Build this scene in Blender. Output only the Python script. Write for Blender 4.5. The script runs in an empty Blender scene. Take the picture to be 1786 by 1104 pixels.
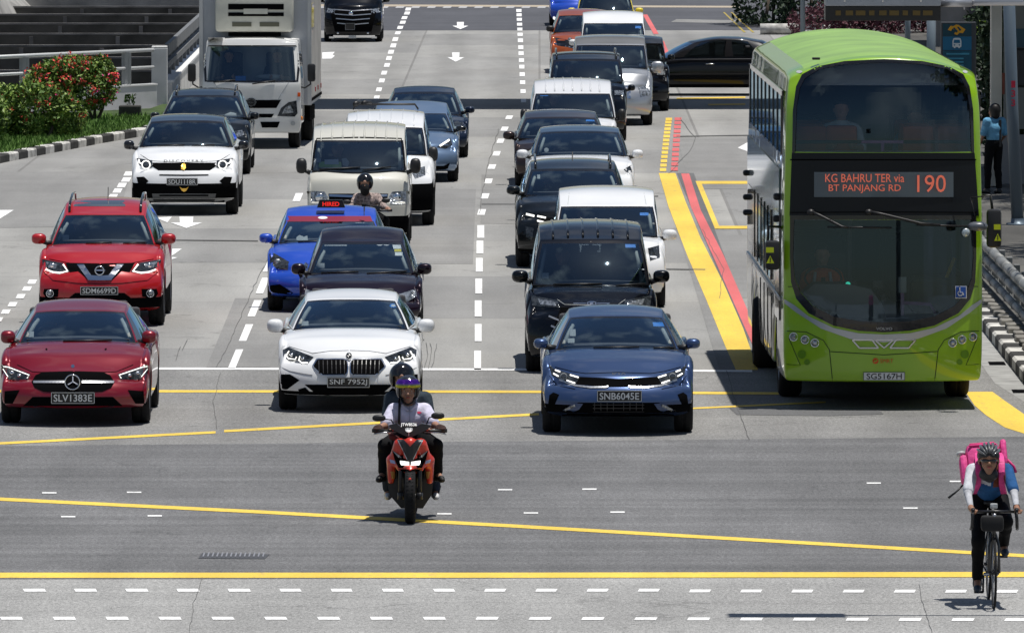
import bpy, bmesh, math, random
import numpy as np
from mathutils import Vector, Matrix
from mathutils.bvhtree import BVHTree
from mathutils.geometry import delaunay_2d_cdt
R = math.radians
random.seed(7)
D = bpy.data
S = bpy.context.scene
C = S.collection
# ---------------------------------------------------------------- camera, sky, sun, exposure
F = 16000.0; CX = 893.0; CY = 552.0
TH = math.atan(955/16000.0); HC = 8*math.cos(TH)
cam = D.objects.new('camera', D.cameras.new('camera')); C.objects.link(cam); S.camera = cam
cam.location = (0, 0, HC); cam.rotation_euler = (math.pi/2-TH, 0, 0)
cam.data.sensor_fit = 'HORIZONTAL'; cam.data.sensor_width = 36; cam.data.lens = 36*F/1786
cam.data.clip_start = 1; cam.data.clip_end = 4000
SUNTAN = .155
sel = math.atan(1/SUNTAN)
sl = D.lights.new('sun', 'SUN'); sl.energy = 4.7; sl.angle = R(.5); sl.color = (1, .965, .91)
sun = D.objects.new('sun', sl); C.objects.link(sun)
sun.rotation_euler = Vector((SUNTAN, -.012, 1)).to_track_quat('Z', 'Y').to_euler()
W = D.worlds.new('World'); S.world = W; W.use_nodes = True
nt = W.node_tree; nt.nodes.clear()
sky = nt.nodes.new('ShaderNodeTexSky'); sky.sky_type = 'NISHITA'; sky.sun_disc = False
sky.sun_elevation = sel; sky.sun_rotation = R(90); sky.air_density = 1.0; sky.dust_density = .5; sky.ozone_density = 2
bg = nt.nodes.new('ShaderNodeBackground'); bg.inputs[1].default_value = .062
wo = nt.nodes.new('ShaderNodeOutputWorld')
# patches of bright cumulus over the blue, as on the day of the photograph (seen only in reflections)
tcw = nt.nodes.new('ShaderNodeTexCoord'); nz = nt.nodes.new('ShaderNodeTexNoise'); nz.inputs['Scale'].default_value = 3.1; nz.inputs['Detail'].default_value = 7
cr = nt.nodes.new('ShaderNodeValToRGB'); cr.color_ramp.elements[0].position = .54; cr.color_ramp.elements[1].position = .72
mxw = nt.nodes.new('ShaderNodeMixRGB'); mxw.inputs[2].default_value = (8.5, 8.8, 9.4, 1)
nt.links.new(tcw.outputs['Generated'], nz.inputs['Vector']); nt.links.new(nz.outputs['Fac'], cr.inputs['Fac'])
nt.links.new(cr.outputs['Color'], mxw.inputs[0]); nt.links.new(sky.outputs[0], mxw.inputs[1])
nt.links.new(mxw.outputs[0], bg.inputs[0]); nt.links.new(bg.outputs[0], wo.inputs[0])
S.view_settings.view_transform = 'Standard'; S.view_settings.look = 'None'; S.view_settings.exposure = 0.0; S.view_settings.gamma = 1
S.cycles.max_bounces = 6; S.cycles.transparent_max_bounces = 12; S.cycles.glossy_bounces = 3; S.cycles.diffuse_bounces = 2
S.cycles.caustics_reflective = False; S.cycles.caustics_refractive = False

# ---------------------------------------------------------------- picture <-> place
FW = Vector((0, math.cos(TH), -math.sin(TH))); UP = Vector((0, math.sin(TH), math.cos(TH)))
CAM = Vector((0, 0, HC))
def rd(px, py): return FW*F + Vector((px-CX, 0, 0)) + UP*(CY-py)
def P(px, py, h=0.0):
    d = rd(px, py); return CAM + d*((h-HC)/d.z)
def PY(px, py, Y):
    d = rd(px, py); return CAM + d*(Y/d.y)

# ---------------------------------------------------------------- materials
MC = {}
def mat(name, col, rough=.6, metal=0.0, coat=0.0, emit=0.0, noise=0.0, nscale=8.0, bump=0.0, alpha=None, spec=.4, coatr=.03):
    if name in MC: return MC[name]
    m = D.materials.new(name); m.use_nodes = True; MC[name] = m
    n = m.node_tree; b = n.nodes['Principled BSDF']
    b.inputs['Base Color'].default_value = (*col, 1); b.inputs['Roughness'].default_value = rough
    b.inputs['Metallic'].default_value = metal; b.inputs['Coat Weight'].default_value = coat; b.inputs['Coat Roughness'].default_value = coatr
    b.inputs['Specular IOR Level'].default_value = spec
    if coat and max(col) < .06: b.inputs['Coat IOR'].default_value = 1.36
    if emit: b.inputs['Emission Color'].default_value = (*col, 1); b.inputs['Emission Strength'].default_value = emit
    if noise or bump:
        tc = n.nodes.new('ShaderNodeTexCoord'); t = n.nodes.new('ShaderNodeTexNoise'); t.inputs['Scale'].default_value = nscale; t.inputs['Detail'].default_value = 6
        n.links.new(tc.outputs['Object'], t.inputs['Vector'])
        if noise:
            mr = n.nodes.new('ShaderNodeMapRange'); mr.inputs[1].default_value = .3; mr.inputs[2].default_value = .7
            mr.inputs[3].default_value = 1-noise; mr.inputs[4].default_value = 1+noise
            vm = n.nodes.new('ShaderNodeVectorMath'); vm.operation = 'SCALE'; vm.inputs[0].default_value = col
            n.links.new(t.outputs['Fac'], mr.inputs[0]); n.links.new(mr.outputs[0], vm.inputs['Scale']); n.links.new(vm.outputs[0], b.inputs['Base Color'])
        if bump:
            bp = n.nodes.new('ShaderNodeBump'); bp.inputs['Strength'].default_value = bump; bp.inputs['Distance'].default_value = .02
            n.links.new(t.outputs['Fac'], bp.inputs['Height']); n.links.new(bp.outputs[0], b.inputs['Normal'])
    return m
def paint(name, col, metal=.0, rough=.38):
    return mat('paint_'+name, col, rough, metal, 1.0, noise=.03, nscale=1.5, spec=.12 if max(col) < .06 else .4)
def glass(name='car_glass', tint=(.80, .87, .90), ior=1.5, refl=3.0):
    if name in MC: return MC[name]
    m = D.materials.new(name); m.use_nodes = True; MC[name] = m; n = m.node_tree; n.nodes.clear()
    o = n.nodes.new('ShaderNodeOutputMaterial'); mx = n.nodes.new('ShaderNodeMixShader'); tr = n.nodes.new('ShaderNodeBsdfTransparent')
    gl = n.nodes.new('ShaderNodeBsdfGlossy'); fr = n.nodes.new('ShaderNodeFresnel'); mu = n.nodes.new('ShaderNodeMath'); mu.operation = 'MULTIPLY'; mu.inputs[1].default_value = refl; mu.use_clamp = True
    fr.inputs[0].default_value = ior; tr.inputs[0].default_value = (*tint, 1); gl.inputs['Roughness'].default_value = .02; gl.inputs[0].default_value = (.62, .84, 1, 1)
    n.links.new(fr.outputs[0], mu.inputs[0]); n.links.new(mu.outputs[0], mx.inputs[0]); n.links.new(tr.outputs[0], mx.inputs[1]); n.links.new(gl.outputs[0], mx.inputs[2]); n.links.new(mx.outputs[0], o.inputs[0])
    return m
GL = glass(); GLB = glass('bus_glass', (.66, .70, .72), refl=1.9)
GLD = glass('dark_window_glass', (.10, .12, .13)); GLS = glass('bus_side_glass', (.22, .26, .27), refl=1.1)
RUB = mat('tyre_rubber', (.014, .014, .015), .8, spec=.2, noise=.2, nscale=30, bump=.3)
BLK = mat('black_plastic', (.018, .018, .019), .45)
MBK = mat('matt_black_trim_and_recess_shade', (.004, .004, .0045), .9, spec=.02)  # near-black with hardly any specular; doubles as recess shading in grilles
GBK = mat('gloss_black', (.01, .01, .012), .15, coat=1)
CHR = mat('chrome', (.75, .76, .78), .12, 1)
SIL = mat('silver_trim', (.5, .51, .53), .3, .8)
RIM = mat('alloy_rim', (.35, .36, .38), .35, .8)
INT = mat('cabin_lining', (.02, .021, .024), .8)
SEAT = mat('seat_fabric', (.06, .06, .066), .85)
DASH = mat('dashboard_plastic', (.075, .08, .09), .6)
LAMP = mat('headlamp_glass', (.04, .045, .05), .12, .3, 1, noise=.8, nscale=18, bump=.4)
LAMPC = mat('headlamp_reflector', (.30, .32, .34), .2, .6, 1, noise=.9, nscale=22, bump=.6)  # strong noise in the colour paints glitter into the reflector
LED = mat('daytime_light', (1, .98, .92), .3, emit=1.1)
WHT = mat('white_plastic', (.75, .75, .74), .4)
PLB = mat('plate_black', (.012, .012, .012), .4, coat=.5)
PLW = mat('plate_white', (.72, .73, .72), .4)
LTR = mat('plate_lettering', (.7, .71, .7), .4)
ORG = mat('amber_lens_and_glimmer', (.85, .25, .02), .2, coat=1)
SKY_ = mat('blue_sticker', (.05, .25, .75), .4)
GRY = mat('grey_item', (.4, .42, .42), .5)

# ---------------------------------------------------------------- mesh helpers
def tag(o, label=None, cat=None, group=None, kind=None):
    if label: o['label'] = label
    if cat: o['category'] = cat
    if group: o['group'] = group
    if kind: o['kind'] = kind
    return o
def obj(name, verts, faces, m, parent=None, smooth=True, midx=None):
    me = D.meshes.new(name); me.from_pydata([tuple(v) for v in verts], [], faces)
    for x in (m if isinstance(m, (list, tuple)) else [m]): me.materials.append(x)
    if smooth: me.polygons.foreach_set('use_smooth', [True]*len(me.polygons))
    if midx is not None: me.polygons.foreach_set('material_index', midx)
    me.update()
    o = D.objects.new(name, me); C.objects.link(o); o.parent = parent
    return o
def empty(name, loc=(0, 0, 0), rz=0.0):
    o = D.objects.new(name, None); C.objects.link(o); o.location = loc; o.rotation_euler = (0, 0, rz); o.empty_display_size = .2
    return o
class MB:
    def __init__(s): s.v = []; s.f = []; s.m = []; s.mi = 0
    def add(s, vs, fs, M=None):
        n = len(s.v); s.v += [tuple(M @ Vector(v)) if M else tuple(v) for v in vs]
        s.f += [tuple(i+n for i in f) for f in fs]; s.m += [s.mi]*len(fs)
    def box(s, c, d, M=None, bev=0.0, tx=1.0, ty=1.0):
        x, y, z = [k/2 for k in d]
        if bev <= 0:
            vs = [(sx*x*(tx if sz > 0 else 1), sy*y*(ty if sz > 0 else 1), sz*z) for sz in (-1, 1) for sy in (-1, 1) for sx in (-1, 1)]
            fs = [(0, 2, 3, 1), (4, 5, 7, 6), (0, 1, 5, 4), (2, 6, 7, 3), (0, 4, 6, 2), (1, 3, 7, 5)]
            vs = [(a+c[0], b+c[1], e+c[2]) for a, b, e in vs]
            s.add(vs, fs, M); return
        bm = bmesh.new(); bmesh.ops.create_cube(bm, size=1)
        for v in bm.verts: v.co = Vector((v.co.x*d[0]*(tx if v.co.z > 0 else 1), v.co.y*d[1]*(ty if v.co.z > 0 else 1), v.co.z*d[2]))
        bmesh.ops.bevel(bm, geom=bm.edges[:], offset=bev, segments=2, affect='EDGES', profile=.5)
        bm.verts.index_update()
        vs = [tuple(v.co+Vector(c)) for v in bm.verts]; fs = [tuple(v.index for v in f.verts) for f in bm.faces]; bm.free()
        s.add(vs, fs, M)
    def tube(s, pts, r, n=8, caps=True, M=None):
        pts = [Vector(p) for p in pts]; k = len(pts); rs = r if isinstance(r, (list, tuple)) else [r]*k
        vs = []; prev = None
        for i, p in enumerate(pts):
            t = (pts[min(i+1, k-1)]-pts[max(i-1, 0)]).normalized()
            u = (prev - t*prev.dot(t)) if prev else (Vector((0, 0, 1)).cross(t) if abs(t.z) < .95 else Vector((1, 0, 0)).cross(t))
            u.normalize(); prev = u; w = t.cross(u)
            for j in range(n):
                a = 2*math.pi*j/n; vs.append(p+(u*math.cos(a)+w*math.sin(a))*rs[i])
        fs = [(i*n+j, i*n+(j+1) % n, (i+1)*n+(j+1) % n, (i+1)*n+j) for i in range(k-1) for j in range(n)]
        if caps: fs += [tuple(range(n-1, -1, -1)), tuple(range((k-1)*n, k*n))]
        s.add(vs, fs, M)
    def lathe(s, prof, n=24, axis='x', c=(0, 0, 0), M=None, closed=False):   # prof: (along axis, radius)
        vs = []
        for a0, r in prof:
            for j in range(n):
                a = 2*math.pi*j/n; p, q = r*math.cos(a), r*math.sin(a)
                v = {'x': (a0, p, q), 'y': (p, a0, q), 'z': (p, q, a0)}[axis]
                vs.append((v[0]+c[0], v[1]+c[1], v[2]+c[2]))
        k = len(prof); fs = []
        for i in range(k if closed else k-1):
            i2 = (i+1) % k
            fs += [(i*n+j, i*n+(j+1) % n, i2*n+(j+1) % n, i2*n+j) for j in range(n)]
        s.add(vs, fs, M)
    def ball(s, c, r, n=12, p=1.0, M=None):
        vs = []; m_ = n//2+1
        for i in range(m_+1):
            t = math.pi*i/m_
            for j in range(n):
                a = 2*math.pi*j/n
                q = [math.sin(t)*math.cos(a), math.sin(t)*math.sin(a), math.cos(t)]
                q = [math.copysign(abs(k)**p, k) for k in q]
                vs.append((c[0]+q[0]*r[0], c[1]+q[1]*r[1], c[2]+q[2]*r[2]))
        fs = [(i*n+j, (i+1)*n+j, (i+1)*n+(j+1) % n, i*n+(j+1) % n) for i in range(m_) for j in range(n)]
        s.add(vs, fs, M)
    def prism(s, poly, y0, y1, M=None):    # poly in x,z extruded along y
        n = len(poly); vs = [(x, y0, z) for x, z in poly]+[(x, y1, z) for x, z in poly]
        s.add(vs, [tuple(range(n)), tuple(range(2*n-1, n-1, -1))]+[((i+1) % n, i, n+i, n+(i+1) % n) for i in range(n)], M)
    def flat(s, poly, z0, z1, M=None):     # poly in x,y extruded up
        n = len(poly); vs = [(x, y, z0) for x, y in poly]+[(x, y, z1) for x, y in poly]
        s.add(vs, [tuple(range(n-1, -1, -1)), tuple(range(n, 2*n))]+[(i, (i+1) % n, n+(i+1) % n, n+i) for i in range(n)], M)
    def build(s, name, m, parent=None, smooth=False, auto=False):
        o = obj(name, s.v, s.f, m, parent, smooth, s.m if isinstance(m, (list, tuple)) else None)
        if auto: o.data.set_sharp_from_angle(angle=R(35))
        return o
def evalmesh(o):
    dg = bpy.context.evaluated_depsgraph_get(); dg.update()
    return D.meshes.new_from_object(o.evaluated_get(dg), depsgraph=dg)
def subsurf(o, lv):
    md = o.modifiers.new('s', 'SUBSURF'); md.levels = lv; md.render_levels = lv
    me = evalmesh(o); o.modifiers.clear(); old = o.data; nm = old.name; o.data = me; D.meshes.remove(old); me.name = nm
    me.polygons.foreach_set('use_smooth', [True]*len(me.polygons))
    return o
def bake(o):
    me = evalmesh(o); o.modifiers.clear(); o.data = me; return o
def split(o, groups):           # groups: {material index: (name, material)}; index 0 stays in o
    me = o.data; res = []
    for mi, (nm, m, sm) in groups.items():
        idx = {}; vs = []; fs = []
        for p in me.polygons:
            if p.material_index == mi:
                f = []
                for v in p.vertices:
                    if v not in idx: idx[v] = len(vs); vs.append(me.vertices[v].co[:])
                    f.append(idx[v])
                fs.append(f)
        if fs: res.append((nm, vs, fs, m, sm))
    bm = bmesh.new(); bm.from_mesh(me)
    bmesh.ops.delete(bm, geom=[f for f in bm.faces if f.material_index in groups], context='FACES')
    bm.to_mesh(me); bm.free()
    out = []
    for nm, vs, fs, m, sm in res:      # one object per connected piece
        par = list(range(len(vs)))
        def fd(i):
            while par[i] != i: par[i] = par[par[i]]; i = par[i]
            return i
        for f in fs:
            r = fd(f[0])
            for i in f[1:]: par[fd(i)] = r
        gp = {}
        for f in fs: gp.setdefault(fd(f[0]), []).append(f)
        for g in gp.values():
            ix = {}; v2 = []
            for f in g:
                for i in f:
                    if i not in ix: ix[i] = len(v2); v2.append(vs[i])
            out.append(obj(nm, v2, [[ix[i] for i in f] for f in g], m, o.parent, sm))
    return out
TC = {}
def text(name, s, w, h, m, parent, loc, rot=(math.pi/2, 0, 0), depth=.003, bold=.02):
    cu = D.curves.new('t', 'FONT'); cu.body = s; cu.extrude = depth/2; cu.offset = bold; cu.resolution_u = 3; cu.size = 1; cu.extrude = .5
    t = D.objects.new('t', cu); C.objects.link(t); me = evalmesh(t); D.objects.remove(t); D.curves.remove(cu)
    co = [v.co.copy() for v in me.vertices]
    x0 = min(c.x for c in co); x1 = max(c.x for c in co); y0 = min(c.y for c in co); y1 = max(c.y for c in co)
    for v in me.vertices:
        v.co = Vector(((v.co.x-(x0+x1)/2)*w/(x1-x0), (v.co.y-(y0+y1)/2)*h/(y1-y0), v.co.z*depth))
    me.materials.clear(); me.materials.append(m); me.name = name
    o = D.objects.new(name, me); C.objects.link(o); o.parent = parent; o.location = loc; o.rotation_euler = rot
    return o
def lerp(a, b, t): return a+(b-a)*t
def itp(x, pts):
    if x <= pts[0][0]: return pts[0][1]
    for (a, b), (c, d) in zip(pts, pts[1:]):
        if x <= c:
            t = (x-a)/(c-a); t = t*t*(3-2*t)*.5+t*.5; return b+(d-b)*t
    return pts[-1][1]
def boxgrid(A, B, Cc, fn, cls=None):   # surface of a box divided along A, B, Cc, mapped by fn(a, y, c)
    ix = {}; vs = []; fs = []; mi = []
    def V(i, j, k):
        if (i, j, k) not in ix: ix[(i, j, k)] = len(vs); vs.append(fn(A[i], B[j], Cc[k]))
        return ix[(i, j, k)]
    na, nb, nc = len(A)-1, len(B)-1, len(Cc)-1
    def q(side, a, b, c_, d, am, bm_, cm):
        fs.append((a, b, c_, d)); mi.append(cls(side, am, bm_, cm) if cls else 0)
    for i in range(na):
        am = (A[i]+A[i+1])/2
        for k in range(nc):
            cm = (Cc[k]+Cc[k+1])/2
            q('f', V(i, 0, k), V(i+1, 0, k), V(i+1, 0, k+1), V(i, 0, k+1), am, B[0], cm)
            q('r', V(i, nb, k), V(i, nb, k+1), V(i+1, nb, k+1), V(i+1, nb, k), am, B[-1], cm)
        for j in range(nb):
            bm_ = (B[j]+B[j+1])/2
            q('t', V(i, j, nc), V(i+1, j, nc), V(i+1, j+1, nc), V(i, j+1, nc), am, bm_, 1)
            q('b', V(i, j, 0), V(i, j+1, 0), V(i+1, j+1, 0), V(i+1, j, 0), am, bm_, 0)
    for j in range(nb):
        bm_ = (B[j]+B[j+1])/2
        for k in range(nc):
            cm = (Cc[k]+Cc[k+1])/2
            q('s', V(0, j, k), V(0, j, k+1), V(0, j+1, k+1), V(0, j+1, k), -1, bm_, cm)
            q('s', V(na, j, k), V(na, j+1, k), V(na, j+1, k+1), V(na, j, k+1), 1, bm_, cm)
    return vs, fs, mi
# ---------------------------------------------------------------- patches that follow a surface, aimed along a sight line
class Surf:
    def __init__(s, root, objs, cx, Y0):
        s.root = root
        bpy.context.view_layer.update()
        s.M = root.matrix_world.copy(); s.Mi = s.M.inverted(); s.o = s.Mi @ CAM
        vs = []; fs = []
        for o in objs:
            n = len(vs); vs += [v.co.copy() for v in o.data.vertices]; fs += [tuple(i+n for i in p.vertices) for p in o.data.polygons]
        s.b = BVHTree.FromPolygons(vs, fs)
        s.cx = cx; s.sc = F/(FW.dot(s.M.translation+Vector((0, 0, .5))-CAM))
    def hit(s, px, py):
        d = (s.Mi.to_3x3() @ rd(px, py)).normalized()
        h = s.b.ray_cast(s.o, d)
        if h[0] is None:
            q = s.o + d*((getattr(s, 'ly', 0)-s.o.y)/d.y)
            n = s.b.find_nearest(q)
            return (n[0] if (n[0]-q).length < .06 else q), d
        s.ly = h[0].y
        return h[0], d
    def patch(s, name, m, poly, parent, mirror=False, off=.006, step=5.0, thick=.012, round_=0):
        if round_: poly = rounded(poly, round_)
        xs = [p[0] for p in poly]; ys = [p[1] for p in poly]; pts = [Vector(p) for p in poly]; n = len(pts)
        edges = [(i, (i+1) % n) for i in range(n)]
        # densify edges
        dp = []
        for i in range(n):
            a, b = pts[i], pts[(i+1) % n]; k = max(1, int((b-a).length/step))
            for t in range(k): dp.append(a.lerp(b, t/k))
        nb_ = len(dp); edges = [(i, (i+1) % nb_) for i in range(nb_)]
        x = min(xs)+step*.5
        while x < max(xs):
            y = min(ys)+step*.5
            while y < max(ys):
                q = Vector((x, y))
                if inpoly(q, dp) and min((q-p).length for p in dp) > step*.35: dp.append(q)
                y += step
            x += step
        v2, e2, f2 = delaunay_2d_cdt(dp, edges, [], 1, 1e-4)[:3]
        fr = []; bk = []
        for q in v2:
            h, d = s.hit(q.x, q.y); fr.append(h-d*off); bk.append(h-d*off+d*thick)
        N = len(fr); cnt = {}
        fs = []
        for f in f2:
            a, b, c_ = [v2[i] for i in f[:3]]
            f = tuple(f) if (b-a).cross(c_-a) < 0 else tuple(reversed(f))
            fs.append(f)
            for i in range(len(f)):
                e = (f[i], f[(i+1) % len(f)]); k = tuple(sorted(e)); cnt[k] = None if k in cnt else e
        for e in cnt.values():
            if e: fs.append((e[1], e[0], e[0]+N, e[1]+N))
        vs = fr+bk; out = []
        for mr in ([0, 1] if mirror else [0]):
            V_ = [(-v.x, v.y, v.z) for v in vs] if mr else vs
            F_ = [tuple(reversed(f)) for f in fs] if mr else fs
            o = obj(name, V_, F_, m, parent, False); out.append(o)
        return out
    def line(s, name, m, pts, w, parent, mirror=False, off=.004, step=6):
        pts = [Vector(p) for p in pts]; L_ = []; R_ = []
        for i, p in enumerate(pts):
            t = (pts[min(i+1, len(pts)-1)]-pts[max(i-1, 0)]).normalized(); nn = Vector((-t.y, t.x))*w/2
            L_.append(p+nn); R_.append(p-nn)
        return s.patch(name, m, [tuple(q) for q in L_+R_[::-1]], parent, mirror, off, step)
def inpoly(q, pts):
    c = False; n = len(pts); j = n-1
    for i in range(n):
        a, b = pts[i], pts[j]
        if (a[1] > q[1]) != (b[1] > q[1]) and q[0] < (b[0]-a[0])*(q[1]-a[1])/(b[1]-a[1])+a[0]: c = not c
        j = i
    return c
def rounded(poly, r):
    out = []; n = len(poly)
    for i in range(n):
        p0, p, p1 = Vector(poly[i-1]), Vector(poly[i]), Vector(poly[(i+1) % n])
        a = p+(p0-p).normalized()*min(r, (p0-p).length*.45); b = p+(p1-p).normalized()*min(r, (p1-p).length*.45)
        for t in (0, .33, .67, 1): out.append(tuple(a*(1-t)**2+p*2*t*(1-t)+b*t*t))
    return out
def circ(x, y, r, n=14, ry=None): return [(x+r*math.cos(2*math.pi*i/n), y+(ry or r)*math.sin(2*math.pi*i/n)) for i in range(n)]
def rect(x0, y0, x1, y1): return [(x0, y0), (x1, y0), (x1, y1), (x0, y1)]
# ---------------------------------------------------------------- smooth bodies: union of round cones turned into one mesh
def sdf_mesh(prims, res=.012, k=.03, cut=None):
    lo = np.array([1e9]*3); hi = -lo
    for p in prims:
        for q, r in ((p[0], p[2]), (p[1], p[3])):
            q = np.array(q, float); lo = np.minimum(lo, q-r-.04); hi = np.maximum(hi, q+r+.04)
    n = np.ceil((hi-lo)/res).astype(int)+1
    V = np.full(tuple(n), 1.0, np.float32)
    for p in prims:
        a = np.array(p[0], float); b = np.array(p[1], float); r1, r2 = p[2], p[3]; kk = p[4] if len(p) > 4 else k
        rr = max(r1, r2)+kk+res*3
        i0 = np.maximum(((np.minimum(a, b)-rr-lo)/res).astype(int), 0); i1 = np.minimum(((np.maximum(a, b)+rr-lo)/res).astype(int)+2, n)
        g = [lo[t]+res*np.arange(i0[t], i1[t]) for t in range(3)]
        X, Y, Z = np.meshgrid(*g, indexing='ij')
        ab = b-a; L2 = max(float(ab@ab), 1e-9)
        t = np.clip(((X-a[0])*ab[0]+(Y-a[1])*ab[1]+(Z-a[2])*ab[2])/L2, 0, 1)
        d = np.sqrt((X-a[0]-t*ab[0])**2+(Y-a[1]-t*ab[1])**2+(Z-a[2]-t*ab[2])**2)-(r1+(r2-r1)*t)
        sl_ = tuple(slice(i0[t_], i1[t_]) for t_ in range(3)); v = V[sl_]
        h = np.clip(.5+.5*(v-d)/kk, 0, 1); V[sl_] = v*(1-h)+d*h-kk*h*(1-h)
    if cut:
        g = [lo[t]+res*np.arange(n[t]) for t in range(3)]; X, Y, Z = np.meshgrid(*g, indexing='ij'); V = np.maximum(V, cut(X, Y, Z).astype(np.float32))
    V[0] = 1; V[-1] = 1; V[:, 0] = 1; V[:, -1] = 1; V[:, :, 0] = 1; V[:, :, -1] = 1
    ins = V < 0; cs = tuple(k_-1 for k_ in V.shape)
    def cn(A, d): return A[d[0]:d[0]+cs[0], d[1]:d[1]+cs[1], d[2]:d[2]+cs[2]]
    off = [(x, y, z) for x in (0, 1) for y in (0, 1) for z in (0, 1)]
    cnt = sum(cn(ins, d).astype(np.int8) for d in off); act = (cnt > 0) & (cnt < 8)
    idx = -np.ones(cs, np.int64); ai = np.argwhere(act); idx[act] = np.arange(len(ai))
    pos = np.zeros((len(ai), 3)); w = np.zeros(len(ai))
    for d in off:
        for ax in range(3):
            if d[ax]: continue
            e = list(d); e[ax] = 1
            va = V[ai[:, 0]+d[0], ai[:, 1]+d[1], ai[:, 2]+d[2]]; vb = V[ai[:, 0]+e[0], ai[:, 1]+e[1], ai[:, 2]+e[2]]
            mk = (va < 0) != (vb < 0); t = np.where(mk, va/np.where(mk, va-vb, 1), 0)
            q = np.array(d, float)[None, :].repeat(len(ai), 0); q[:, ax] = t
            pos += q*mk[:, None]; w += mk
    pos = (ai+pos/w[:, None])*res+lo
    fs = []
    for ax in range(3):
        u, v_ = [(1, 2), (2, 0), (0, 1)][ax]
        sa = [slice(None)]*3; sb = [slice(None)]*3; sa[ax] = slice(0, -1); sb[ax] = slice(1, None)
        A = ins[tuple(sa)]; B = ins[tuple(sb)]
        for sign, m_ in ((1, A & ~B), (0, ~A & B)):
            e = np.argwhere(m_)
            if not len(e): continue
            c0 = e.copy(); c1 = e.copy(); c1[:, u] -= 1; c2 = c1.copy(); c2[:, v_] -= 1; c3 = e.copy(); c3[:, v_] -= 1
            q = np.stack([idx[tuple(c.T)] for c in ((c0, c1, c2, c3) if sign else (c0, c3, c2, c1))], 1)
            fs.append(q[(q >= 0).all(1)])
    return pos.tolist(), [tuple(q) for q in np.concatenate(fs).tolist()]
def blob(name, prims, m, parent, res=.012, k=.03, cut=None):
    v, f = sdf_mesh(prims, res, k, cut); return obj(name, v, f, m, parent)
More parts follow.
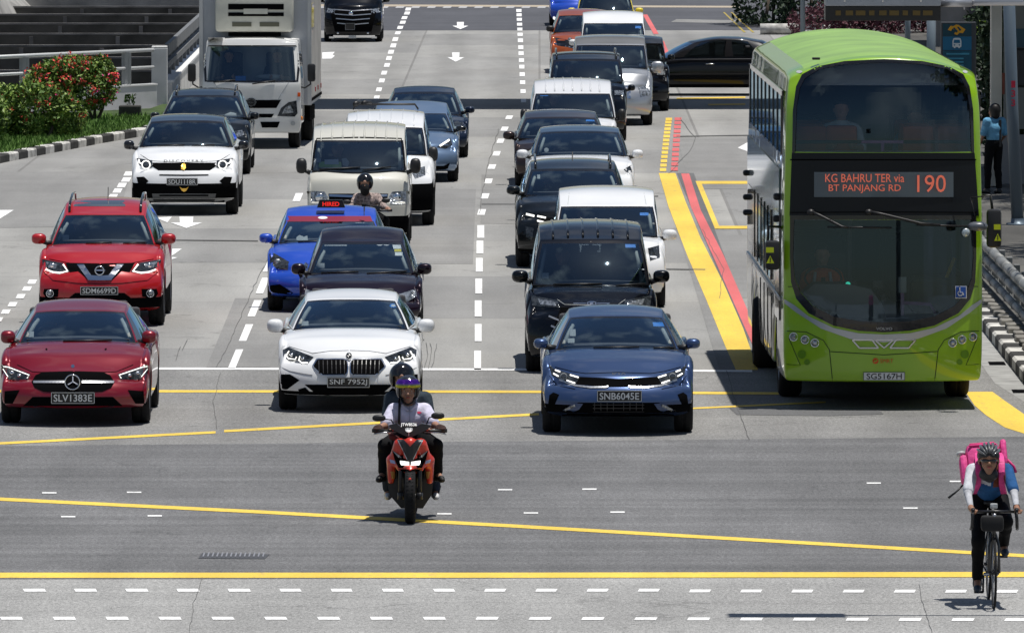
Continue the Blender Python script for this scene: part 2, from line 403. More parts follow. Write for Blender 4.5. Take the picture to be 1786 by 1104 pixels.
# ================================================================ ground, road surfaces, markings
def N(m, t, **kw):
    n = m.node_tree.nodes.new(t)
    for k, v in kw.items(): setattr(n, k, v)
    return n
def roadmat(name, col, slab=None, grain=.22, stains=.16, streak=0.0, rough=.85, cracks=.0, wear=0, tracks=0, spots=0):
    m = D.materials.new(name); m.use_nodes = True; n = m.node_tree; L = n.links; b = n.nodes['Principled BSDF']
    b.inputs['Roughness'].default_value = rough; b.inputs['Specular IOR Level'].default_value = .3
    tc = N(m, 'ShaderNodeTexCoord'); out = []
    def noise(scale, detail, lo, hi, mp=None, amin=.32, amax=.68, rgh=.55):
        t = N(m, 'ShaderNodeTexNoise'); t.inputs['Scale'].default_value = scale; t.inputs['Detail'].default_value = detail; t.inputs['Roughness'].default_value = rgh
        if mp:
            q = N(m, 'ShaderNodeMapping'); q.inputs['Scale'].default_value = mp; L.new(tc.outputs['Object'], q.inputs[0]); L.new(q.outputs[0], t.inputs['Vector'])
        else: L.new(tc.outputs['Object'], t.inputs['Vector'])
        r = N(m, 'ShaderNodeMapRange'); r.inputs[1].default_value = amin; r.inputs[2].default_value = amax; r.inputs[3].default_value = lo; r.inputs[4].default_value = hi
        L.new(t.outputs['Fac'], r.inputs[0]); return r.outputs[0]
    out.append(noise(26, 3, 1-grain, 1+grain, (1, .45, 1), rgh=.8))
    out.append(noise(90, 2, 1-grain*1.1, 1+grain*1.1, (1, .3, 1), .38, .62, rgh=.9))
    out.append(noise(.35, 8, 1-stains, 1+stains*.6, (1, .4, 1)))
    out.append(noise(1.6, 6, 1-stains*.5, 1+stains*.4, (1.2, .12, 1)))
    if streak: out.append(noise(1, 5, 1-streak, 1+streak, (.05, .55, 1))); out.append(noise(1, 5, 1-streak*.7, 1+streak*.7, (.12, 2.2, 1)))
    if tracks:
        w = N(m, 'ShaderNodeTexWave'); w.inputs['Scale'].default_value = .19; w.inputs['Distortion'].default_value = 2.5; w.inputs['Detail'].default_value = 4; w.inputs['Detail Scale'].default_value = .6
        q = N(m, 'ShaderNodeMapping'); q.inputs['Scale'].default_value = (1, .06, 1); q.inputs['Rotation'].default_value = (0, 0, .004); L.new(tc.outputs['Object'], q.inputs[0]); L.new(q.outputs[0], w.inputs['Vector'])
        r = N(m, 'ShaderNodeMapRange'); r.inputs[3].default_value = 1-tracks; r.inputs[4].default_value = 1+tracks*.5; L.new(w.outputs['Fac'], r.inputs[0]); out.append(r.outputs[0])
    if spots:
        v = N(m, 'ShaderNodeTexVoronoi'); v.inputs['Scale'].default_value = .9; v.inputs['Randomness'].default_value = 1; L.new(tc.outputs['Object'], v.inputs['Vector'])
        r = N(m, 'ShaderNodeMapRange'); r.inputs[1].default_value = .04; r.inputs[2].default_value = .11; r.inputs[3].default_value = 1-spots; r.inputs[4].default_value = 1; L.new(v.outputs['Distance'], r.inputs[0]); out.append(r.outputs[0])
    if slab:
        br = N(m, 'ShaderNodeTexBrick'); mp = N(m, 'ShaderNodeMapping'); mp.inputs['Rotation'].default_value = (0, 0, R(90)+.003); mp.inputs['Location'].default_value = (slab[2], slab[3], 0)
        L.new(tc.outputs['Object'], mp.inputs[0]); L.new(mp.outputs[0], br.inputs['Vector'])
        br.inputs['Scale'].default_value = 1; br.inputs['Brick Width'].default_value = slab[0]; br.inputs['Row Height'].default_value = slab[1]; br.inputs['Mortar Size'].default_value = .035; br.inputs['Mortar Smooth'].default_value = .3; br.offset = .37
        br.inputs['Color1'].default_value = (.80, .80, .80, 1); br.inputs['Color2'].default_value = (1.10, 1.09, 1.06, 1); br.inputs['Mortar'].default_value = (.68, .67, .66, 1)
        out.append(('c', br.outputs['Color']))
    if cracks:
        v = N(m, 'ShaderNodeTexVoronoi'); v.feature = 'DISTANCE_TO_EDGE'; v.inputs['Scale'].default_value = .16
        q = N(m, 'ShaderNodeTexNoise'); q.inputs['Scale'].default_value = .9; q.inputs['Detail'].default_value = 8
        ad = N(m, 'ShaderNodeVectorMath', operation='ADD'); sc = N(m, 'ShaderNodeVectorMath', operation='SCALE'); sc.inputs['Scale'].default_value = 2.2
        L.new(tc.outputs['Object'], q.inputs['Vector']); L.new(q.outputs['Color'], sc.inputs[0]); L.new(tc.outputs['Object'], ad.inputs[0]); L.new(sc.outputs[0], ad.inputs[1]); L.new(ad.outputs[0], v.inputs['Vector'])
        r = N(m, 'ShaderNodeMapRange'); r.inputs[1].default_value = 0.0; r.inputs[2].default_value = .006; r.inputs[3].default_value = 1-cracks; r.inputs[4].default_value = 1; L.new(v.outputs['Distance'], r.inputs[0]); out.append(r.outputs[0])
    cur = None; base = N(m, 'ShaderNodeRGB'); base.outputs[0].default_value = (*col, 1); cur = base.outputs[0]
    for o in out:
        vm = N(m, 'ShaderNodeVectorMath', operation='MULTIPLY'); L.new(cur, vm.inputs[0]); L.new(o[1] if isinstance(o, tuple) else o, vm.inputs[1]); cur = vm.outputs[0]
    if wear:
        t = N(m, 'ShaderNodeTexNoise'); t.inputs['Scale'].default_value = 7; t.inputs['Detail'].default_value = 9; t.inputs['Roughness'].default_value = .75
        q = N(m, 'ShaderNodeMapping'); q.inputs['Scale'].default_value = (1, .3, 1); L.new(tc.outputs['Object'], q.inputs[0]); L.new(q.outputs[0], t.inputs['Vector'])
        r = N(m, 'ShaderNodeMapRange'); r.inputs[1].default_value = .56; r.inputs[2].default_value = .68; r.inputs[3].default_value = 0; r.inputs[4].default_value = wear; L.new(t.outputs['Fac'], r.inputs[0])
        mx = N(m, 'ShaderNodeMixRGB'); mx.inputs[2].default_value = (.2, .2, .19, 1); L.new(r.outputs[0], mx.inputs[0]); L.new(cur, mx.inputs[1]); cur = mx.outputs[0]
    L.new(cur, b.inputs['Base Color']); return m
def Yp(py): return P(CX, py).y
ROAD = roadmat('bleached_road_concrete', (.295, .293, .286), (11.0, 3.45, 1.3, 0), .14, .15, cracks=.3, tracks=.10, spots=.22)
APR = roadmat('approach_asphalt', (.225, .222, .215), None, .26, .17, .07, cracks=.3, tracks=.12, spots=.25)
JNC = roadmat('junction_asphalt', (.146, .146, .148), None, .28, .18, .16, cracks=.2, spots=.25)
NEAR = roadmat('crossing_asphalt', (.295, .293, .285), None, .28, .15, .08, cracks=.3, spots=.2)
FAR = roadmat('far_asphalt', (.085, .087, .098), None, .1, .12, .1)
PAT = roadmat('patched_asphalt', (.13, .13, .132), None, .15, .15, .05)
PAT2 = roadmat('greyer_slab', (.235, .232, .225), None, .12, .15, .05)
YM = roadmat('yellow_road_paint', (.78, .54, .085), None, .08, .16, 0, .7, wear=.55); RM = roadmat('red_road_paint', (.62, .14, .14), None, .08, .14, 0, .7, wear=.5)
WM = roadmat('white_road_paint', (.80, .80, .79), None, .08, .12, 0, .7, wear=.6)
GRS = mat('grass_soil', (.045, .075, .02), .95, noise=.5, nscale=3)
PAVE = roadmat('pavement_concrete', (.11, .107, .10), (2.0, 1.2, 0, 0), .2, .35)
def st(o): o['kind'] = 'structure'; return o
def sheet(name, pts, m, z): return st(obj(name, [(p[0], p[1], z) for p in pts], [tuple(range(len(pts)))], m, None, False))
def ground_px(name, poly, m, z=.008):
    v = [P(x, y, z) for x, y in poly]
    a = sum((v[i].x*v[(i+1) % len(v)].y-v[(i+1) % len(v)].x*v[i].y) for i in range(len(v)))
    if a < 0: v.reverse()
    return st(obj(name, v, [tuple(range(len(v)))], m, None, False))
xs = [-1500, -60, -8.5, 1500]; ys = [-300, 221.0, 334.0, 3000]
vs = [(x, y, 0) for y in ys for x in xs]; fs = [(j*4+i, j*4+i+1, j*4+i+5, j*4+i+4) for j in range(3) for i in range(3) if not (i == 1 and j == 1)]
st(obj('ground', vs, fs, ROAD, None, False))
X0, X1 = -40, 40
def b2(px, py): q = P(px, py); return (q.x, q.y)
def wide(l, r): a = P(0, l); b = P(1786, r); t = (b.y-a.y)/(b.x-a.x); return (X0, a.y+t*(X0-a.x)), (X1, a.y+t*(X1-a.x))
e1 = wide(643, 645); e2 = wide(778, 762); e3 = wide(1011, 1007)
sheet('approach_road', [e2[0], e2[1], e1[1], e1[0]], APR, .004)
sheet('junction_road', [e3[0], e3[1], e2[1], e2[0]], JNC, .0045)
sheet('crossing_road', [(X0, 40), (X1, 40), e3[1], e3[0]], NEAR, .004)
ya, yb = Yp(54), Yp(10)
sheet('far_cross_road', [(-8.4, ya), (30, ya+1), (30, yb+60), (-8.4, yb+60)], FAR, .004)
ground_px('far_road_strip', [(530, 11.5), (1290, 14), (1290, 11), (530, 8)], mat('tan_strip', (.4, .34, .26), .8), .008)
ground_px('far_road_strip', [(1180, 34), (1290, 36), (1270, 41), (1170, 39)], ROAD, .008)  # pale road patch painting a lit strip across the darker asphalt
for i, pl in enumerate([[(1240, 520), (1302, 646), (1272, 646), (1182, 395), (1150, 304), (1196, 304)], ]):
    pass
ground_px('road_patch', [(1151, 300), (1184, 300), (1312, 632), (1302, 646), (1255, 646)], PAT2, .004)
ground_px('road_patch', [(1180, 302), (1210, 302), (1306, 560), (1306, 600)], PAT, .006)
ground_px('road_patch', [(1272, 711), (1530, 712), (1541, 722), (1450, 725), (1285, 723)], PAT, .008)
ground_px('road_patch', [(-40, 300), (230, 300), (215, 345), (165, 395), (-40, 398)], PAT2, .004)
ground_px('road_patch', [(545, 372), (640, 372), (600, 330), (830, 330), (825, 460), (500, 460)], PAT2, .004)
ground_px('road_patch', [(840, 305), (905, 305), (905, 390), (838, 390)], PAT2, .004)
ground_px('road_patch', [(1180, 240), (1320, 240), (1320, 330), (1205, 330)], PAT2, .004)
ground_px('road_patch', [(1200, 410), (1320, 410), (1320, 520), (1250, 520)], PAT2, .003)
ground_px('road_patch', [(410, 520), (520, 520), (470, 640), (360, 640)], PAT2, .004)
def gline(name, pts, w, m, z=.009):
    L_ = [(x, y-w/2) for x, y in pts]; R_ = [(x, y+w/2) for x, y in pts]
    return ground_px(name, L_+R_[::-1], m, z)
gline('stop_line', [(200, 642.5), (900, 644), (1312, 647)], 3.6, WM)
gline('yellow_line', [(-60, 682), (265, 682), (940, 683), (1365, 686)], 4.2, YM)
gline('yellow_line', [(-80, 777), (376, 753.5)], 4, YM); gline('yellow_line', [(391, 751.5), (940, 722)], 4, YM); gline('yellow_line', [(1205, 712), (1440, 701)], 2.6, YM)
gline('yellow_line', [(-80, 866), (450, 892), (900, 917), (1350, 943), (1880, 974)], 5.6, YM)
gline('yellow_line', [(-80, 1002.5), (900, 1002.5), (1880, 1001)], 9, YM)
def dash(cx_, cy_, w, h, sk=0, m=WM, nm='lane_dash'):
    ground_px(nm, [(cx_-w/2+sk/2, cy_-h/2), (cx_+w/2+sk/2, cy_-h/2), (cx_+w/2-sk/2, cy_+h/2), (cx_-w/2-sk/2, cy_+h/2)], m, .009)
random.seed(3)
for i in range(-1, 22):
    w = 38 if i < 5 else 36
    dash(60+i*89.3, 1028.6+.1*i*(i > 12), w, 5, -3 if i < 9 else 3, nm='crossing_dash')
    dash(20+i*92.2, 1077.5+.25*max(0, i-9), 38, 5, -3 if i < 9 else 3, nm='crossing_dash')
for x, y in [(86, 859), (234, 858), (119, 900.5), (270, 899), (881, 853.5), (1028, 852.5), (926, 894), (1077, 892.5), (775, 895.5), (1524, 842), (1588, 885.5), (1669, 839)]: dash(x, y, 25, 2.2, 0, nm='turning_dash')
cl = [(833, 628, 33), (834, 580, 30), (834, 538, 28), (835, 499, 26), (836, 462, 24), (837, 431, 22), (838.5, 404, 22), (840, 370, 10), (846, 342, 9), (852, 316, 8.5), (858, 291, 8), (866, 268, 8), (873, 246, 7.5), (880, 225, 7), (888, 205, 6)]
for x, y, h in cl: dash(x, y, 12 if y > 390 else 13-(370-y)*.01 if y < 390 else 12, h, 0 if y > 400 else 3)
for i, y in enumerate([19, 26.5, 34.5, 43, 51.5, 60.5, 71, 83, 93.5, 105.5, 117, 130, 144, 159.5, 176]): dash(905+(y-19)*.052, y, 9, 5.2 if y < 70 else 6.6)
for x, y, h in [(411, 625.5, 33), (429, 580, 29), (444, 537.5, 28), (458, 498, 27), (470, 462, 24), (519.5, 344, 14)]: dash(x, y, 13, h, h*.42)
for x, y in [(712, 16.5), (710, 23.5), (705.5, 31.5), (702.5, 39.5), (698, 48.5), (694, 58), (689.5, 69), (686, 80), (682, 91), (678.5, 102), (675, 114), (670, 127.5), (666, 141), (661, 156.5), (657, 170.5)]: dash(x, y, 9.5, 5.2 if y < 60 else 6.8, 2)
for x, y in [(56, 491.5), (47, 503.5), (36, 516.6), (22, 530.6), (10, 543.6), (-3, 557), (224, 303), (220, 313.5), (212.6, 323), (205, 332.6), (197, 342.5)]: dash(x, y, 14, 7.5, 4)
def arrow(x, y, w, h, m=WM):   # stem away from the viewer, head towards
    ground_px('lane_arrow', [(x-w*.22, y-h), (x+w*.22, y-h), (x+w*.2, y-h*.35), (x+w*.5, y-h*.35), (x, y+h*.25), (x-w*.5, y-h*.35), (x-w*.2, y-h*.35)], m, .009)
arrow(803, 49, 28, 10); arrow(795, 105, 30, 13)
ground_px('lane_arrow', [(562, 92), (584, 91), (580, 96), (584, 98), (578, 103), (562, 103)], WM); ground_px('lane_arrow', [(-30, 366.5), (24, 366.5), (-30, 400)], WM)
arrow(325, 394, 56, 16); ground_px('lane_arrow', [(272, 380), (300, 378), (292, 388)], WM); ground_px('lane_arrow', [(295, 434), (317, 434), (300, 446)], WM); ground_px('lane_arrow', [(292, 448), (310, 449), (298, 453)], WM)
ground_px('lane_arrow', [(1287, 258), (1310, 245), (1312, 252), (1330, 253), (1330, 262), (1310, 262), (1308, 266)], WM)
for i in range(-1, 18): dash(560+i*27.5, 13.2, 14, 2.6, 3, mat('worn_white_paint', (.42, .42, .43), .8), 'far_crossing_dash')
ground_px('bus_lane_band', [(1149, 302), (1166, 361), (1200, 449), (1232, 523), (1266, 606), (1283.5, 645), (1322, 645), (1315, 625), (1296, 572), (1261.5, 493), (1222, 415), (1195.5, 351), (1178, 302)], YM)
ground_px('red_lane_band', [(1188, 303), (1205, 361), (1247, 454), (1286, 542), (1312, 600), (1330, 600), (1296, 523), (1261.5, 444), (1222, 366), (1202, 303)], RM)
for i in range(14):
    t = (i+.5)/14; y = 206+94*t**1.15; dash(1167-11*t, y, 11, 4.4+1.2*t, 0, YM, 'yellow_dash')
for i in range(12):
    t = (i+.5)/12; y = 205+94*t**1.1; dash(1183-7*t, y, 12, 5+1.2*t, 0, RM, 'red_dash')
for pl in ([(1213, 316), (1330, 316), (1330, 321), (1224, 321), (1254, 394), (1330, 394), (1330, 399), (1247, 399)],): ground_px('yellow_box', pl, YM)
ground_px('yellow_band', [(1684, 683), (1731, 683), (1753, 699), (1786, 722), (1860, 760), (1860, 790), (1790, 757), (1752, 745), (1720, 724), (1700, 707)], YM)
ground_px('red_lane_band', [(1121, 26), (1129, 26), (1149, 60), (1140, 60)], RM); ground_px('red_lane_band', [(1150, 72), (1158, 72), (1170, 100), (1160, 100)], RM)
gl = mat('dull_yellow_line', (.35, .27, .06), .8)
ground_px('kerb_line', [(1261, 22), (1264, 22), (1301, 57), (1297, 57)], gl); ground_px('kerb_line', [(1274, 22), (1277, 22), (1316, 57), (1312, 57)], gl)
for a, b in ((1163, 172), (1240, 275), (1255, 262), ): pass
gline('yellow_line', [(1180, 172.5), (1300, 170)], 2.5, YM); gline('yellow_line', [(1235, 183), (1300, 182)], 2.5, YM)
ground_px('drain_grating', [(352, 964), (470, 966), (462, 974), (346, 973)], mat('grating', (.09, .09, .095), .6, .4), .009)
m = MB()
for i in range(14):
    a = P(358+i*8, 965); b = P(353+i*8, 973); m.box(((a.x+b.x)/2, (a.y+b.y)/2, .012), (.016, a.y-b.y-.08, .006))
st(m.build('drain_grating_bars', mat('grating_bar', (.30, .30, .32), .5, .4)))
CRK = mat('crack_seal', (.10, .10, .098), .9)
def crack(pts, w=1.4, seed=0):
    random.seed(seed); q = []
    for (a, b), (c, d) in zip(pts, pts[1:]):
        k = max(2, int(math.hypot(c-a, d-b)/7))
        for t in range(k): q.append((lerp(a, c, t/k)+random.uniform(-1.6, 1.6), lerp(b, d, t/k)))
    q.append(pts[-1]); v = []; f = []
    for i, (x, y) in enumerate(q):
        v += [P(x-w/2, y, .011), P(x+w/2, y, .011)]
        if i: f.append((2*i-2, 2*i-1, 2*i+1, 2*i))
    st(obj('road_crack', v, f, CRK, None, False))
for i, pl in enumerate([[(742, 597), (747, 618), (740, 642)], [(751, 598), (752, 620), (747, 643)], [(760, 599), (759, 622), (752, 641)], [(1268, 646), (1280, 690), (1290, 722), (1307, 766)], [(1187, 206), (1212, 240), (1205, 262), (1166, 303)],
    [(352, 1006), (338, 1050), (330, 1104)], [(1602, 1018), (1612, 1060), (1626, 1104)], [(378, 640), (400, 600), (440, 505), (505, 380)], [(870, 225), (850, 290), (836, 372)], [(307, 628), (315, 604)], [(318, 610), (327, 592)], [(378, 748), (372, 700), (385, 650)], [(1255, 520), (1262, 470), (1225, 400)]]): crack(pl, .9, i)
for i, (a, b) in enumerate([((1090, 342), (1148, 342)), ((1162, 469), (1230, 470)), ((700, 590), (740, 592)), ((840, 356), (905, 356)), ((265, 418), (450, 420)), ((1180, 238), (1310, 236))]):
    gline('expansion_joint', [a, b], 1.3, CRK, .011)
# ================================================================ left side: planted verge, kerb, parapet and the struttd underpass
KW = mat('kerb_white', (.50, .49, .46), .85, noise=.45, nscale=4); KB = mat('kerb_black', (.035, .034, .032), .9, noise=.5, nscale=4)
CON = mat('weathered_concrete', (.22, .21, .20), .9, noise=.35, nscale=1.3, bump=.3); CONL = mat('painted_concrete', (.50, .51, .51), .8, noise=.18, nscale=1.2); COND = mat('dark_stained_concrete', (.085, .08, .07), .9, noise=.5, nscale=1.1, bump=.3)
CONB = mat('bare_concrete', (.34, .33, .31), .9, noise=.35, nscale=.8, bump=.4)
def kerb(name, pts, side, blk=.9, h=.17, w=.26):   # pts on the ground along the foot of the kerb
    m = MB(); P_ = [Vector((p[0], p[1])) for p in pts]; L_ = 0; k = 0
    for a, b in zip(P_, P_[1:]):
        d = (b-a); n = max(1, round(d.length/blk)); t = d.normalized(); nn = Vector((-t.y, t.x))*side
        for i in range(n):
            p = a+d*(i/n); q = a+d*((i+1)/n); g = t*.012; p = p+g; q = q-g; m.mi = k % 2; k += 1
            c = .03; r1 = p+nn*w; r2 = q+nn*w; s1 = p+nn*c; s2 = q+nn*c
            vs = [(p.x, p.y, 0), (q.x, q.y, 0), (q.x, q.y, h-.03), (p.x, p.y, h-.03), (s1.x, s1.y, h), (s2.x, s2.y, h), (r1.x, r1.y, h), (r2.x, r2.y, h), (r1.x, r1.y, 0), (r2.x, r2.y, 0)]
            fs = [(0, 1, 2, 3), (3, 2, 5, 4), (4, 5, 7, 6), (6, 7, 9, 8), (0, 3, 4, 6, 8), (1, 9, 7, 5, 2)]
            if side > 0: fs = [tuple(reversed(f)) for f in fs]
            m.add(vs, fs)
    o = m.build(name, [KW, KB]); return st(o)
kp = [b2(x, y) for x, y in [(-60, 295), (0, 285.5), (49, 275.5), (95, 266.5), (137, 258.5), (179, 250), (218, 243.5), (258, 236.5), (290, 228), (310, 215)]]
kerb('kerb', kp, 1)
gz = [(x-.22, y+.03) for x, y in kp]
far_ = [b2(x, y) for x, y in [(316, 170), (290, 190), (262, 200), (0, 212), (-60, 214)]]
v = [(x, y, .14) for x, y in gz+far_]; st(obj('verge', v, [tuple(range(len(v)))], GRS, None, False))
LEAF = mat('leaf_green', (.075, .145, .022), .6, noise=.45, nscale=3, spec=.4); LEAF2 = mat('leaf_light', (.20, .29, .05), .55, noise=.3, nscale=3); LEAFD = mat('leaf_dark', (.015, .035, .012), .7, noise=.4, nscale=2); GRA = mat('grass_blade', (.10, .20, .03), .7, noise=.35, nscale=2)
FLR = mat('pink_red_flower', (.78, .07, .055), .6, noise=.2, nscale=5); FLP = mat('magenta_flower', (.8, .06, .3), .6); PURP = mat('purple_leaf', (.10, .030, .045), .7, noise=.35, nscale=2); BARK = mat('bark', (.10, .08, .06), .9, noise=.3, nscale=6)
def leaves(name, spots, size, m, parent=None, kind=None, seed=1, up=.3):
    rng = np.random.default_rng(seed); vs = []; fs = []
    for (x, y, z) in spots:
        a = rng.normal(size=3); a[2] += up; a /= np.linalg.norm(a); b = np.cross(a, rng.normal(size=3)); b /= np.linalg.norm(b); c = np.cross(a, b)
        s = size*rng.uniform(.6, 1.3); n = len(vs); p = np.array((x, y, z))
        for u, w_ in ((-1, 0), (0, -.45), (1, 0), (0, .45)): vs.append(tuple(p+b*u*s+c*w_*s+a*(.1*s if u == 0 else 0)))
        fs.append((n, n+1, n+2, n+3))
    o = obj(name, vs, fs, m, parent, False)
    if kind: o['kind'] = kind
    return o
def clump(cs, n, seed=1, shell=.55):   # points spread through several overlapping ellipsoids
    rng = np.random.default_rng(seed); out = []; w = np.array([c[3]*c[4]*c[5] for c in cs]) ** .67; w /= w.sum()
    for i in rng.choice(len(cs), n, p=w):
        c = cs[i]; d = rng.normal(size=3); d /= np.linalg.norm(d); r = rng.uniform(shell, 1)**.6*rng.uniform(.85, 1.08)
        out.append((c[0]+d[0]*c[3]*r, c[1]+d[1]*c[4]*r, max(.12, c[2]+d[2]*c[5]*r)))
    return out
# short grass on the verge
rng = np.random.default_rng(5); vs = []; fs = []
for i in range(16000):
    t = rng.uniform(0, 1); k = t*(len(kp)-1); j = min(int(k), len(kp)-2); a = np.array(gz[j])+(np.array(gz[j+1])-np.array(gz[j]))*(k-j)
    p = a+np.array((-1, .12))*rng.uniform(0, 1)**1.3*3.2+rng.normal(size=2)*.05; h = rng.uniform(.05, .14); w_ = rng.uniform(.012, .03); an = rng.uniform(0, 6.28); n = len(vs)
    dx, dy = math.cos(an)*w_, math.sin(an)*w_; vs += [(p[0]-dx, p[1]-dy, .14), (p[0]+dx, p[1]+dy, .14), (p[0]+rng.normal()*.04, p[1]+rng.normal()*.04, .14+h)]; fs.append((n, n+1, n+2))
tag(obj('grass', vs, fs, GRA, None, False), 'short bright green grass on the verge behind the striped kerb', 'grass', kind='stuff')
def bush(name, label, cs, n, size, leafm, flow, seed, stems, cat='bush', group=None, nl2=.35):
    root = tag(empty(name, (cs[0][0], cs[0][1], .12)), label, cat, group); o = Vector((cs[0][0], cs[0][1], .12))
    loc = [(c[0]-o.x, c[1]-o.y, c[2]-o.z, c[3], c[4], c[5]) for c in cs]
    leaves('foliage', clump(loc, n, seed), size, leafm, root, None, seed)
    leaves('sunlit_foliage', [p for p in clump(loc, int(n*nl2), seed+1, .85) if p[2] > .1], size, LEAF2 if leafm is LEAF else leafm, root, None, seed+1)  # outer leaves in a paler green, sunlight put into their colour
    if flow:
        rng = np.random.default_rng(seed); fl = []; fp = []
        cen = clump(loc, flow, seed+2, .97)
        for c in cen:
            if c[2] < .35: continue
            for _ in range(9): (fl if rng.uniform() < .85 else fp).append((c[0]+rng.normal()*.05, c[1]+rng.normal()*.05, c[2]+rng.normal()*.05))
        leaves('blossom', fl, size*.75, FLR, root, None, seed+3); leaves('blossom', fp, size*.75, FLP, root, None, seed+4)
    m = MB()
    for s in stems: m.tube([(s[0]-o.x, s[1]-o.y, -.02), ((s[0]+s[2])/2-o.x+.05, s[1]-o.y, s[4]*.5), (s[2]-o.x, s[3]-o.y, s[4])], [.045, .035, .02], 6)
    m.build('trunk', BARK, root, True); return root
q1 = P(160, 222); q2 = P(60, 252); q3 = P(-5, 262)
bush('flowering_bush', 'right-hand flowering bush with red blossom on bare forked stems by the grey parapet', [(q1.x-.1, q1.y, .95, .72, .7, .6), (q1.x-.75, q1.y+.3, 1.05, .62, .6, .5), (q1.x+.2, q1.y, 1.2, .35, .4, .4), (q1.x-.35, q1.y, 1.35, .45, .5, .26), (q1.x-1.1, q1.y+.2, .9, .45, .5, .5)], 6200, .055, LEAF, 210, 11,
     [(q1.x+.05, q1.y, q1.x-.3, q1.y, .6), (q1.x+.1, q1.y, q1.x+.3, q1.y, .6), (q1.x+.05, q1.y+.05, q1.x, q1.y, .7), (q1.x-.5, q1.y, q1.x-.7, q1.y, .6)])
bush('flowering_bush', 'lower flowering bush with few pink blossoms in front of the red one', [(q2.x+.0, q2.y, .75, .75, .6, .62), (q2.x+.65, q2.y, .6, .45, .5, .5), (q2.x-.7, q2.y, .75, .6, .5, .55)], 5200, .055, LEAF, 70, 21,
     [(q2.x+.3, q2.y-.3, q2.x+.4, q2.y-.1, .5), (q2.x-.2, q2.y, q2.x-.3, q2.y, .5)])
bush('flowering_bush', 'flowering bush cut off by the left edge of the photo', [(q3.x-.3, q3.y, .7, .6, .5, .6), (q3.x-.9, q3.y, .8, .6, .5, .6)], 2600, .055, LEAF, 40, 31, [(q3.x-.2, q3.y, q3.x-.3, q3.y, .5)])
m = MB(); q = P(227, 215); m.box((q.x, q.y, .27), (.5, .35, .26), None, .03); pt_ = m.build('planter_box', mat('dark_stone', (.05, .05, .045), .9, noise=.3)); tag(pt_, 'small dark stone planter with a weed in it on the verge', 'planter')
leaves('weed', [(q.x+random.uniform(-.12, .12), q.y, .42+random.uniform(0, .22)) for _ in range(60)], .05, LEAF, pt_)
# parapet with rails (runs across the picture)
a = P(-80, 213); b = P(268, 193.5); wl = tag(empty('parapet_wall', (b.x, b.y, 0)), 'grey rendered parapet wall with two pale tube rails behind the flowering bushes', 'wall')
def along(a, b, t, z): return Vector((lerp(a.x, b.x, t)-wl.location.x, lerp(a.y, b.y, t)-wl.location.y, z))
def wallbetween(m, p, q, th, z0, z1):
    d = (q-p); d.z = 0; ln = d.length; an = math.atan2(d.y, d.x); c = (p+q)/2
    m.box((0, 0, 0), (ln, th, z1-z0), Matrix.Translation((c.x, c.y, (z0+z1)/2)) @ Matrix.Rotation(an, 4, 'Z'))
m = MB(); wallbetween(m, along(a, b, 0, 0), along(a, b, .999, 0), .2, -1.5, .60); m.build('wall', CONL, wl); m = MB(); wallbetween(m, along(a, b, 0, 0), along(a, b, .999, 0), .24, .603, .64); m.build('coping', mat('white_coping', (.7, .7, .69), .7), wl)
for z, r in ((1.42, .045), (1.02, .035)):
    m = MB(); m.tube([along(a, b, 0, z), along(a, b, .999, z)], r, 8); m.build('rail', mat('pale_rail', (.55, .56, .56), .5, .2), wl, True)
for t in (.07, .345, .605, .86):
    m = MB(); p = along(a, b, t, 1.0); m.box((p.x, p.y, p.z), (.22, .1, .78)); m.box((p.x, p.y-.06, p.z), (.08, .04, .78)); m.build('rail_post', mat('grey_post', (.28, .29, .29), .6), wl)
q = P(278.5, 192); pi = tag(empty('parapet_pillar', (q.x, q.y, 0)), 'square light grey pillar ending the parapet rails', 'pillar')
m = MB(); m.box((0, 0, .72), (.37, .4, 1.46), None, .02); m.build('shaft', CONL, pi); m = MB(); m.box((0, 0, 1.475), (.36, .39, .04), None, .015); m.build('cap', mat('white_coping', (.7, .7, .69), .7), pi)
# parapet running away with the road
e = tag(empty('roadside_parapet', (-8.15, 216, 0)), 'whitewashed parapet with dark slatted railing running away beside the truck', 'wall')
aa = Vector((.02, 0, 0)); bb = Vector((-.45, 105, 0))
m = MB(); wallbetween(m, aa, bb, .25, -.8, .60); m.build('wall', mat('whitewash', (.6, .59, .56), .8, noise=.2, nscale=.6), e); m = MB(); wallbetween(m, aa, bb, .3, .603, .66); m.build('coping', mat('white_coping', (.7, .7, .69), .7), e)
DR = mat('dark_rail', (.16, .165, .17), .6, noise=.25, nscale=2)
for z, w_ in ((1.38, .26), (1.02, .14)):
    m = MB(); wallbetween(m, aa, bb, .1, z-w_/2, z+w_/2); m.build('rail', DR, e)
for i in range(36):
    p = aa.lerp(bb, (i+.6)/36); m = MB(); m.box((p.x-.1, p.y, 1.0), (.1, .3, .78)); m.build('rail_post', DR, e)
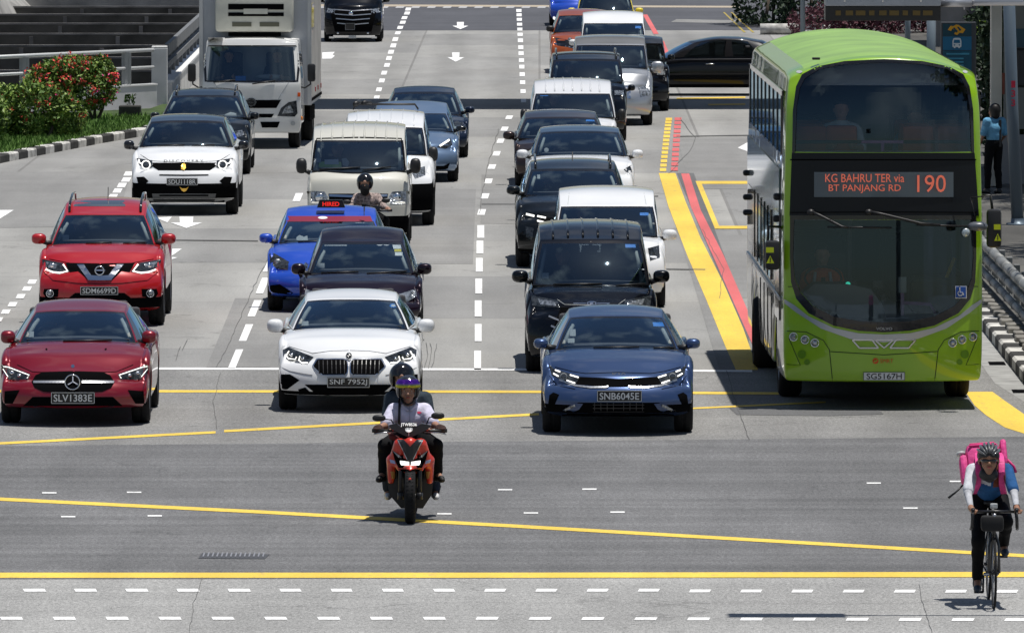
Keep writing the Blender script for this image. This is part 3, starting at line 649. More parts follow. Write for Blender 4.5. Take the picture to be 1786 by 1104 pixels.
# underpass trench: walls, floor and cross struts
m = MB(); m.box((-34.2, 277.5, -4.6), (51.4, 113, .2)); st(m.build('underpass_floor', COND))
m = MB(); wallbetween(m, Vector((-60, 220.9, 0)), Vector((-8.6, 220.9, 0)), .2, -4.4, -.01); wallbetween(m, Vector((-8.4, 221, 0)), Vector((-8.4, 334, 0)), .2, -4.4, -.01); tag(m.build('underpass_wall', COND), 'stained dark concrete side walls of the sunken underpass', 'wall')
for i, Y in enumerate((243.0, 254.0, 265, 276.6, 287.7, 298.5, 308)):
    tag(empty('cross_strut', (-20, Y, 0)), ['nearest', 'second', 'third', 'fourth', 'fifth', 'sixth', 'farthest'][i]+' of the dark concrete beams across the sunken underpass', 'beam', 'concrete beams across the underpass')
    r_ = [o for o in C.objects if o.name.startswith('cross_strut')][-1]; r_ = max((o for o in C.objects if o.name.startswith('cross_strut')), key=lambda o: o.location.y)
    m = MB(); m.box((-14.0, 0, -.22), (51, 1.6, .42)); m.build('beam', COND, r_); m = MB(); m.box((-14.0, -.72, .02), (51, .16, .05)); m.build('beam_top_sheen', CON, r_)  # paler strip along the beam's top edge paints its sheen
    m = MB()
    for k in range(9): m.box((11-k*2.7+random.uniform(-.3, .3), -.84, -.24), (.12, .05, .38))
    m.build('beam_rib', CON, r_)
    if r_.location.y > 0:
        m = MB(); m.box((-14.0, 3.2, -1.3), (51, .3, 1.9)); m.build('beam_web', COND, r_)
m = MB(); m.prism([(-60, -1), (-8.6, -1), (-8.6, .35), (-60, .5)], 314, 330); tag(m.build('headwall', CONB), 'lit grey concrete headwall closing the far end of the underpass', 'wall')
# sloping concrete bank, top left
m = MB(); A0 = P(-60, 92); A1 = P(62, 0)
vs = [(-24, 255, -.6), (A1.x, A1.y, 0), (A1.x-.1, 330, .2), (-24, 330, 7), (-24, 255, 5), (A1.x-2.2, A1.y, 2.6)]
m.add([(-17.9, 262, -.3), (-16.3, 312, -.3), (-16.3, 330, -.3), (-22, 330, 5.5), (-22, 255, 5.5), (-19.5, 256, .5)], [(0, 1, 3, 4, 5), (1, 2, 3)]); m.add([(-40, 250, 5.5), (-22, 255, 5.5), (-22, 330, 5.5), (-40, 330, 5.5)], [(0, 1, 2, 3)]); m.add([(-40, 250, -4), (-19.5, 256, .5), (-22, 255, 5.5), (-40, 250, 5.5)], [(0, 1, 2, 3)])
st(m.build('sloping_bank', CONB))
# ================================================================ overhead footbridge whose shadow crosses the road
br = tag(empty('footbridge', (0, (215.2+222.2)/2, 0)), 'footbridge high over the road, casting the dark band across it', 'bridge')
m = MB(); m.box((1.0, 0, 6.4), (60, 6.9, .5)); m.build('deck', CON, br)
for sy in (-1, 1):
    m = MB(); m.box((1.0, sy*3.3, 7.2), (60, .12, 1.05)); m.build('parapet', CON, br)
for x in (-26, 22): m = MB(); m.box((x, 0, 3.05), (.9, 1.6, 6.15), None, .05); m.build('pier', CON, br)
# ================================================================ right side: kerb, pavement, rails, shelter, totem, trees
kr = [(6.72, 60), (6.66, 119.4), (6.70, 129.5), (6.78, 150), (7.1, 200), (8.6, 262), (9.6, 282)]
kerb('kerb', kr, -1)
gp = [(x+.25, y) for x, y in kr]; v = [(x, y, .155) for x, y in gp]+[(40, 282, .155), (40, 60, .155)]; st(obj('pavement', v, [tuple(range(len(v)))], PAVE, None, False))
ground_px('gutter', [(1786, 700), (1786, 668), (1721, 585), (1700, 560), (1700, 620), (1735, 668)], mat('gutter_concrete', (.3, .3, .29), .85, noise=.25, nscale=3), .005)
for x, y in ((1737, 633.5), (1778, 682)): ground_px('gully_grate', [(x-14, y-3), (x+14, y-3), (x+18, y+3), (x-11, y+3)], MBK, .009)
GAL = mat('galvanised_steel', (.24, .245, .24), .55, .3, noise=.35, nscale=1.5)  # steel tone darkened in place of tree shade that no longer reaches it
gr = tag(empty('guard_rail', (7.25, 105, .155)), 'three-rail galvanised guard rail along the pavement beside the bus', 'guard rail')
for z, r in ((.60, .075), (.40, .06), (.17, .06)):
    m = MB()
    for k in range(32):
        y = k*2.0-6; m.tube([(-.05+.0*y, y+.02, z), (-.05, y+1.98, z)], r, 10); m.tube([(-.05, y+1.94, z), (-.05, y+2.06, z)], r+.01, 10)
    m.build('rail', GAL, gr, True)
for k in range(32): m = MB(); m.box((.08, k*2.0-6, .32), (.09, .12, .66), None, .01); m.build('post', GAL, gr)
m = MB(); random.seed(12)
for k in range(60): m.box((7.0+random.uniform(-.02, .02), 112+k*.95, .2), (.2, .5, .09), None, .02)
tag(m.build('paving_edge_stones', mat('light_spot_stone', (.20, .19, .17), .9, noise=.5)), 'row of edge stones, pale for the light spots at the foot of the guard rail', 'stones', kind='stuff')  # edge stones coloured pale to paint the light spots along the rail
PL = mat('blue_grey_post', (.13, .17, .21), .45, .3)
q = P(1775, 408); e = tag(empty('shelter_post', (q.x, q.y, .155)), 'thick blue-grey post of the bus shelter at the right edge, red numerals on it', 'post')
m = MB(); m.tube([(0, 0, 0), (-.1, 0, 2.0), (-.22, 0, 5.6)], .105, 14); m.build('shaft', PL, e, True); m = MB(); m.lathe([(0, .2), (.03, .2), (.03, .12), (.12, .115)], 14, 'z'); m.build('base_flange', PL, e, True)
for i, ch in enumerate('133'): text('numeral', ch, .07, .12, mat('red_numeral', (.6, .02, .06), .5), e, (-.09, -.115, 2.42-i*.16), depth=.004)
sh = tag(empty('bus_shelter', (9.6, 172, .155)), 'bus shelter of polished metal and glass panels at the right edge', 'bus shelter')
PM = mat('brushed_panel', (.50, .50, .49), .28, .75, noise=.25, nscale=.8, bump=.05); PD = mat('panel_dark', (.06, .06, .065), .5)
a = P(1727, 400).x; 
def pan(nm, px0, px1, z0, z1, Y, m_, th=.06, par=None):
    x0 = PY(px0, 300, Y).x; x1 = PY(px1, 300, Y).x; m = MB(); m.box(((x0+x1)/2, Y, (z0+z1)/2), (x1-x0, th, z1-z0), Matrix.Translation(-Vector(sh.location)), .008 if th > .03 else 0); return m.build(nm, m_, par or sh)
pan('metal_column', 1727, 1746, .17, 3.9, 172, PM, .35); pan('glass_panel', 1750, 1786, 1.2, 3.6, 173, mat('frosted_glass', (.2, .22, .22), .35, spec=.6), .03); pan('glass_panel', 1786, 1840, .3, 3.6, 173, mat('frosted_glass', (.2, .22, .22), .35, spec=.6), .03)
pan('blue_panel', 1763, 1790, 2.75, 3.1, 172.6, mat('dull_blue_panel', (.06, .13, .18), .5), .04); pan('notice_frame', 1771, 1795, 2.0, 2.75, 172.4, BLK, .05); pan('notice', 1774, 1793, 2.05, 2.7, 172.3, PD, .04)
pan('lower_panel', 1736, 1786, .17, 1.1, 172.8, mat('grey_panel', (.30, .30, .31), .5, .3), .05); pan('brown_board', 1748, 1752, 1.9, 2.3, 171.7, mat('brown_board', (.2, .05, .03), .6), .04)
m = MB(); m.box((3.4, 3, 4.35), (8.2, 12, .22)); m.build('roof', mat('shelter_roof', (.2, .2, .2), .6), sh)
# totem sign
q = P(1671, 250); Yt = 190.0; x0 = PY(1641, 100, Yt).x; x1 = PY(1702, 100, Yt).x; zt = PY(1670, 39, Yt).z; to = tag(empty('stop_totem', ((x0+x1)/2, Yt, .155)), 'tall teal bus stop totem with a bus pictogram behind the green bus', 'sign')
w_ = x1-x0; s_ = F/Yt
m = MB(); m.box((0, 0, (zt-.155)/2), (w_, .22, zt-.155), None, .01); m.build('frame', mat('totem_grey', (.06, .065, .07), .5), to)
def tp(nm, ax, ay, bx, by, m_, d=.12):
    p = PY(ax, ay, Yt); q = PY(bx, by, Yt); m = MB(); m.box(((p.x+q.x)/2, Yt-d, (p.z+q.z)/2), (q.x-p.x, .012, p.z-q.z), Matrix.Translation(-Vector(to.location))); return m.build(nm, m_, to)
tp('dark_panel', 1644, 42, 1694, 63, mat('teal_dark', (.012, .06, .085), .4)); tp('blue_panel', 1644, 64, 1694, 88, mat('teal_blue', (.015, .14, .26), .4)); tp('list_panel', 1644, 89, 1694, 170, mat('teal_mid', (.015, .09, .14), .4))
tl = mat('teal_text', (.06, .30, .42), .5)
for y in (93, 101, 107, 113): tp('service_row', 1650, y, 1690-(y % 3)*5, y+2.6, tl, .13)
OR = mat('sign_orange', (.75, .36, .02), .5); WS = mat('sign_white', (.7, .75, .75), .5)
def tpoly(nm, polys, m_, d=.131):
    m = MB()
    for pl in polys:
        pts = [PY(x, y, Yt)-Vector(to.location) for x, y in pl]; m.prism([(p.x, p.z) for p in pts][::-1], -d-.008, -d)
    return m.build(nm, m_, to)
def T5(l): return [(1600+x/4.8, y/4.8) for x, y in l]
tpoly('stop_logo', [T5([(252, 252), (275, 218), (300, 222), (322, 208), (345, 212), (400, 248), (378, 280), (352, 276), (330, 295), (305, 285), (318, 262), (290, 240), (280, 262)]), T5([(310, 232), (330, 222), (362, 252), (346, 268), (336, 250)])][:1], OR)
tpoly('logo_gap', [T5([(296, 238), (306, 230), (336, 262), (322, 276)]), T5([(330, 228), (340, 224), (366, 250), (352, 262)])], mat('teal_dark', (.012, .06, .085), .4), .14)
tpoly('bus_pictogram', [T5([(300, 322), (316, 318), (342, 318), (358, 322), (366, 345), (366, 392), (356, 396), (352, 404), (340, 404), (338, 396), (318, 396), (316, 404), (304, 404), (300, 396), (291, 392), (291, 345)])], WS)
tpoly('pictogram_window', [T5([(305, 335), (352, 335), (356, 362), (301, 362)])], mat('teal_blue', (.015, .14, .26), .4), .14)
tpoly('pictogram_lamp', [T5(circ(308, 378, 6, 8)), T5(circ(349, 378, 6, 8))], mat('teal_blue', (.015, .14, .26), .4), .14)
# posts behind the bus
for (px, lab, z1, wd, Y) in ((1624, 'light blue-grey pole rising behind the roof of the green bus', 3.2, .2, 205), (1400, 'slim grey pole in front of the dark hedge', 4.0, .14, 262), (1583, 'dark slim pole between purple shrubs and totem', 3.0, .14, 230)):
    p = PY(px, 100, Y); e = tag(empty('pole', (p.x, Y, .1)), lab, 'pole'); m = MB(); m.tube([(0, 0, 0), (0, 0, z1)], wd/2, 12); m.build('shaft', mat('pole_grey', (.22, .27, .31), .5, .2), e, True); m = MB(); m.lathe([(0, wd), (.04, wd), (.05, wd*.6)], 12, 'z'); m.build('base_flange', PL, e, True)
# signal housing hung from an arm, top right, near the camera
sg = tag(empty('hanging_signal', (8.6, 86.3, 0)), 'grey signal box with dark louvred underside hung from a tubular arm, top right', 'signal box')
Ys = 86.2; a = PY(1439, 11, Ys); b = PY(1640, 36, Ys); c = PY(1640, -4, Ys)
GS = mat('signal_grey', (.30, .32, .35), .4, .5, noise=.12, nscale=6)
m = MB(); m.box(((a.x+b.x)/2, 86.3, (a.z+c.z)/2), (b.x-a.x, .4, c.z-a.z), None, .01); m.build('housing', GS, sg)
m = MB(); m.box(((a.x+b.x)/2, 86.3, (a.z+b.z)/2-.002), (b.x-a.x, .38, a.z-b.z), None, .004); m.build('louvre_box', mat('signal_louvre', (.012, .012, .012), .35), sg)
m = MB(); random.seed(4)
for k in range(9): x = a.x+.12+k*.105; m.box((x, 86.1, (a.z*.6+b.z*.4)-.01), (.05+.02*(k % 3), .01, .045))
m.build('amber_lens_and_glimmer', mat('dull_amber', (.12, .075, .012), .4), sg)  # dull amber bars paint the yellowish reflections on the dark band
m = MB()
for k in range(3): q = PY(1474+k*66.5, 3, Ys-.21); m.lathe([(-.01, .001), (-.01, .008), (0, .008)], 8, 'y', (q.x, 86.1, q.z))
m.build('bolt', CHR, sg)
q = PY(1700, 5, Ys); m = MB(); m.tube([(b.x-.02, 86.3, q.z), (8.6, 86.3, q.z+.02)], [.036, .034], 16); m.build('arm', mat('arm_silver', (.5, .5, .52), .35, .6), sg, True); m = MB(); m.tube([(b.x+.0, 86.3, q.z), (b.x+.3, 86.3, q.z)], .044, 16); m.tube([(PY(1682, 5, Ys).x, 86.3, q.z), (PY(1683, 5, Ys).x, 86.3, q.z-.07)], .008, 6); m.build('arm_collar', mat('arm_silver', (.5, .5, .52), .35, .6), sg, True)
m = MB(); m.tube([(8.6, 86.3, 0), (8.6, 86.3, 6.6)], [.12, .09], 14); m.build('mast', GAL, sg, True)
for ch in sg.children: ch.location = (-8.6, -86.3, 0)
# hedges and shrubs behind the bus
def hedge(name, label, boxes, n, size, m_, seed, cat='hedge'):
    root = tag(empty(name, (boxes[0][0], boxes[0][1], 0)), label, cat); o = boxes[0]
    loc = [(c[0]-o[0], c[1]-o[1], c[2], c[3], c[4], c[5]) for c in boxes]
    leaves('foliage', clump(loc, n, seed, .6), size, m_, root, None, seed)
    m = MB()
    for c in loc[:3]: m.tube([(c[0], c[1], 0), (c[0]+.1, c[1], c[2])], .06, 6)
    m.build('trunk', BARK, root, True)
p1 = P(1360, 60); p0 = P(1310, 56)
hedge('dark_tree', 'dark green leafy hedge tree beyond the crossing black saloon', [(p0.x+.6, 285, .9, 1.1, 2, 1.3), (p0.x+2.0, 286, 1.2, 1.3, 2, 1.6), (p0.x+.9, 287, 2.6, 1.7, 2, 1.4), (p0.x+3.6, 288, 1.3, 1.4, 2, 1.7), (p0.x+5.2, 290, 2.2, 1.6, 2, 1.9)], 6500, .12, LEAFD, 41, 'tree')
hedge('purple_shrub', 'left purple-leaved shrub peeping over the roof of the green bus', [(9.0, 272, .45, .9, 1, .55), (9.8, 272, .8, .8, 1, .6), (10.4, 273, .9, .8, 1, .8)], 3000, .07, PURP, 42, 'shrub')
hedge('purple_shrub', 'middle purple-leaved shrub behind the hanging signal box', [(11.2, 272, .8, .9, 1, .75), (12.2, 273, .9, .8, 1, .8)], 3000, .07, PURP, 43, 'shrub')
hedge('purple_shrub', 'right purple-leaved shrub beside the light pole behind the bus', [(12.9, 270, .9, .7, 1, .8), (13.2, 268, .6, .5, 1, .55)], 2200, .07, PURP, 44, 'shrub')
hedge('green_shrub', 'yellow-green shrub sprouting left of the stop totem', [(12.5, 236, .7, .35, .5, .6), (12.1, 235, 1.2, .25, .5, .4)], 900, .07, LEAF2, 45, 'shrub')
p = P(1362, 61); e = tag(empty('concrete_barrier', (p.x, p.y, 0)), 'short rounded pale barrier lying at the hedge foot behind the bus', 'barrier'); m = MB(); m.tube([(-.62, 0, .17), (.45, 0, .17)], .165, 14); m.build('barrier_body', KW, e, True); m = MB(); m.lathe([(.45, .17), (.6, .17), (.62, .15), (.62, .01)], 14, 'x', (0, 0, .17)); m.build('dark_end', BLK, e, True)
# building and dark thicket far right
bd = tag(empty('station_building', (18, 262, 0)), 'grey concrete building with ledges at the far right behind the totem', 'building')
m = MB(); m.box((0, 0, 3.5), (12, 6, 7)); m.build('wall', CON, bd)
for z in (2.15, 3.4, 4.6): m = MB(); m.box((0, -3.2, z), (12.4, .5, .22)); m.build('ledge', CONL, bd)
for x in (-4.5, -2.5, -.5, 1.5): m = MB(); m.box((x, -3.05, 1.5), (1.2, .08, 1.0)); m.build('window', PD, bd)
hedge('dark_thicket', 'near-black shaded thicket between the bus roof and the shelter panels', [(10.6, 205, .8, .8, 1, 1.2), (10.9, 206, 2.0, .8, 1, 1.0), (11.6, 206, 1.2, .7, 1, 1.4), (12.3, 208, 1.6, .9, 1, 1.5)], 6500, .1, LEAFD, 46, 'tree')  # deep shade carried by the near-black leaf colour, here and below
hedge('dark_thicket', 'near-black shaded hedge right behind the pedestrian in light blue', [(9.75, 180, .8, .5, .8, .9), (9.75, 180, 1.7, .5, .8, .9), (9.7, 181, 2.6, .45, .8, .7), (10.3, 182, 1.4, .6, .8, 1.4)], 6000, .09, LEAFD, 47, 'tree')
def tree(x, y, lab, seed, zc=8.2, r=3.4):
    rng = np.random.default_rng(seed); root = tag(empty('street_tree', (x, y, .155)), lab, 'tree', 'street trees shading the pavement')
    cs = [(rng.normal()*1.6, rng.normal()*1.8, zc+rng.normal()*.6, rng.uniform(1.2, 2.1), rng.uniform(1.4, 2.4), rng.uniform(.9, 1.3)) for _ in range(9)]
    leaves('crown', clump(cs, 5200, seed, .3), .2, LEAF, root, None, seed)
    m = MB(); m.tube([(0, 0, 0), (.05, .1, 3), (-.1, 0, 6), (0, .1, 8.4)], [.24, .19, .15, .07], 10)
    for c in cs[:6]: m.tube([(-.08, 0, 5.2), (c[0]*.5, c[1]*.5, 6.6), (c[0], c[1], c[2])], [.09, .06, .03], 6)
    m.build('trunk', BARK, root, True)
for i, y in enumerate((112, 121, 130, 140, 151, 163, 176, 190, 205)): tree(12.4+(i % 2)*.5+max(0, y-150)*.03, y, ['nearest', 'second', 'third', 'fourth', 'fifth', 'sixth', 'seventh', 'eighth', 'farthest'][i]+' pavement tree overhanging the footway beside the bus', 60+i)
# ================================================================ vehicles
def sym(l): return [-v for v in reversed(l) if v > 0]+l
WC = {}
TRIM = mat('pale_lining', (.36, .39, .37), .8)
def wheel(parent, x, y, r, w=.21, side=1, rim=RIM):
    key = (round(r, 3), round(w, 3), rim.name)
    if key not in WC:
        m = MB(); h = w/2
        m.lathe([(-h+.02, r*.66), (-h, r*.72), (-h, r*.9), (-h*.82, r*.975), (-h*.6, r), (-.02, r), (-.016, r-.008), (.016, r-.008), (.02, r), (h*.6, r), (h*.82, r*.975), (h, r*.9), (h, r*.72), (h-.02, r*.66)], 36, closed=True)
        q = MB(); q.lathe([(-h*.7, r*.67), (h*.82, r*.68), (h*.9, r*.64), (h*.75, r*.6), (h*.2, r*.58)], 30)
        q.lathe([(h*.3, r*.58), (h*.3, 0.001)], 30)
        for k in range(5):
            a = 2*math.pi*k/5; M_ = Matrix.Rotation(a, 4, 'X')
            q.box((h*.6, 0, r*.36), (.03, r*.16, r*.56), M_)
        q.lathe([(h*.8, .001), (h*.8, r*.12), (h*.4, r*.15)], 12)
        WC[key] = [m, q, None, None]
    m, q, a, b = WC[key]
    if a is None:
        t = m.build('tyre', RUB, None, True, True); g = q.build('rim', rim, None, True, True); WC[key][2:] = [t.data, g.data]
    else:
        t = D.objects.new('tyre', a); C.objects.link(t); g = D.objects.new('rim', b); C.objects.link(g)
    t.name = 'wheel'; t.parent = parent; t.location = (x, y, r); t.rotation_euler = (0, 0, 0 if side > 0 else math.pi)
    g.parent = t
    return t

STY = {  # cowl, header, apex, roof end, rear base (from the rear), overhang, length, wheel radius, roof crown
 'sedan': dict(yc=1.2, yh=1.95, yr=2.6, re=1.15, rb=.45, ov=.88, L=4.65, wr=.33),
 'suv': dict(yc=1.1, yh=1.72, yr=2.4, re=.5, rb=.12, ov=.9, L=4.65, wr=.365),
 'mpv': dict(yc=.85, yh=1.45, yr=2.2, re=.25, rb=.08, ov=.85, L=4.7, wr=.32),
 'van': dict(yc=.32, yh=.95, yr=1.6, re=.15, rb=.03, ov=.75, L=4.7, wr=.32),
}
def car(name, label, cat, cx, pt, W, style, hf, cw, hd, rf, bw, tw, pm, roofm=None, bot=.24, group=None, yaw=None, low=None, feats=(), mirror=None, mm=None, rails=False, near=True, loc=None, seats=True, lean=.1, W0=.86, tint=None, **kw):
    s = dict(STY[style]); s.update({k: v for k, v in kw.items() if k in s})
    yc, yh, yr, re, rb, ov, L, wr = [s[k] for k in ('yc', 'yh', 'yr', 're', 'rb', 'ov', 'L', 'wr')]
    if loc is None:
        Y0 = P(cx, pt).y-ov; X0 = PY(cx, 600, Y0).x
        if yaw is None: yaw = math.atan((CX-850)/F)      # along the road
        zz = lambda py, y: PY(cx, py, Y0+y).z
        scl = F/(Y0*math.cos(TH)+6.5*math.sin(TH))
        hfz, cwz, hdz, rfz = zz(hf, .12), zz(cw, yc), zz(hd, yh), zz(rf, yr)
        bw = bw/scl*(1+yc/Y0); tw = tw/scl*(1+yh/Y0)
    else:
        X0, Y0 = loc; hfz, cwz, hdz, rfz = hf, cw, hd, rf
    root = tag(empty(name, (X0, Y0, 0), yaw), label, cat, group or ('cars and vans in the traffic' if cat in ('car', 'van') else 'taxis in the traffic'))
    H2 = W/2; belt = cwz+.03; Lr = L-rb
    boot = belt+.02 if style == 'sedan' else belt+.05
    ztops = [(0, hfz-.1), (.06, hfz-.03), (.16, hfz), (yc*.55, lerp(hfz, cwz, .66)), (yc, cwz), (yc+.5, belt), (L-.9, boot), (L-.2, boot-.02), (L, boot-.2)]
    if style == 'van': ztops = [(0, hfz), (.1, lerp(hfz, cwz, .7)), (yc, cwz), (yc+.5, belt), (L-.3, boot), (L, boot-.05)]
    ra = L-ov-.02 if style != 'sedan' else L-1.0
    def z0(y):
        z = lerp(bot, .2, min(1, max(0, (y-.2)/.3)))
        if y > L-.5: z = lerp(.2, .3, (y-L+.5)/.5)
        for ax in (ov, ra):
            rr = wr+.06
            if abs(y-ax) < rr: z = max(z, wr+math.sqrt(rr*rr-(y-ax)**2)*.98)
        return z
    B = [0, .04, .1, .2, .32]
    def arch(ax): return [ax+(wr+.06)*k for k in (-1.12, -1.0, -.97, -.85, -.6, -.3, 0, .3, .6, .85, .97, 1.0, 1.12)]
    B += [v for v in arch(ov) if v > .36]+[v for v in (yc+.25, yc+.6, 2.1, 2.5, 2.9) if ov+wr+.15 < v < ra-wr-.15]+[v for v in arch(ra) if v < L-.2]+[L-.15, L-.05, L]
    B = sorted(set(round(b, 4) for b in B))
    A = sym([0, .2, .42, .62, .78, .9, 1.0]); Cc = [0, .1, .28, .5, .7, .86, .96, 1]
    cur = kw.get('cur', .34 if style != 'van' else .14)
    def fn(a, y, c):
        f = max(0, 1-y/1.1)**1.3; g = max(0, (y-L+.8)/.8)
        zt = itp(y, ztops); zb = z0(y); z = lerp(zb, zt, c)
        aa = abs(a)
        prof = itp(c, [(0, .1), (.12, .035), (.35, 0), (.6, .03), (.85, lean), (1, lean+.07)])
        yy = y+f*(cur*aa**2.6+prof)-g*(.16*aa**2.6+.05*c)
        sec = itp(c, [(0, .95), (.15, .985), (.42, 1), (.72, .985), (1, itp(y, [(0, W0), (yc, W0+.03), (yc+.6, .93), (L, .9)]))])
        pl = itp(y, [(0, .965), (.35, .985), (.8, 1), (L-.7, 1), (L, .95)])
        x = a*H2*sec*pl
        if c > .9: z -= aa**3*.055
        return (x, yy, z)
    lowz = low if low else 0
    def cls(side, a, y, c):
        if side == 't' and yc+.12 < y < L-rb-.15 and abs(a) < .9: return 1
        if side in 'fsr':
            z = lerp(z0(y), itp(y, ztops), c)
            if z < lowz or (side != 'f' and z < .3): return 2
        return 0
    vs, fs, mi = boxgrid(A, B, Cc, fn, cls)
    body = obj('body', vs, fs, [pm, INT, MBK], root, True, mi); subsurf(body, 2 if near else 1)
    extra = split(body, {1: ('cabin_floor', INT, True)})
    # greenhouse
    yfb, yft = yc-.04, yh; yrt, yrb = L-re, L-rb
    bx, tx_ = bw, tw
    A2 = sym([0, .3, .6, .86, .945, .972, 1]); 
    bp = (yh+ (2.55 if style != 'sedan' else 2.5)-yh)   # B pillar
    # u along length 0..1 with pillars
    if style == 'sedan': U = [0, .05, .12, .2, .36, .5, .54, .68, .8, .84, .93, 1]; win = [(.12, .5), (.54, .8)]
    else: U = [0, .04, .1, .2, .33, .42, .45, .6, .7, .73, .85, .94, 1]; win = [(.1, .42), (.45, .7), (.73, .94)]
    C2 = [0, .04, .2, .5, .8, .925, .965, 1]
    zb_ = cwz-.035
    def gn(a, u, c):
        aa = abs(a)
        yb = lerp(yfb, yrb, u); yt = lerp(yft, yrt, u)
        cf = (1-u)**2
        yb += cf*.26*aa**2.4-u*u*.1*aa**2; yt += cf*.16*aa**2.2-u*u*.08*aa**2
        y = lerp(yb, yt, c)-cf*math.sin(c*math.pi)*.07; hb = itp(u, [(0, bx), (.25, max(bx, H2*.9)), (.7, max(bx, H2*.9)), (1, bx*.96)])
        ht = itp(u, [(0, tx_), (.3, tx_*1.015), (.7, tx_), (1, tx_*.94)])
        x = a*(lerp(hb, ht, c)+math.sin(c*math.pi)*.015)
        zr = itp(yt, [(yft, hdz), (yr, rfz), ((yr+yrt)/2, rfz-.01), (yrt, rfz-(.1 if style == 'sedan' else .06))])
        zr -= (aa**3)*.05
        bz = itp(yb, ztops)-.04
        z = lerp(bz, zr, c)
        return (x, y, z)
    def cl2(side, a, u, c):
        if side == 'f' and abs(a) < .945 and .03 < c < .93: return 1
        if side == 'f' and abs(a) < .972 and c < .965: return 5
        if side == 'r' and abs(a) < .93 and .05 < c < .93: return 2
        if side == 's' and .1 < c < .93 and any(p < u < q for p, q in win): return 3
        if side == 'b': return 4
        if side == 's' and .05 < c < .93: return 5
        return 0
    vs, fs, mi = boxgrid(A2, U, C2, gn, cl2)
    cab = obj('roof', vs, fs, [roofm or pm, GL, GL, GL, GL, GBK], root, True, mi); subsurf(cab, 2 if near else 1)
    gm = tint or GL
    parts = split(cab, {1: ('windshield', gm, True), 2: ('rear_window', GLD, True), 3: ('side_window', GLD, True), 4: ('cabin_underside', INT, False)})
    ws = [p for p in parts if p.name.startswith('windshield')][0]
    for p in parts:
        if p.name.startswith('cabin_underside'): D.objects.remove(p)
    # interior
    m = MB(); m.prism([(-bx*.9, cwz-.1), (bx*.9, cwz-.1), (bx*.86, cwz+.02), (.1, cwz+.035), (-.1, cwz+.035), (-bx*.86, cwz+.02)], yc+.2, yc+.62); m.build('dashboard', DASH, root)
    sd = H2*.42
    if seats:
        hz = min(rfz-.14, cwz+.48)
        for sx in (-1, 1):
            m = MB(); m.box((sx*sd, yh+.55, (belt+hz-.1)/2), (.46, .13, hz-.12-belt+.25), None, .05); m.box((sx*sd, yh+.56, hz-.06), (.25, .1, .18), None, .035); m.build('seat', SEAT, root, True, True)
        m = MB(); m.box((0, yh+1.4, belt+.12), (H2*1.5, .14, .3), None, .04)
        for sx in (-1, 0, 1): m.box((sx*sd*1.1, yh+1.42, belt+.28), (.22, .09, .14), None, .03)
        m.build('rear_seat', SEAT, root, True, True)
        m = MB(); pts = [(-sd+.18*math.cos(t), yc+.72+.06*math.sin(t), cwz-.02+.17*math.sin(t)) for t in [2*math.pi*i/20 for i in range(21)]]
        m.tube(pts, .014, 6, False); m.box((-sd, yc+.73, cwz-.02), (.3, .02, .05)); m.build('steering_wheel', BLK, root, True)
        m = MB(); m.box((0, yh+.02, hdz-.12), (.24, .03, .07), None, .015); m.box((0, yh-.02, hdz-.07), (.05, .05, .08)); m.build('rear_view_mirror', BLK, root, True)
    # pale lining of the windscreen pillars, seen through the glass
        for sx in (-1, 1):
            m = MB(); q0 = Vector((sx*bx*.86, yfb+.32, cwz+.03)); q1 = Vector((sx*tx_*.88, yft+.2, hdz-.09)); m.tube([q0, q0.lerp(q1, .5)+Vector((0, -.03, .02)), q1], [.03, .028, .022], 6); m.build('pillar_lining', TRIM, root, True)
        m = MB(); m.box((0, yh+1.0, hdz-.07), (tx_*1.5, 1.6, .02)); m.build('headlining', TRIM, root)
    # underbody and wheels
    m = MB(); m.box((0, L/2+.1, .3), (W-.5, L-.8, .16)); m.box((0, ov, wr+.05), (W*.6, .5, .3)); m.build('underbody', MBK, root)
    for sx in (-1, 1):
        for ay in (ov, ra): wheel(root, sx*(H2-.125), ay, wr, .22 if near else .21, sx)
    sf = Surf(root, [body, cab]+[e for e in extra]+[p for p in parts if p.name.split('.')[0] not in ('cabin_underside',)] if False else [body, cab]+extra+[ws], cx, Y0)
    sw = Surf(root, [ws, cab], cx, Y0)
    # mirrors
    if mirror:
        x0_, y0_, x1_, y1_ = mirror; mx = (x0_+x1_)/2; ym = yc+.35 if style != 'van' else .3
        c_ = root.matrix_world.inverted() @ PY(mx, (y0_+y1_)/2, Y0+ym); sc = F/(Y0+ym)
        rx = (x1_-x0_)/2/sc; rz = (y1_-y0_)/2/sc; cxx = abs(c_.x)
        for sx in (-1, 1):
            m = MB(); m.ball((sx*cxx, ym, c_.z), (rx, .1, rz), 16, .72); a_ = m.build('mirror', mm or pm, root, True)
            m = MB(); m.tube([(sx*(cxx-rx*.4), ym, c_.z-rz*.55), (sx*(bx+.0), ym-.02, c_.z-rz*.9)], [.03, .04], 8); m.build('mirror_arm', BLK, a_, True)
            m = MB(); m.ball((sx*cxx, ym+.075, c_.z), (rx*.82, .03, rz*.8), 12, .7); m.build('mirror_glass', CHR, a_, True)
    if rails:
        for sx in (-1, 1):
            m = MB(); xx = tx_*.9; z_ = lambda y: itp(y, [(yft, hdz), (yr, rfz), (yrt, rfz-.06)])-.03
            m.tube([(sx*xx, yh+.2, z_(yh+.2)), (sx*xx, yh+.4, z_(yh+.4)+.07), (sx*xx, (yh+L-re)/2, rfz+.05), (sx*xx, L-re-.35, rfz+.02), (sx*xx, L-re-.2, rfz-.08)], .018, 6); m.build('roof_rail', GBK, root, True)
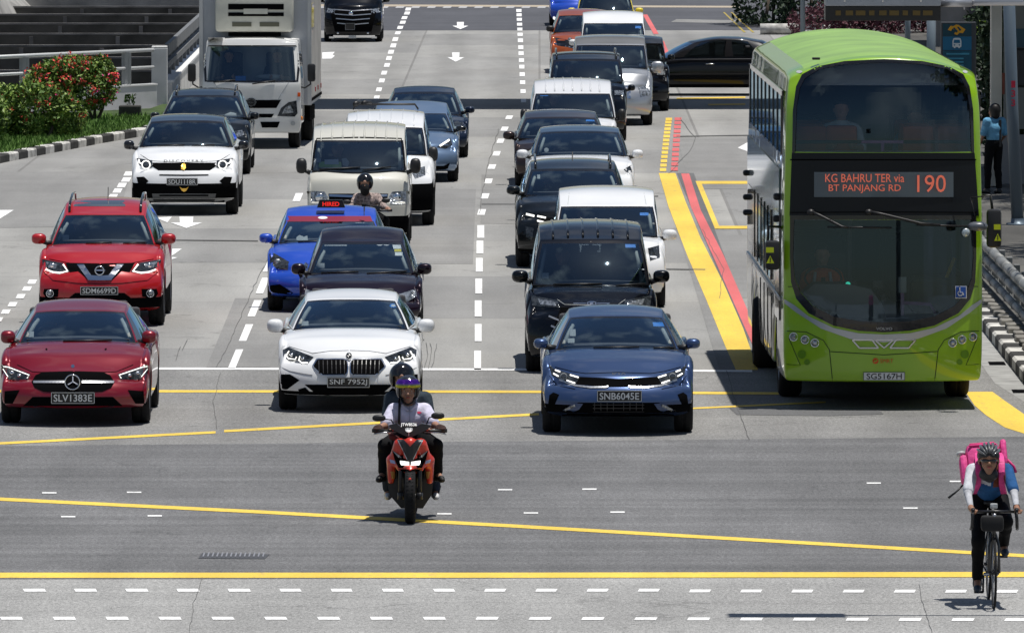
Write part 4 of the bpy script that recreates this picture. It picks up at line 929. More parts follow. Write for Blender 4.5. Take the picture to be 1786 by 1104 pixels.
    # panel seams every car has: bonnet edges and wiper arms
    def loc2px(x, z, y=0):
        v = root.matrix_world @ Vector((x, y, z)); d = v-CAM; t = F/FW.dot(d)
        return (CX+d.x*t, CY-UP.dot(d)*t)
    for ft in feats:
        kind = ft[0]
        if kind == 'p':
            _, nm, m_, poly, mir = ft[:5]; o_ = ft[5] if len(ft) > 5 else .006
            rr = ft[6] if len(ft) > 6 else 0
            sf.patch(nm, m_, poly, root, mir, o_, 5 if near else 4, .012, rr)
        elif kind == 'l': sf.line(ft[1], ft[2], ft[3], ft[4], root, ft[5], ft[6] if len(ft) > 6 else .007)
        elif kind == 'w':
            sw.patch(ft[1], ft[2], ft[3], root, ft[4], ft[5] if len(ft) > 5 else -.012, 5, .004)
        elif kind == 'plate':
            _, (a0, b0, a1, b1), s_, fg, bgm = ft
            h, d = sf.hit((a0+a1)/2, (b0+b1)/2); sc = F/(Y0); w_ = (a1-a0)/sc; h_ = (b1-b0)/sc
            hh = [sf.hit(x_, y_)[0].y for x_, y_ in ((a0, b0), (a1, b1), (a0, b1), ((a0+a1)/2, b0))]
            yy = min(hh+[h.y])-.02
            m = MB(); m.box((h.x, yy, h.z), (w_, .014, h_), None, .004)
            pl = m.build('number_plate', bgm, root, False)
            m = MB(); fr = .006
            for a_ in (-1, 1): m.box((h.x+a_*(w_/2-.006), yy-.008, h.z), (.006, .003, h_-.012)); m.box((h.x, yy-.008, h.z+a_*(h_/2-.006)), (w_-.02, .003, .005))
            m.build('plate_border', fg, pl)
            if s_: text('plate_lettering', s_, w_*.88, h_*.62, fg, pl, (h.x, yy-.0095, h.z), depth=.002, bold=.012)
        elif kind == 'text':
            _, nm, s_, (a0, b0, a1, b1), m_ = ft
            h, d = sf.hit((a0+a1)/2, (b0+b1)/2); sc = F/Y0
            yy = min(sf.hit(x_, (b0+b1)/2)[0].y for x_ in (a0, (a0+a1)/2, a1))
            text(nm, s_, (a1-a0)/sc, (b1-b0)/sc, m_, root, (h.x, yy-.012, h.z), depth=.006, bold=.01)
        elif kind == 'ring':
            _, nm, m_, (x_, y_), r_, t_, mir = ft
            h, d = sf.hit(x_, y_); sc = F/Y0; yq = min(sf.hit(x_+r_*u_, y_+r_*w_)[0].y for u_, w_ in ((0, 1), (0, -1), (1, 0), (-1, 0), (0, 0)))
            for mr in ((0, 1) if mir else (0,)):
                m = MB(); m.lathe([((t_/2)*math.cos(a_)*.5, r_/sc+(t_/2/sc)*math.sin(a_)) if False else (.012*math.cos(a_), r_/sc+(t_/2/sc)*math.sin(a_)) for a_ in [k*math.pi/3 for k in range(6)]], 28, 'y', (-h.x if mr else h.x, yq-.03, h.z), closed=True)
                m.build(nm, m_, root, True)
        elif kind == 'lens':
            _, nm, m_, (x_, y_), r_, mir = ft
            h, d = sf.hit(x_, y_); sc = F/Y0
            for mr in ((0, 1) if mir else (0,)):
                m = MB(); m.ball((-h.x if mr else h.x, h.y-.004, h.z), (r_/sc, .03, r_/sc), 18); m.build(nm, m_, root, True)
    root['_s'] = 0; del root['_s']
    info = dict(root=root, body=body, roof=cab, ws=ws, sf=sf, sw=sw, cwz=cwz, yc=yc, yh=yh, rfz=rfz, sd=sd, loc2px=loc2px, hdz=hdz, bx=bx, tx=tx_, L=L, Y0=Y0, X0=X0, yr=yr, yaw=yaw, W=W)
    return info
def wipers(I, pts):   # two wiper arms lying on the lower edge of the windshield, in picture points
    for a, b in pts:
        q = []
        for t in (0, .5, 1):
            h, d = I['sf'].hit(lerp(a[0], b[0], t), lerp(a[1], b[1], t)); q.append(h-d*.03)
        m = MB(); m.tube(q, .012, 6); m.build('wiper', BLK, I['root'], True)

# -------- drivers: one seated upper body, copied
SKIN = mat('skin', (.42, .24, .16), .55, noise=.06)
def cloth(nm, c): return mat('cloth_'+nm, c, .85, noise=.16, nscale=13, bump=.8, spec=.2)
HAIR = mat('black_hair', (.012, .01, .009), .5)
def bust():
    pr = [((0, 0, .0), (0, -.02, .38), .15, .14), ((-.15, -.02, .40), (.15, -.02, .40), .075, .075), ((0, -.02, .42), (0, -.03, .54), .06, .055, .03),
          ((0, -.03, .62), (0, -.05, .68), .085, .088, .03), ((0, -.06, .58), (0, -.085, .58), .05, .04, .03), ((0, -.13, .635), (0, -.15, .62), .012, .014, .02),
          ((-.085, -.03, .63), (-.09, -.03, .66), .015, .018, .01), ((.085, -.03, .63), (.09, -.03, .66), .015, .018, .01),
          ((-.2, -.02, .37), (-.26, -.16, .17), .058, .045), ((-.26, -.16, .17), (-.13, -.40, .2), .042, .03), ((-.13, -.4, .2), (-.10, -.46, .23), .034, .03),
          ((.2, -.02, .37), (.26, -.16, .17), .058, .045), ((.26, -.16, .17), (.13, -.40, .2), .042, .03), ((.13, -.4, .2), (.10, -.46, .23), .034, .03)]
    for sx in (-1, 1):
        for i in range(4):
            z = .245-.018*i; pr.append(((sx*.10, -.47, z), (sx*.115, -.5, z-.004), .011, .010, .008))
            pr.append(((sx*.115, -.5, z-.004), (sx*.14, -.48, z-.01), .010, .009, .008))
        pr.append(((sx*.09, -.45, .25), (sx*.13, -.46, .275), .012, .010, .01))
    b = blob('person', pr, SKIN, None, .013, .035)
    sh = blob('shirt', [(a, c, r+.012, q+.012) for (a, c, r, q, *_) in pr[:2]]+[(pr[8][0], pr[8][1], .072, .06), (pr[11][0], pr[11][1], .072, .06)], cloth('driver_grey', (.16, .17, .19)), b, .016, .04)
    hr = blob('hair', [((0, -.02, .66), (0, -.04, .71), .098, .09), ((0, .0, .6), (0, .0, .66), .088, .095)], HAIR, b, .013, .03, cut=lambda X, Y, Z: np.minimum(-(Y+.075), .01+0*X)-(0.6*(Z-.69)))
    return b, sh, hr
_B = bust(); _Bused = [False]
def driver(I, label, side=-1, col=None, dz=0, cat='person', dy=0, group=None):
    b, sh, hr = _B
    if _Bused[0]: b = b.copy(); C.objects.link(b); sh = sh.copy(); C.objects.link(sh); hr = hr.copy(); C.objects.link(hr); sh.parent = b; hr.parent = b
    _Bused[0] = True
    if col: sh.data = sh.data.copy(); sh.data.materials[0] = col
    z = min(I['rfz']-.97, I['cwz']-.33)+dz
    b.location = I['root'].matrix_world @ Vector((side*I['sd'], I['yh']+.38+dy, z)); b.rotation_euler = (0, 0, I['yaw'])
    tag(b, label, cat, group or 'drivers and passengers behind glass'); return b

def ribs(I, n, w, y0, y1, m_, r=.008):   # pressed ribs that follow the roof skin
    me = I['roof'].data; b = BVHTree.FromPolygons([v.co.copy() for v in me.vertices], [tuple(p.vertices) for p in me.polygons])
    for k in range(n):
        x = (k-(n-1)/2)*w; q = []
        for j in range(9):
            y = lerp(y0, y1, j/8); h = b.ray_cast(Vector((x, y, 4)), Vector((0, 0, -1)))
            if h[0] is not None: q.append(h[0]+Vector((0, 0, r*.1)))
        if len(q) > 2: m = MB(); m.tube(q, r, 6); m.build('roof_rib', m_, I['root'], True)
# ================================================================ the traffic
RED1 = paint('deep_red', (.21, .0015, .010), .25, .3); RED2 = paint('bright_red', (.42, .005, .008), .1, .35)
WH = paint('white', (.78, .79, .80), 0, .4); WHV = paint('van_white', (.62, .61, .57), 0, .45); BLU = paint('slate_blue', (.04, .075, .18), .5, .3)
BLKP = paint('black', (.002, .0025, .0045), .1, .25); NAVY = paint('navy', (.006, .012, .03), .3, .3); MAR = paint('dark_maroon', (.010, .003, .009), .3, .3)
TAXI = paint('taxi_blue', (.012, .07, .50), .1, .35); DGR = paint('charcoal', (.008, .010, .012), .3, .3); STL = paint('steel_blue', (.16, .24, .37), .5, .3)
BRN = paint('brown', (.04, .027, .025), .5, .3); SILP = paint('silver', (.48, .49, .50), .7, .3); ORP = paint('burnt_orange', (.42, .085, .012), .3, .3); YEL = paint('yellow', (.75, .6, .02), 0, .4)
PRL = paint('pearl_white', (.66, .67, .69), 0, .4)
CREAM = paint('cream', (.56, .55, .49), 0, .45)
# ---- dark red saloon, front left
I = car('sedan', 'dark red saloon at the front left, three-pointed star in its round-ended grille', 'car', 127, 737, 1.84, 'sedan', 646, 596, 540, 522, 104, 78, RED1, bot=.23, mirror=(247, 576, 273, 599), feats=[
 ('l', 'bonnet_seam', MBK, [(30, 636), (56, 648), (70, 649), (127, 647.5)], 1.0, True),
 ('p', 'side_intake', MBK, [(8, 682), (34, 680), (22, 704), (7, 704)], True),
 ('p', 'lower_intake', MBK, [(40, 708), (57, 692), (197, 692), (214, 708)], False, .005),
 ('p', 'grille', MBK, [(55, 666), (62, 654), (74, 649), (127, 648), (180, 649), (192, 654), (200, 666), (194, 676), (178, 683), (127, 684), (76, 683), (60, 676)], False, .008),
 ('l', 'grille_bar', SIL, [(58, 665.5), (113, 665.5)], 4, True, .02), ('l', 'bumper_strip', CHR, [(57, 712), (127, 712.5)], 1.6, True, .01),
 ('p', 'headlight', LAMP, [(1, 636), (12, 637), (53, 652.5), (49, 661.5), (15, 661.5), (6, 650)], True, .007),
 ('lens', 'projector_lens', CHR, (21, 651), 4.5, True), ('lens', 'projector_lens', CHR, (34, 655), 3.6, True), ('l', 'daytime_running_light', LED, [(5, 639), (14, 640), (51, 654), (47, 659.5)], 1.3, True, .02), ('l', 'daytime_running_light', LED, [(5, 643), (14, 657)], 1.1, True, .02),
 ('ring', 'star_badge', CHR, (127, 665.5), 13, 2.6, False), ('l', 'badge_star', CHR, [(127, 656), (127, 665.5)], 1.8, False, .035), ('l', 'badge_star', CHR, [(127, 665.5), (118.5, 670.5)], 1.8, False, .035), ('l', 'badge_star', CHR, [(127, 665.5), (135.5, 670.5)], 1.8, False, .035),
 ('p', 'bonnet_badge', CHR, circ(127, 638.5, 3.2, 8), False), ('p', 'washer_jet', MBK, circ(81, 609, 2, 6), True),
 ('w', 'toll_unit', GRY, rect(47, 578, 59, 588), False), ('plate', (89, 683.5, 165.5, 704), 'SLV1383E', LTR, PLB)])
wipers(I, [((110, 594.5), (195, 593))]); driver(I, 'driver at the wheel of the dark red saloon', col=cloth('dark', (.03, .03, .035)))
# ---- red SUV
I = car('suv_car', 'bright red SUV with glass sunroof and chrome V in its grille', 'car', 174, 566, 1.82, 'suv', 458, 425, 373, 347, 91, 69, RED2, bot=.27, low=.40, mirror=(281, 407, 307, 426), rails=True, feats=[
 ('l', 'bonnet_seam', MBK, [(86, 452), (122, 459), (174, 460)], 1.0, True),
 ('p', 'grille', MBK, [(113, 459), (174, 461), (235, 459), (226, 475), (212, 473), (196, 488), (154, 488), (136, 473), (122, 475)], False, .006),
 ('p', 'grille_chrome_v', CHR, [(134, 461), (146, 461), (159, 480), (174, 481), (174, 489), (154, 488.5)], True, .02),
 ('p', 'headlight', LAMP, [(73, 452), (110, 458.6), (122, 474), (101, 478), (86, 473.5), (75, 463)], True),
 ('p', 'headlamp_reflector', LAMPC, [(80, 456), (100, 461), (97, 469), (84, 467)], True, .012),
 ('l', 'daytime_running_light', LED, [(80, 470), (92, 474.5), (104, 476), (118, 473), (110, 461)], 2.6, True, .02),
 ('lens', 'projector_lens', CHR, (92, 463), 4.5, True), ('l', 'bumper_seam', MBK, [(72, 470), (92, 489), (135, 494), (174, 495)], .7, True), ('ring', 'badge', CHR, (174, 471.5), 7.5, 2.4, False), ('l', 'badge_bar', CHR, [(165, 471.5), (183, 471.5)], 2.6, False, .035),
 ('p', 'lower_intake', MBK, [(118, 521), (131, 511), (217, 511), (230, 521), (234, 531), (114, 531)], False),
 ('l', 'skid_strip', SIL, [(112, 541), (174, 542)], 2.5, True, .012),
 ('p', 'fog_light_pocket', MBK, [(77, 504), (102, 504), (101, 518), (80, 520), (75, 512)], True), ('ring', 'fog_light_rim', CHR, (87.5, 511.5), 6.2, 1.6, True), ('lens', 'fog_light', LAMPC, (87.5, 511.5), 5, True),
 ('p', 'sunroof', mat('sunroof_glass', (.06, .075, .09), .06, coat=1), [(131, 349.5), (217, 349.5), (219, 360), (128, 360)], False, .008, 2),
 ('w', 'toll_unit', GRY, rect(109, 410, 120, 419), False), ('plate', (140, 499.5, 206.5, 514.5), 'SDM6699D', LTR, PLB)])
m = MB(); m.tube([(.02, 2.5, I['rfz']-.03), (.02, 2.6, I['rfz']+.16)], .006, 5); m.build('aerial', BLK, I['root'])
wipers(I, [((150, 424.5), (195, 423)), ((215, 424.5), (255, 423))]); driver(I, 'driver behind the windscreen of the bright red SUV')
# ---- white SUV, black roof
I = car('suv_car', 'white SUV with a black roof and black dashboard-wide grille, gold drop ornament', 'car', 321, 373, 1.93, 'suv', 283, 255, 210, 200, 82, 63, WH, GBK, bot=.3, low=.55, mirror=(415.5, 245, 434, 261), mm=GBK, feats=[
 ('text', 'bonnet_lettering', 'D I S C O V E R Y', (286, 279, 355, 283), BLK),
 ('p', 'grille', MBK, [(265, 284), (377, 284), (377, 290), (366, 297.5), (276, 297.5), (265, 290)], False, .006),
 ('p', 'headlight', LAMP, [(239, 276), (265.6, 280), (265.6, 292), (254, 296), (243, 288)], True, .007),
 ('ring', 'daytime_running_light', LED, (255, 287.3), 7, 2.4, True), ('l', 'daytime_running_light', LED, [(242, 278), (243, 284), (248, 286)], 2.4, True, .02),
 ('p', 'gold_drop_ornament', mat('gold', (.7, .42, .08), .3, .8), [(319, 286), (321, 284), (323.5, 287), (324, 293), (321, 297), (316, 295.5), (316, 290)], False, .02),
 ('l', 'bumper_slot', MBK, [(278, 305.5), (321, 306)], 2.2, True, .005),
 ('p', 'fog_light_pocket', MBK, [(238, 309), (251, 308.5), (259, 316), (255, 320), (249.5, 330), (242, 325)], True),
 ('p', 'lower_intake', MBK, [(263, 338), (271, 324.6), (367, 324.6), (379, 338)], False, .007),
 ('p', 'skid_plate', mat('grey_trim', (.10, .105, .11), .5), [(265, 338), (377, 338), (374, 352), (268, 352)], False, .02), ('l', 'skid_slot', MBK, [(278, 341.5), (321, 341.5)], 2.5, True, .034), ('l', 'skid_strip', SIL, [(268, 355.5), (321, 356)], 2, True, .02),
 ('p', 'emblem', mat('gold', (.7, .42, .08), .3, .8), [(313, 326), (318, 329), (324, 329), (329, 326), (325, 333), (321, 335), (317, 333)], False, .02),
 ('l', 'bonnet_seam', MBK, [(245, 270), (262, 281), (321, 283.5)], .7, True),
 ('w', 'toll_unit', GRY, rect(254, 249, 262, 253), False), ('plate', (290.5, 311, 345, 323.5), 'SDU1118R', LTR, PLB)])
wipers(I, [((275, 254), (322, 253)), ((335, 254), (375, 253))]); driver(I, 'driver behind the windscreen of the white black-roofed SUV')
# ---- dark SUV behind it
I = car('suv_car', 'dark navy SUV with roof rails right behind the white SUV', 'car', 354, 303, 1.88, 'suv', 224, 205, 166, 155, 75, 57, DGR, bot=.28, mirror=(436, 196, 452, 209), rails=True, near=False, feats=[
 ('p', 'headlight', LAMPC, [(410, 229), (422, 227), (427, 235), (414, 240)], True), ('p', 'grille', MBK, rect(300, 232, 408, 246), False), ('w', 'windscreen_parcel', GRY, [(392, 200), (402, 196), (412, 198), (413, 205), (392, 205)], False)])
driver(I, 'driver of the dark navy SUV behind the white SUV')
# ---- blue taxi
I = car('taxi_car', 'bright blue taxi with maroon windscreen band and lit red roof sign', 'taxi', 573, 541, 1.85, 'sedan', 458, 423, 384, 358, 92, 76, TAXI, bot=.25, mirror=(676, 407, 700, 424), feats=[
 ('p', 'headlight', LAMP, [(469, 440), (478, 441.5), (504, 456.6), (502, 471), (483, 469), (472, 460)], True), ('lens', 'headlamp_reflector', LAMPC, (484, 458), 6.5, True),
 ('p', 'fog_light_pocket', MBK, [(470.6, 498), (488, 496), (511, 511), (507, 514.5), (470.6, 510)], True), ('p', 'grille', MBK, [(520, 478), (626, 478), (618, 495), (528, 495)], False),
 ('w', 'maroon_sun_band', mat('maroon_film', (.20, .012, .04), .5), [(500, 377), (646, 377), (650, 386.5), (496, 386.5)], False, .004),
 ('w', 'band_logo', WHT, circ(563, 379.8, 8.5, 14, 2.4), False, .009), ('w', 'dashboard_toys', GRY, [(517, 414), (522, 410), (530, 413), (536, 411), (537, 419), (517, 419)], False), ('w', 'licence_sticker', WHT, rect(620, 385, 636, 389), False)])
wipers(I, [((520, 422), (570, 420))]); driver(I, 'driver of the bright blue taxi', col=cloth('white_shirt', (.5, .5, .5)))
m = MB(); zt = I['rfz']-.02; m.prism([(-.21, 0), (.21, 0), (.17, .115), (-.17, .115)], 0, .16, Matrix.Translation((0, 2.2, zt)))
sg = m.build('taxi_roof_sign', BLK, I['root']); text('sign_lettering', 'HIRED', .25, .062, mat('red_led', (1, .03, .02), .4, emit=.75), sg, (0, 2.193, zt+.055), depth=.004)
m = MB(); m.tube([(.5, 2.0, zt-.04), (.5, 2.0, zt+.02)], .01); m.box((.5, 2.0, zt+.05), (.075, .04, .05), None, .01); m.tube([(.5, 1.9, zt-.1), (.5, 2.0, zt+.04)], .007, 5); m.build('roof_sensor', BLK, I['root'])
# ---- white saloon, twin kidney grille
I = car('sedan', 'white saloon with a twin kidney grille, halted on the stop line behind the scooter', 'car', 608.5, 713.5, 1.80, 'sedan', 611, 573, 520, 504, 103, 77.5, WH, bot=.22, low=.29, mirror=(729, 556, 758, 580), feats=[
 ('l', 'bonnet_seam', mat('seam_grey', (.15, .15, .16), .6), [(504, 604), (545, 616), (575, 612), (608, 611)], .8, True),
 ('p', 'headlight', LAMP, [(493, 610), (503, 605), (547, 622.6), (537, 634), (515, 632.5), (494, 622.6)], True, .006),
 ('l', 'daytime_running_light', LED, [(504, 612), (499, 620), (503, 625), (515, 626.5), (517, 622)], 1.8, True, .022), ('l', 'daytime_running_light', LED, [(523, 621), (521, 628), (526, 632.5), (537, 632.5)], 1.8, True, .022),
 ('lens', 'projector_lens', CHR, (509, 619), 3.6, True), ('lens', 'projector_lens', CHR, (529, 625.5), 3.4, True), ('l', 'bumper_seam', mat('seam_grey', (.15, .15, .16), .6), [(489, 640), (505, 647), (530, 652), (545, 654)], .8, True), ('p', 'kidney_rim', CHR, [(544, 638.5), (552, 624.6), (600, 624.6), (607, 627), (608, 640), (607, 650), (602, 654), (561, 654.5)], True, .012, 2), ('p', 'kidney_grille', MBK, [(546.5, 638.5), (553.5, 626.5), (600, 626.5), (605, 629), (606, 640), (605, 649), (600, 652), (562, 652.5)], True, .028, 2)]
 + [('l', 'grille_slat', mat('slat_grey', (.035, .035, .037), .4), [(x, 628), (x+.5, 651)], 1.3, True, .044) for x in (556, 563.5, 571, 578.5, 586, 593.5, 600.5)] + [
 ('p', 'badge', MBK, circ(608.5, 619.8, 5.4), False, .01), ('p', 'badge_field', WHT, [(608.5, 616), (612, 619.8), (608.5, 619.8)], False, .025), ('p', 'badge_field', WHT, [(608.5, 623.6), (605, 619.8), (608.5, 619.8)], False, .025), ('ring', 'badge_ring', CHR, (608.5, 619.8), 4.8, 1, False),
 ('p', 'side_intake', MBK, [(490, 652.6), (506, 652.6), (522.5, 663), (501, 679), (489, 679)], True), ('p', 'lower_intake', MBK, [(531, 670.5), (686, 670.5), (662, 690), (555, 690)], False, .005), ('p', 'corner_intake', MBK, [(520, 679), (532.4, 675.5), (545, 688), (521, 688)], True),
 ('w', 'toll_unit', GRY, rect(526, 560, 538, 568), False), ('w', 'round_sticker', SKY_, circ(686, 533, 6.5, 14, 3.4), False), ('w', 'round_sticker_centre', WHT, circ(686, 533, 4, 10, 2), False, -.007), ('plate', (570.5, 657.5, 645, 676), 'SNF 7952J', LTR, PLB)])
m = MB(); m.ball((0, I['yh']-.02, I['hdz']-.1), (.07, .05, .045), 12); m.build('camera_pod', BLK, I['root'], True)
driver(I, 'driver at the wheel of the white kidney-grille saloon', col=cloth('dark', (.03, .03, .035))); driver(I, 'front passenger in the white kidney-grille saloon', 1)
# ---- dark maroon saloon
I = car('sedan', 'very dark maroon saloon between the blue taxi and the white saloon', 'car', 628, 580, 1.76, 'sedan', 512, 476, 421, 395, 92, 70, MAR, bot=.24, mirror=(728, 459, 753, 479), feats=[
 ('p', 'headlight', LAMPC, [(696, 513), (725, 504), (727, 516.6), (710, 527), (698, 522)], True), ('p', 'grille', MBK, [(580, 522), (676, 522), (668, 536), (588, 536)], False),
 ('w', 'sticker_strip', GRY, rect(566, 425, 605, 429), False), ('w', 'paper_label', WHT, [(684, 424), (698, 424), (700, 434), (686, 434)], False), ('w', 'yellow_label', YEL, rect(688, 434.5, 700, 439), False), ('w', 'paper_label', WHT, rect(689, 440, 702, 446), False), ('w', 'round_label', WHT, circ(662, 426, 6, 12, 2.6), False), ('w', 'round_label', WHT, circ(674, 426, 6, 12, 2.6), False),
 ('w', 'toll_unit', GRY, rect(555, 459, 566, 468), False)])
wipers(I, [((560, 475.5), (625, 474)), ((640, 477), (710, 473))]); driver(I, 'driver of the very dark maroon saloon', col=cloth('blue_shirt', (.12, .16, .25)))
# ---- cream van
I = car('van', 'boxy cream van with weathered roof behind the motorcyclist', 'van', 625, 436, 1.73, 'van', 345, 298, 243, 217, 84, 79, CREAM, bot=.3, low=.60, mirror=(715, 276, 734, 303), mm=BLK, W0=.93, lean=.02, feats=[
 ('p', 'headlight', LAMPC, [(534.5, 334), (548, 333.5), (566, 334.5), (572, 344), (569, 356), (537, 356)], True), ('lens', 'headlamp_reflector', CHR, (558, 345), 8, True),
 ('p', 'grille', MBK, [(573, 338), (677, 338), (675, 354), (575, 354)], False), ('l', 'grille_bar', CHR, [(574, 341), (625, 343)], 4, True, .02), ('l', 'windscreen_gasket', MBK, [(548, 299), (543.5, 297), (552.5, 242), (625, 240)], 2.2, True, .008),
 ('w', 'yellow_green_paper', mat('lime_paper', (.5, .68, .2), .6), [(556, 285), (562, 282), (595, 283), (596, 292), (556, 292)], False), ('w', 'white_papers', WHT, [(566, 279), (590, 278), (591, 287), (566, 287)], False, -.008), ('w', 'plastic_bag', GRY, [(596, 277), (604, 276), (609, 283), (607, 291), (598, 289)], False), ('w', 'toll_unit', GRY, rect(551, 276, 560, 284), False)])
wipers(I, [((556, 296), (628, 292)), ((632, 297), (682, 291))])
ribs(I, 8, .18, 1.0, 3.8, CREAM, .016)
driver(I, 'driver of the boxy cream van', col=cloth('dark', (.03, .03, .035)))
# ---- white van with dark bumper
I = car('van', 'white compact van with deep black bumper, half hidden behind the cream van', 'van', 671, 392, 1.76, 'mpv', 290, 270, 220, 194, 74, 66, WH, bot=.26, low=.74, mirror=(747, 256, 764, 282), mm=BLK, yc=.7, yh=1.2, near=False, feats=[
 ('p', 'headlight', LAMPC, [(716, 297), (741, 290), (742, 306), (724, 312)], True), ('p', 'grille', MBK, rect(628, 299, 712, 314), False)])
m = MB()
for y in (3.6, 4.0): m.tube([(-.6, y, I['rfz']-.03), (-.56, y, I['rfz']+.06), (.5, y, I['rfz']+.06), (.56, y, I['rfz']-.03)], .014, 6)
m.tube([(-.56, 3.5, I['rfz']+.07), (-.5, 4.1, I['rfz']+.09)], .05, 8); m.tube([(-.42, 3.6, I['rfz']+.09), (-.3, 3.9, I['rfz']+.09)], .04, 8)
m.build('roof_load', BLK, I['root'], True); ribs(I, 6, .2, 1.3, 4.2, WH, .014); driver(I, 'driver of the white compact van')
# ---- steel blue saloon and dark saloon behind it
I = car('sedan', 'pale steel blue saloon with smooth grille-less nose, one lamp glowing', 'car', 717, 316, 1.86, 'sedan', 249, 229, 197, 176, 74, 60, STL, bot=.22, mirror=(795, 219, 813.5, 229), mm=GBK, near=False, feats=[
 ('p', 'headlight', LAMP, [(762, 257), (786, 241), (789, 253), (777, 260)], True), ('l', 'daytime_running_light', LED, [(767, 255), (784, 244)], 3.2, True, .015), ('p', 'lower_intake', MBK, [(660, 290), (774, 290), (785, 284), (780, 298), (655, 298)], False)])
driver(I, 'driver of the pale steel blue saloon')
I = car('sedan', 'near-black blue saloon behind the pale steel blue one, nearest the shadow band', 'car', 739, 274, 1.86, 'sedan', 219, 200, 160, 150, 66, 52, NAVY, bot=.22, mirror=(811, 186, 828, 198), near=False, feats=[
 ('p', 'headlight', LAMP, [(783, 217), (806, 208), (808, 218), (796, 223)], True), ('p', 'grille', MBK, rect(700, 222, 772, 236), False), ('w', 'windscreen_parcel', GRY, rect(735, 178, 745, 182), False)])
driver(I, 'driver of the near-black blue saloon')
# ---- black MPV, far left lane
I = car('mpv_car', 'black people carrier with chrome slats beyond the box truck, alone up the road', 'car', 616, 73, 1.74, 'mpv', 8, -8, -46, -66, 46, 44, BLKP, bot=.2, mirror=(668, -4, 680, 5), near=False, feats=[
 ('p', 'grille', MBK, [(575, 18), (657, 18), (648, 56), (584, 56)], False)]+[('l', 'grille_bar', SIL, [(582+i*2, 17+i*8), (616, 19.5+i*8)], 1.6, True, .012) for i in range(4)]+[
 ('p', 'headlight', LAMPC, [(646, 17), (662, 14.5), (663, 22), (648, 24.5)], True), ('lens', 'badge', CHR, (612, 24.5), 4, False), ('lens', 'fog_light', CHR, (589.6, 58.5), 2.2, True), ('p', 'bumper_insert', CHR, rect(574, 64.5, 583, 67.5), True), ('p', 'bumper_insert', SIL, rect(608, 64.5, 621, 67.5), False),
 ('plate', (602, 41, 619, 53), '', GRY, PLB)])
driver(I, 'driver of the black people carrier up the road')
# ---- blue saloon, front of right lane
I = car('sedan', 'slate blue saloon leading the right lane, dark split headlights and silver lip', 'car', 1079, 753, 1.84, 'sedan', 652, 608, 549, 532, 108, 81, BLU, bot=.27, low=.36, mirror=(1196, 590, 1221, 608), feats=[
 ('l', 'bonnet_seam', MBK, [(968, 640), (1000, 648), (1022, 651), (1079, 649)], .9, True),
 ('p', 'grille', MBK, [(1011, 657), (1055, 659), (1079, 661), (1103, 659), (1147, 657), (1154, 670), (1100, 674), (1058, 674), (1004, 670)], False, .008),
 ('l', 'grille_lip', SIL, [(975, 662), (1004, 672), (1030, 675), (1057, 674.5), (1061, 673)], 3.0, True, .014),
 ('p', 'headlight', LAMP, [(957, 634), (966, 643), (1013, 657), (1005, 670), (980, 663), (962, 653.6)], True),
 ('l', 'daytime_running_light', LED, [(968, 645), (977, 648)], 2.3, True, .02), ('l', 'daytime_running_light', LED, [(965, 651), (974, 656)], 2.3, True, .02), ('l', 'daytime_running_light', LED, [(994, 653.5), (1009, 658)], 2.3, True, .02), ('l', 'daytime_running_light', LED, [(988, 663), (1003, 668)], 2.3, True, .02), ('ring', 'headlamp_ring', GRY, (983, 656), 5.5, 1.2, True),
 ('l', 'bumper_seam', MBK, [(958, 655), (972, 672), (1003, 678)], .8, True), ('text', 'badge_lettering', 'KIΛ', (1067.5, 650, 1093, 654), SIL),
 ('p', 'side_intake', MBK, [(958, 689), (965, 684), (975, 688), (964, 713), (955, 713)], True),
 ('p', 'lower_grille', MBK, [(1008, 702), (1150, 702), (1172, 726), (984, 726)], False), ('p', 'fog_light_trim', BLU, [(972, 723), (1000, 703), (1017, 704), (1010, 714), (990, 723)], True, .014), ('l', 'fog_light', LAMPC, [(979, 718), (1003, 707)], 4, True, .03)]
 + [('l', 'grille_slat', mat('slat_dark', (.035, .035, .037), .4), [(1034, y), (1079, y)], 1.2, True, .03) for y in (706, 712, 718)] + [('l', 'grille_slat', mat('slat_dark', (.035, .035, .037), .4), [(x, 702), (x, 722)], 1.2, True, .034) for x in (1037, 1048, 1059, 1070)] + [
 ('w', 'blue_label', SKY_, [(1138, 562), (1159, 562), (1160, 569), (1140, 569)], False), ('w', 'toll_unit', GRY, rect(990, 590, 1002, 598), False), ('w', 'dashboard_camera', GRY, rect(994, 574, 1004, 586), False), ('plate', (1041, 680.5, 1119.5, 700.5), 'SNB6045E', LTR, PLB)])
wipers(I, [((1035, 606), (1115, 605)), ((1140, 606.5), (1176, 606))]); driver(I, 'driver with a hand on the wheel of the slate blue saloon', col=cloth('dark', (.03, .03, .035)))
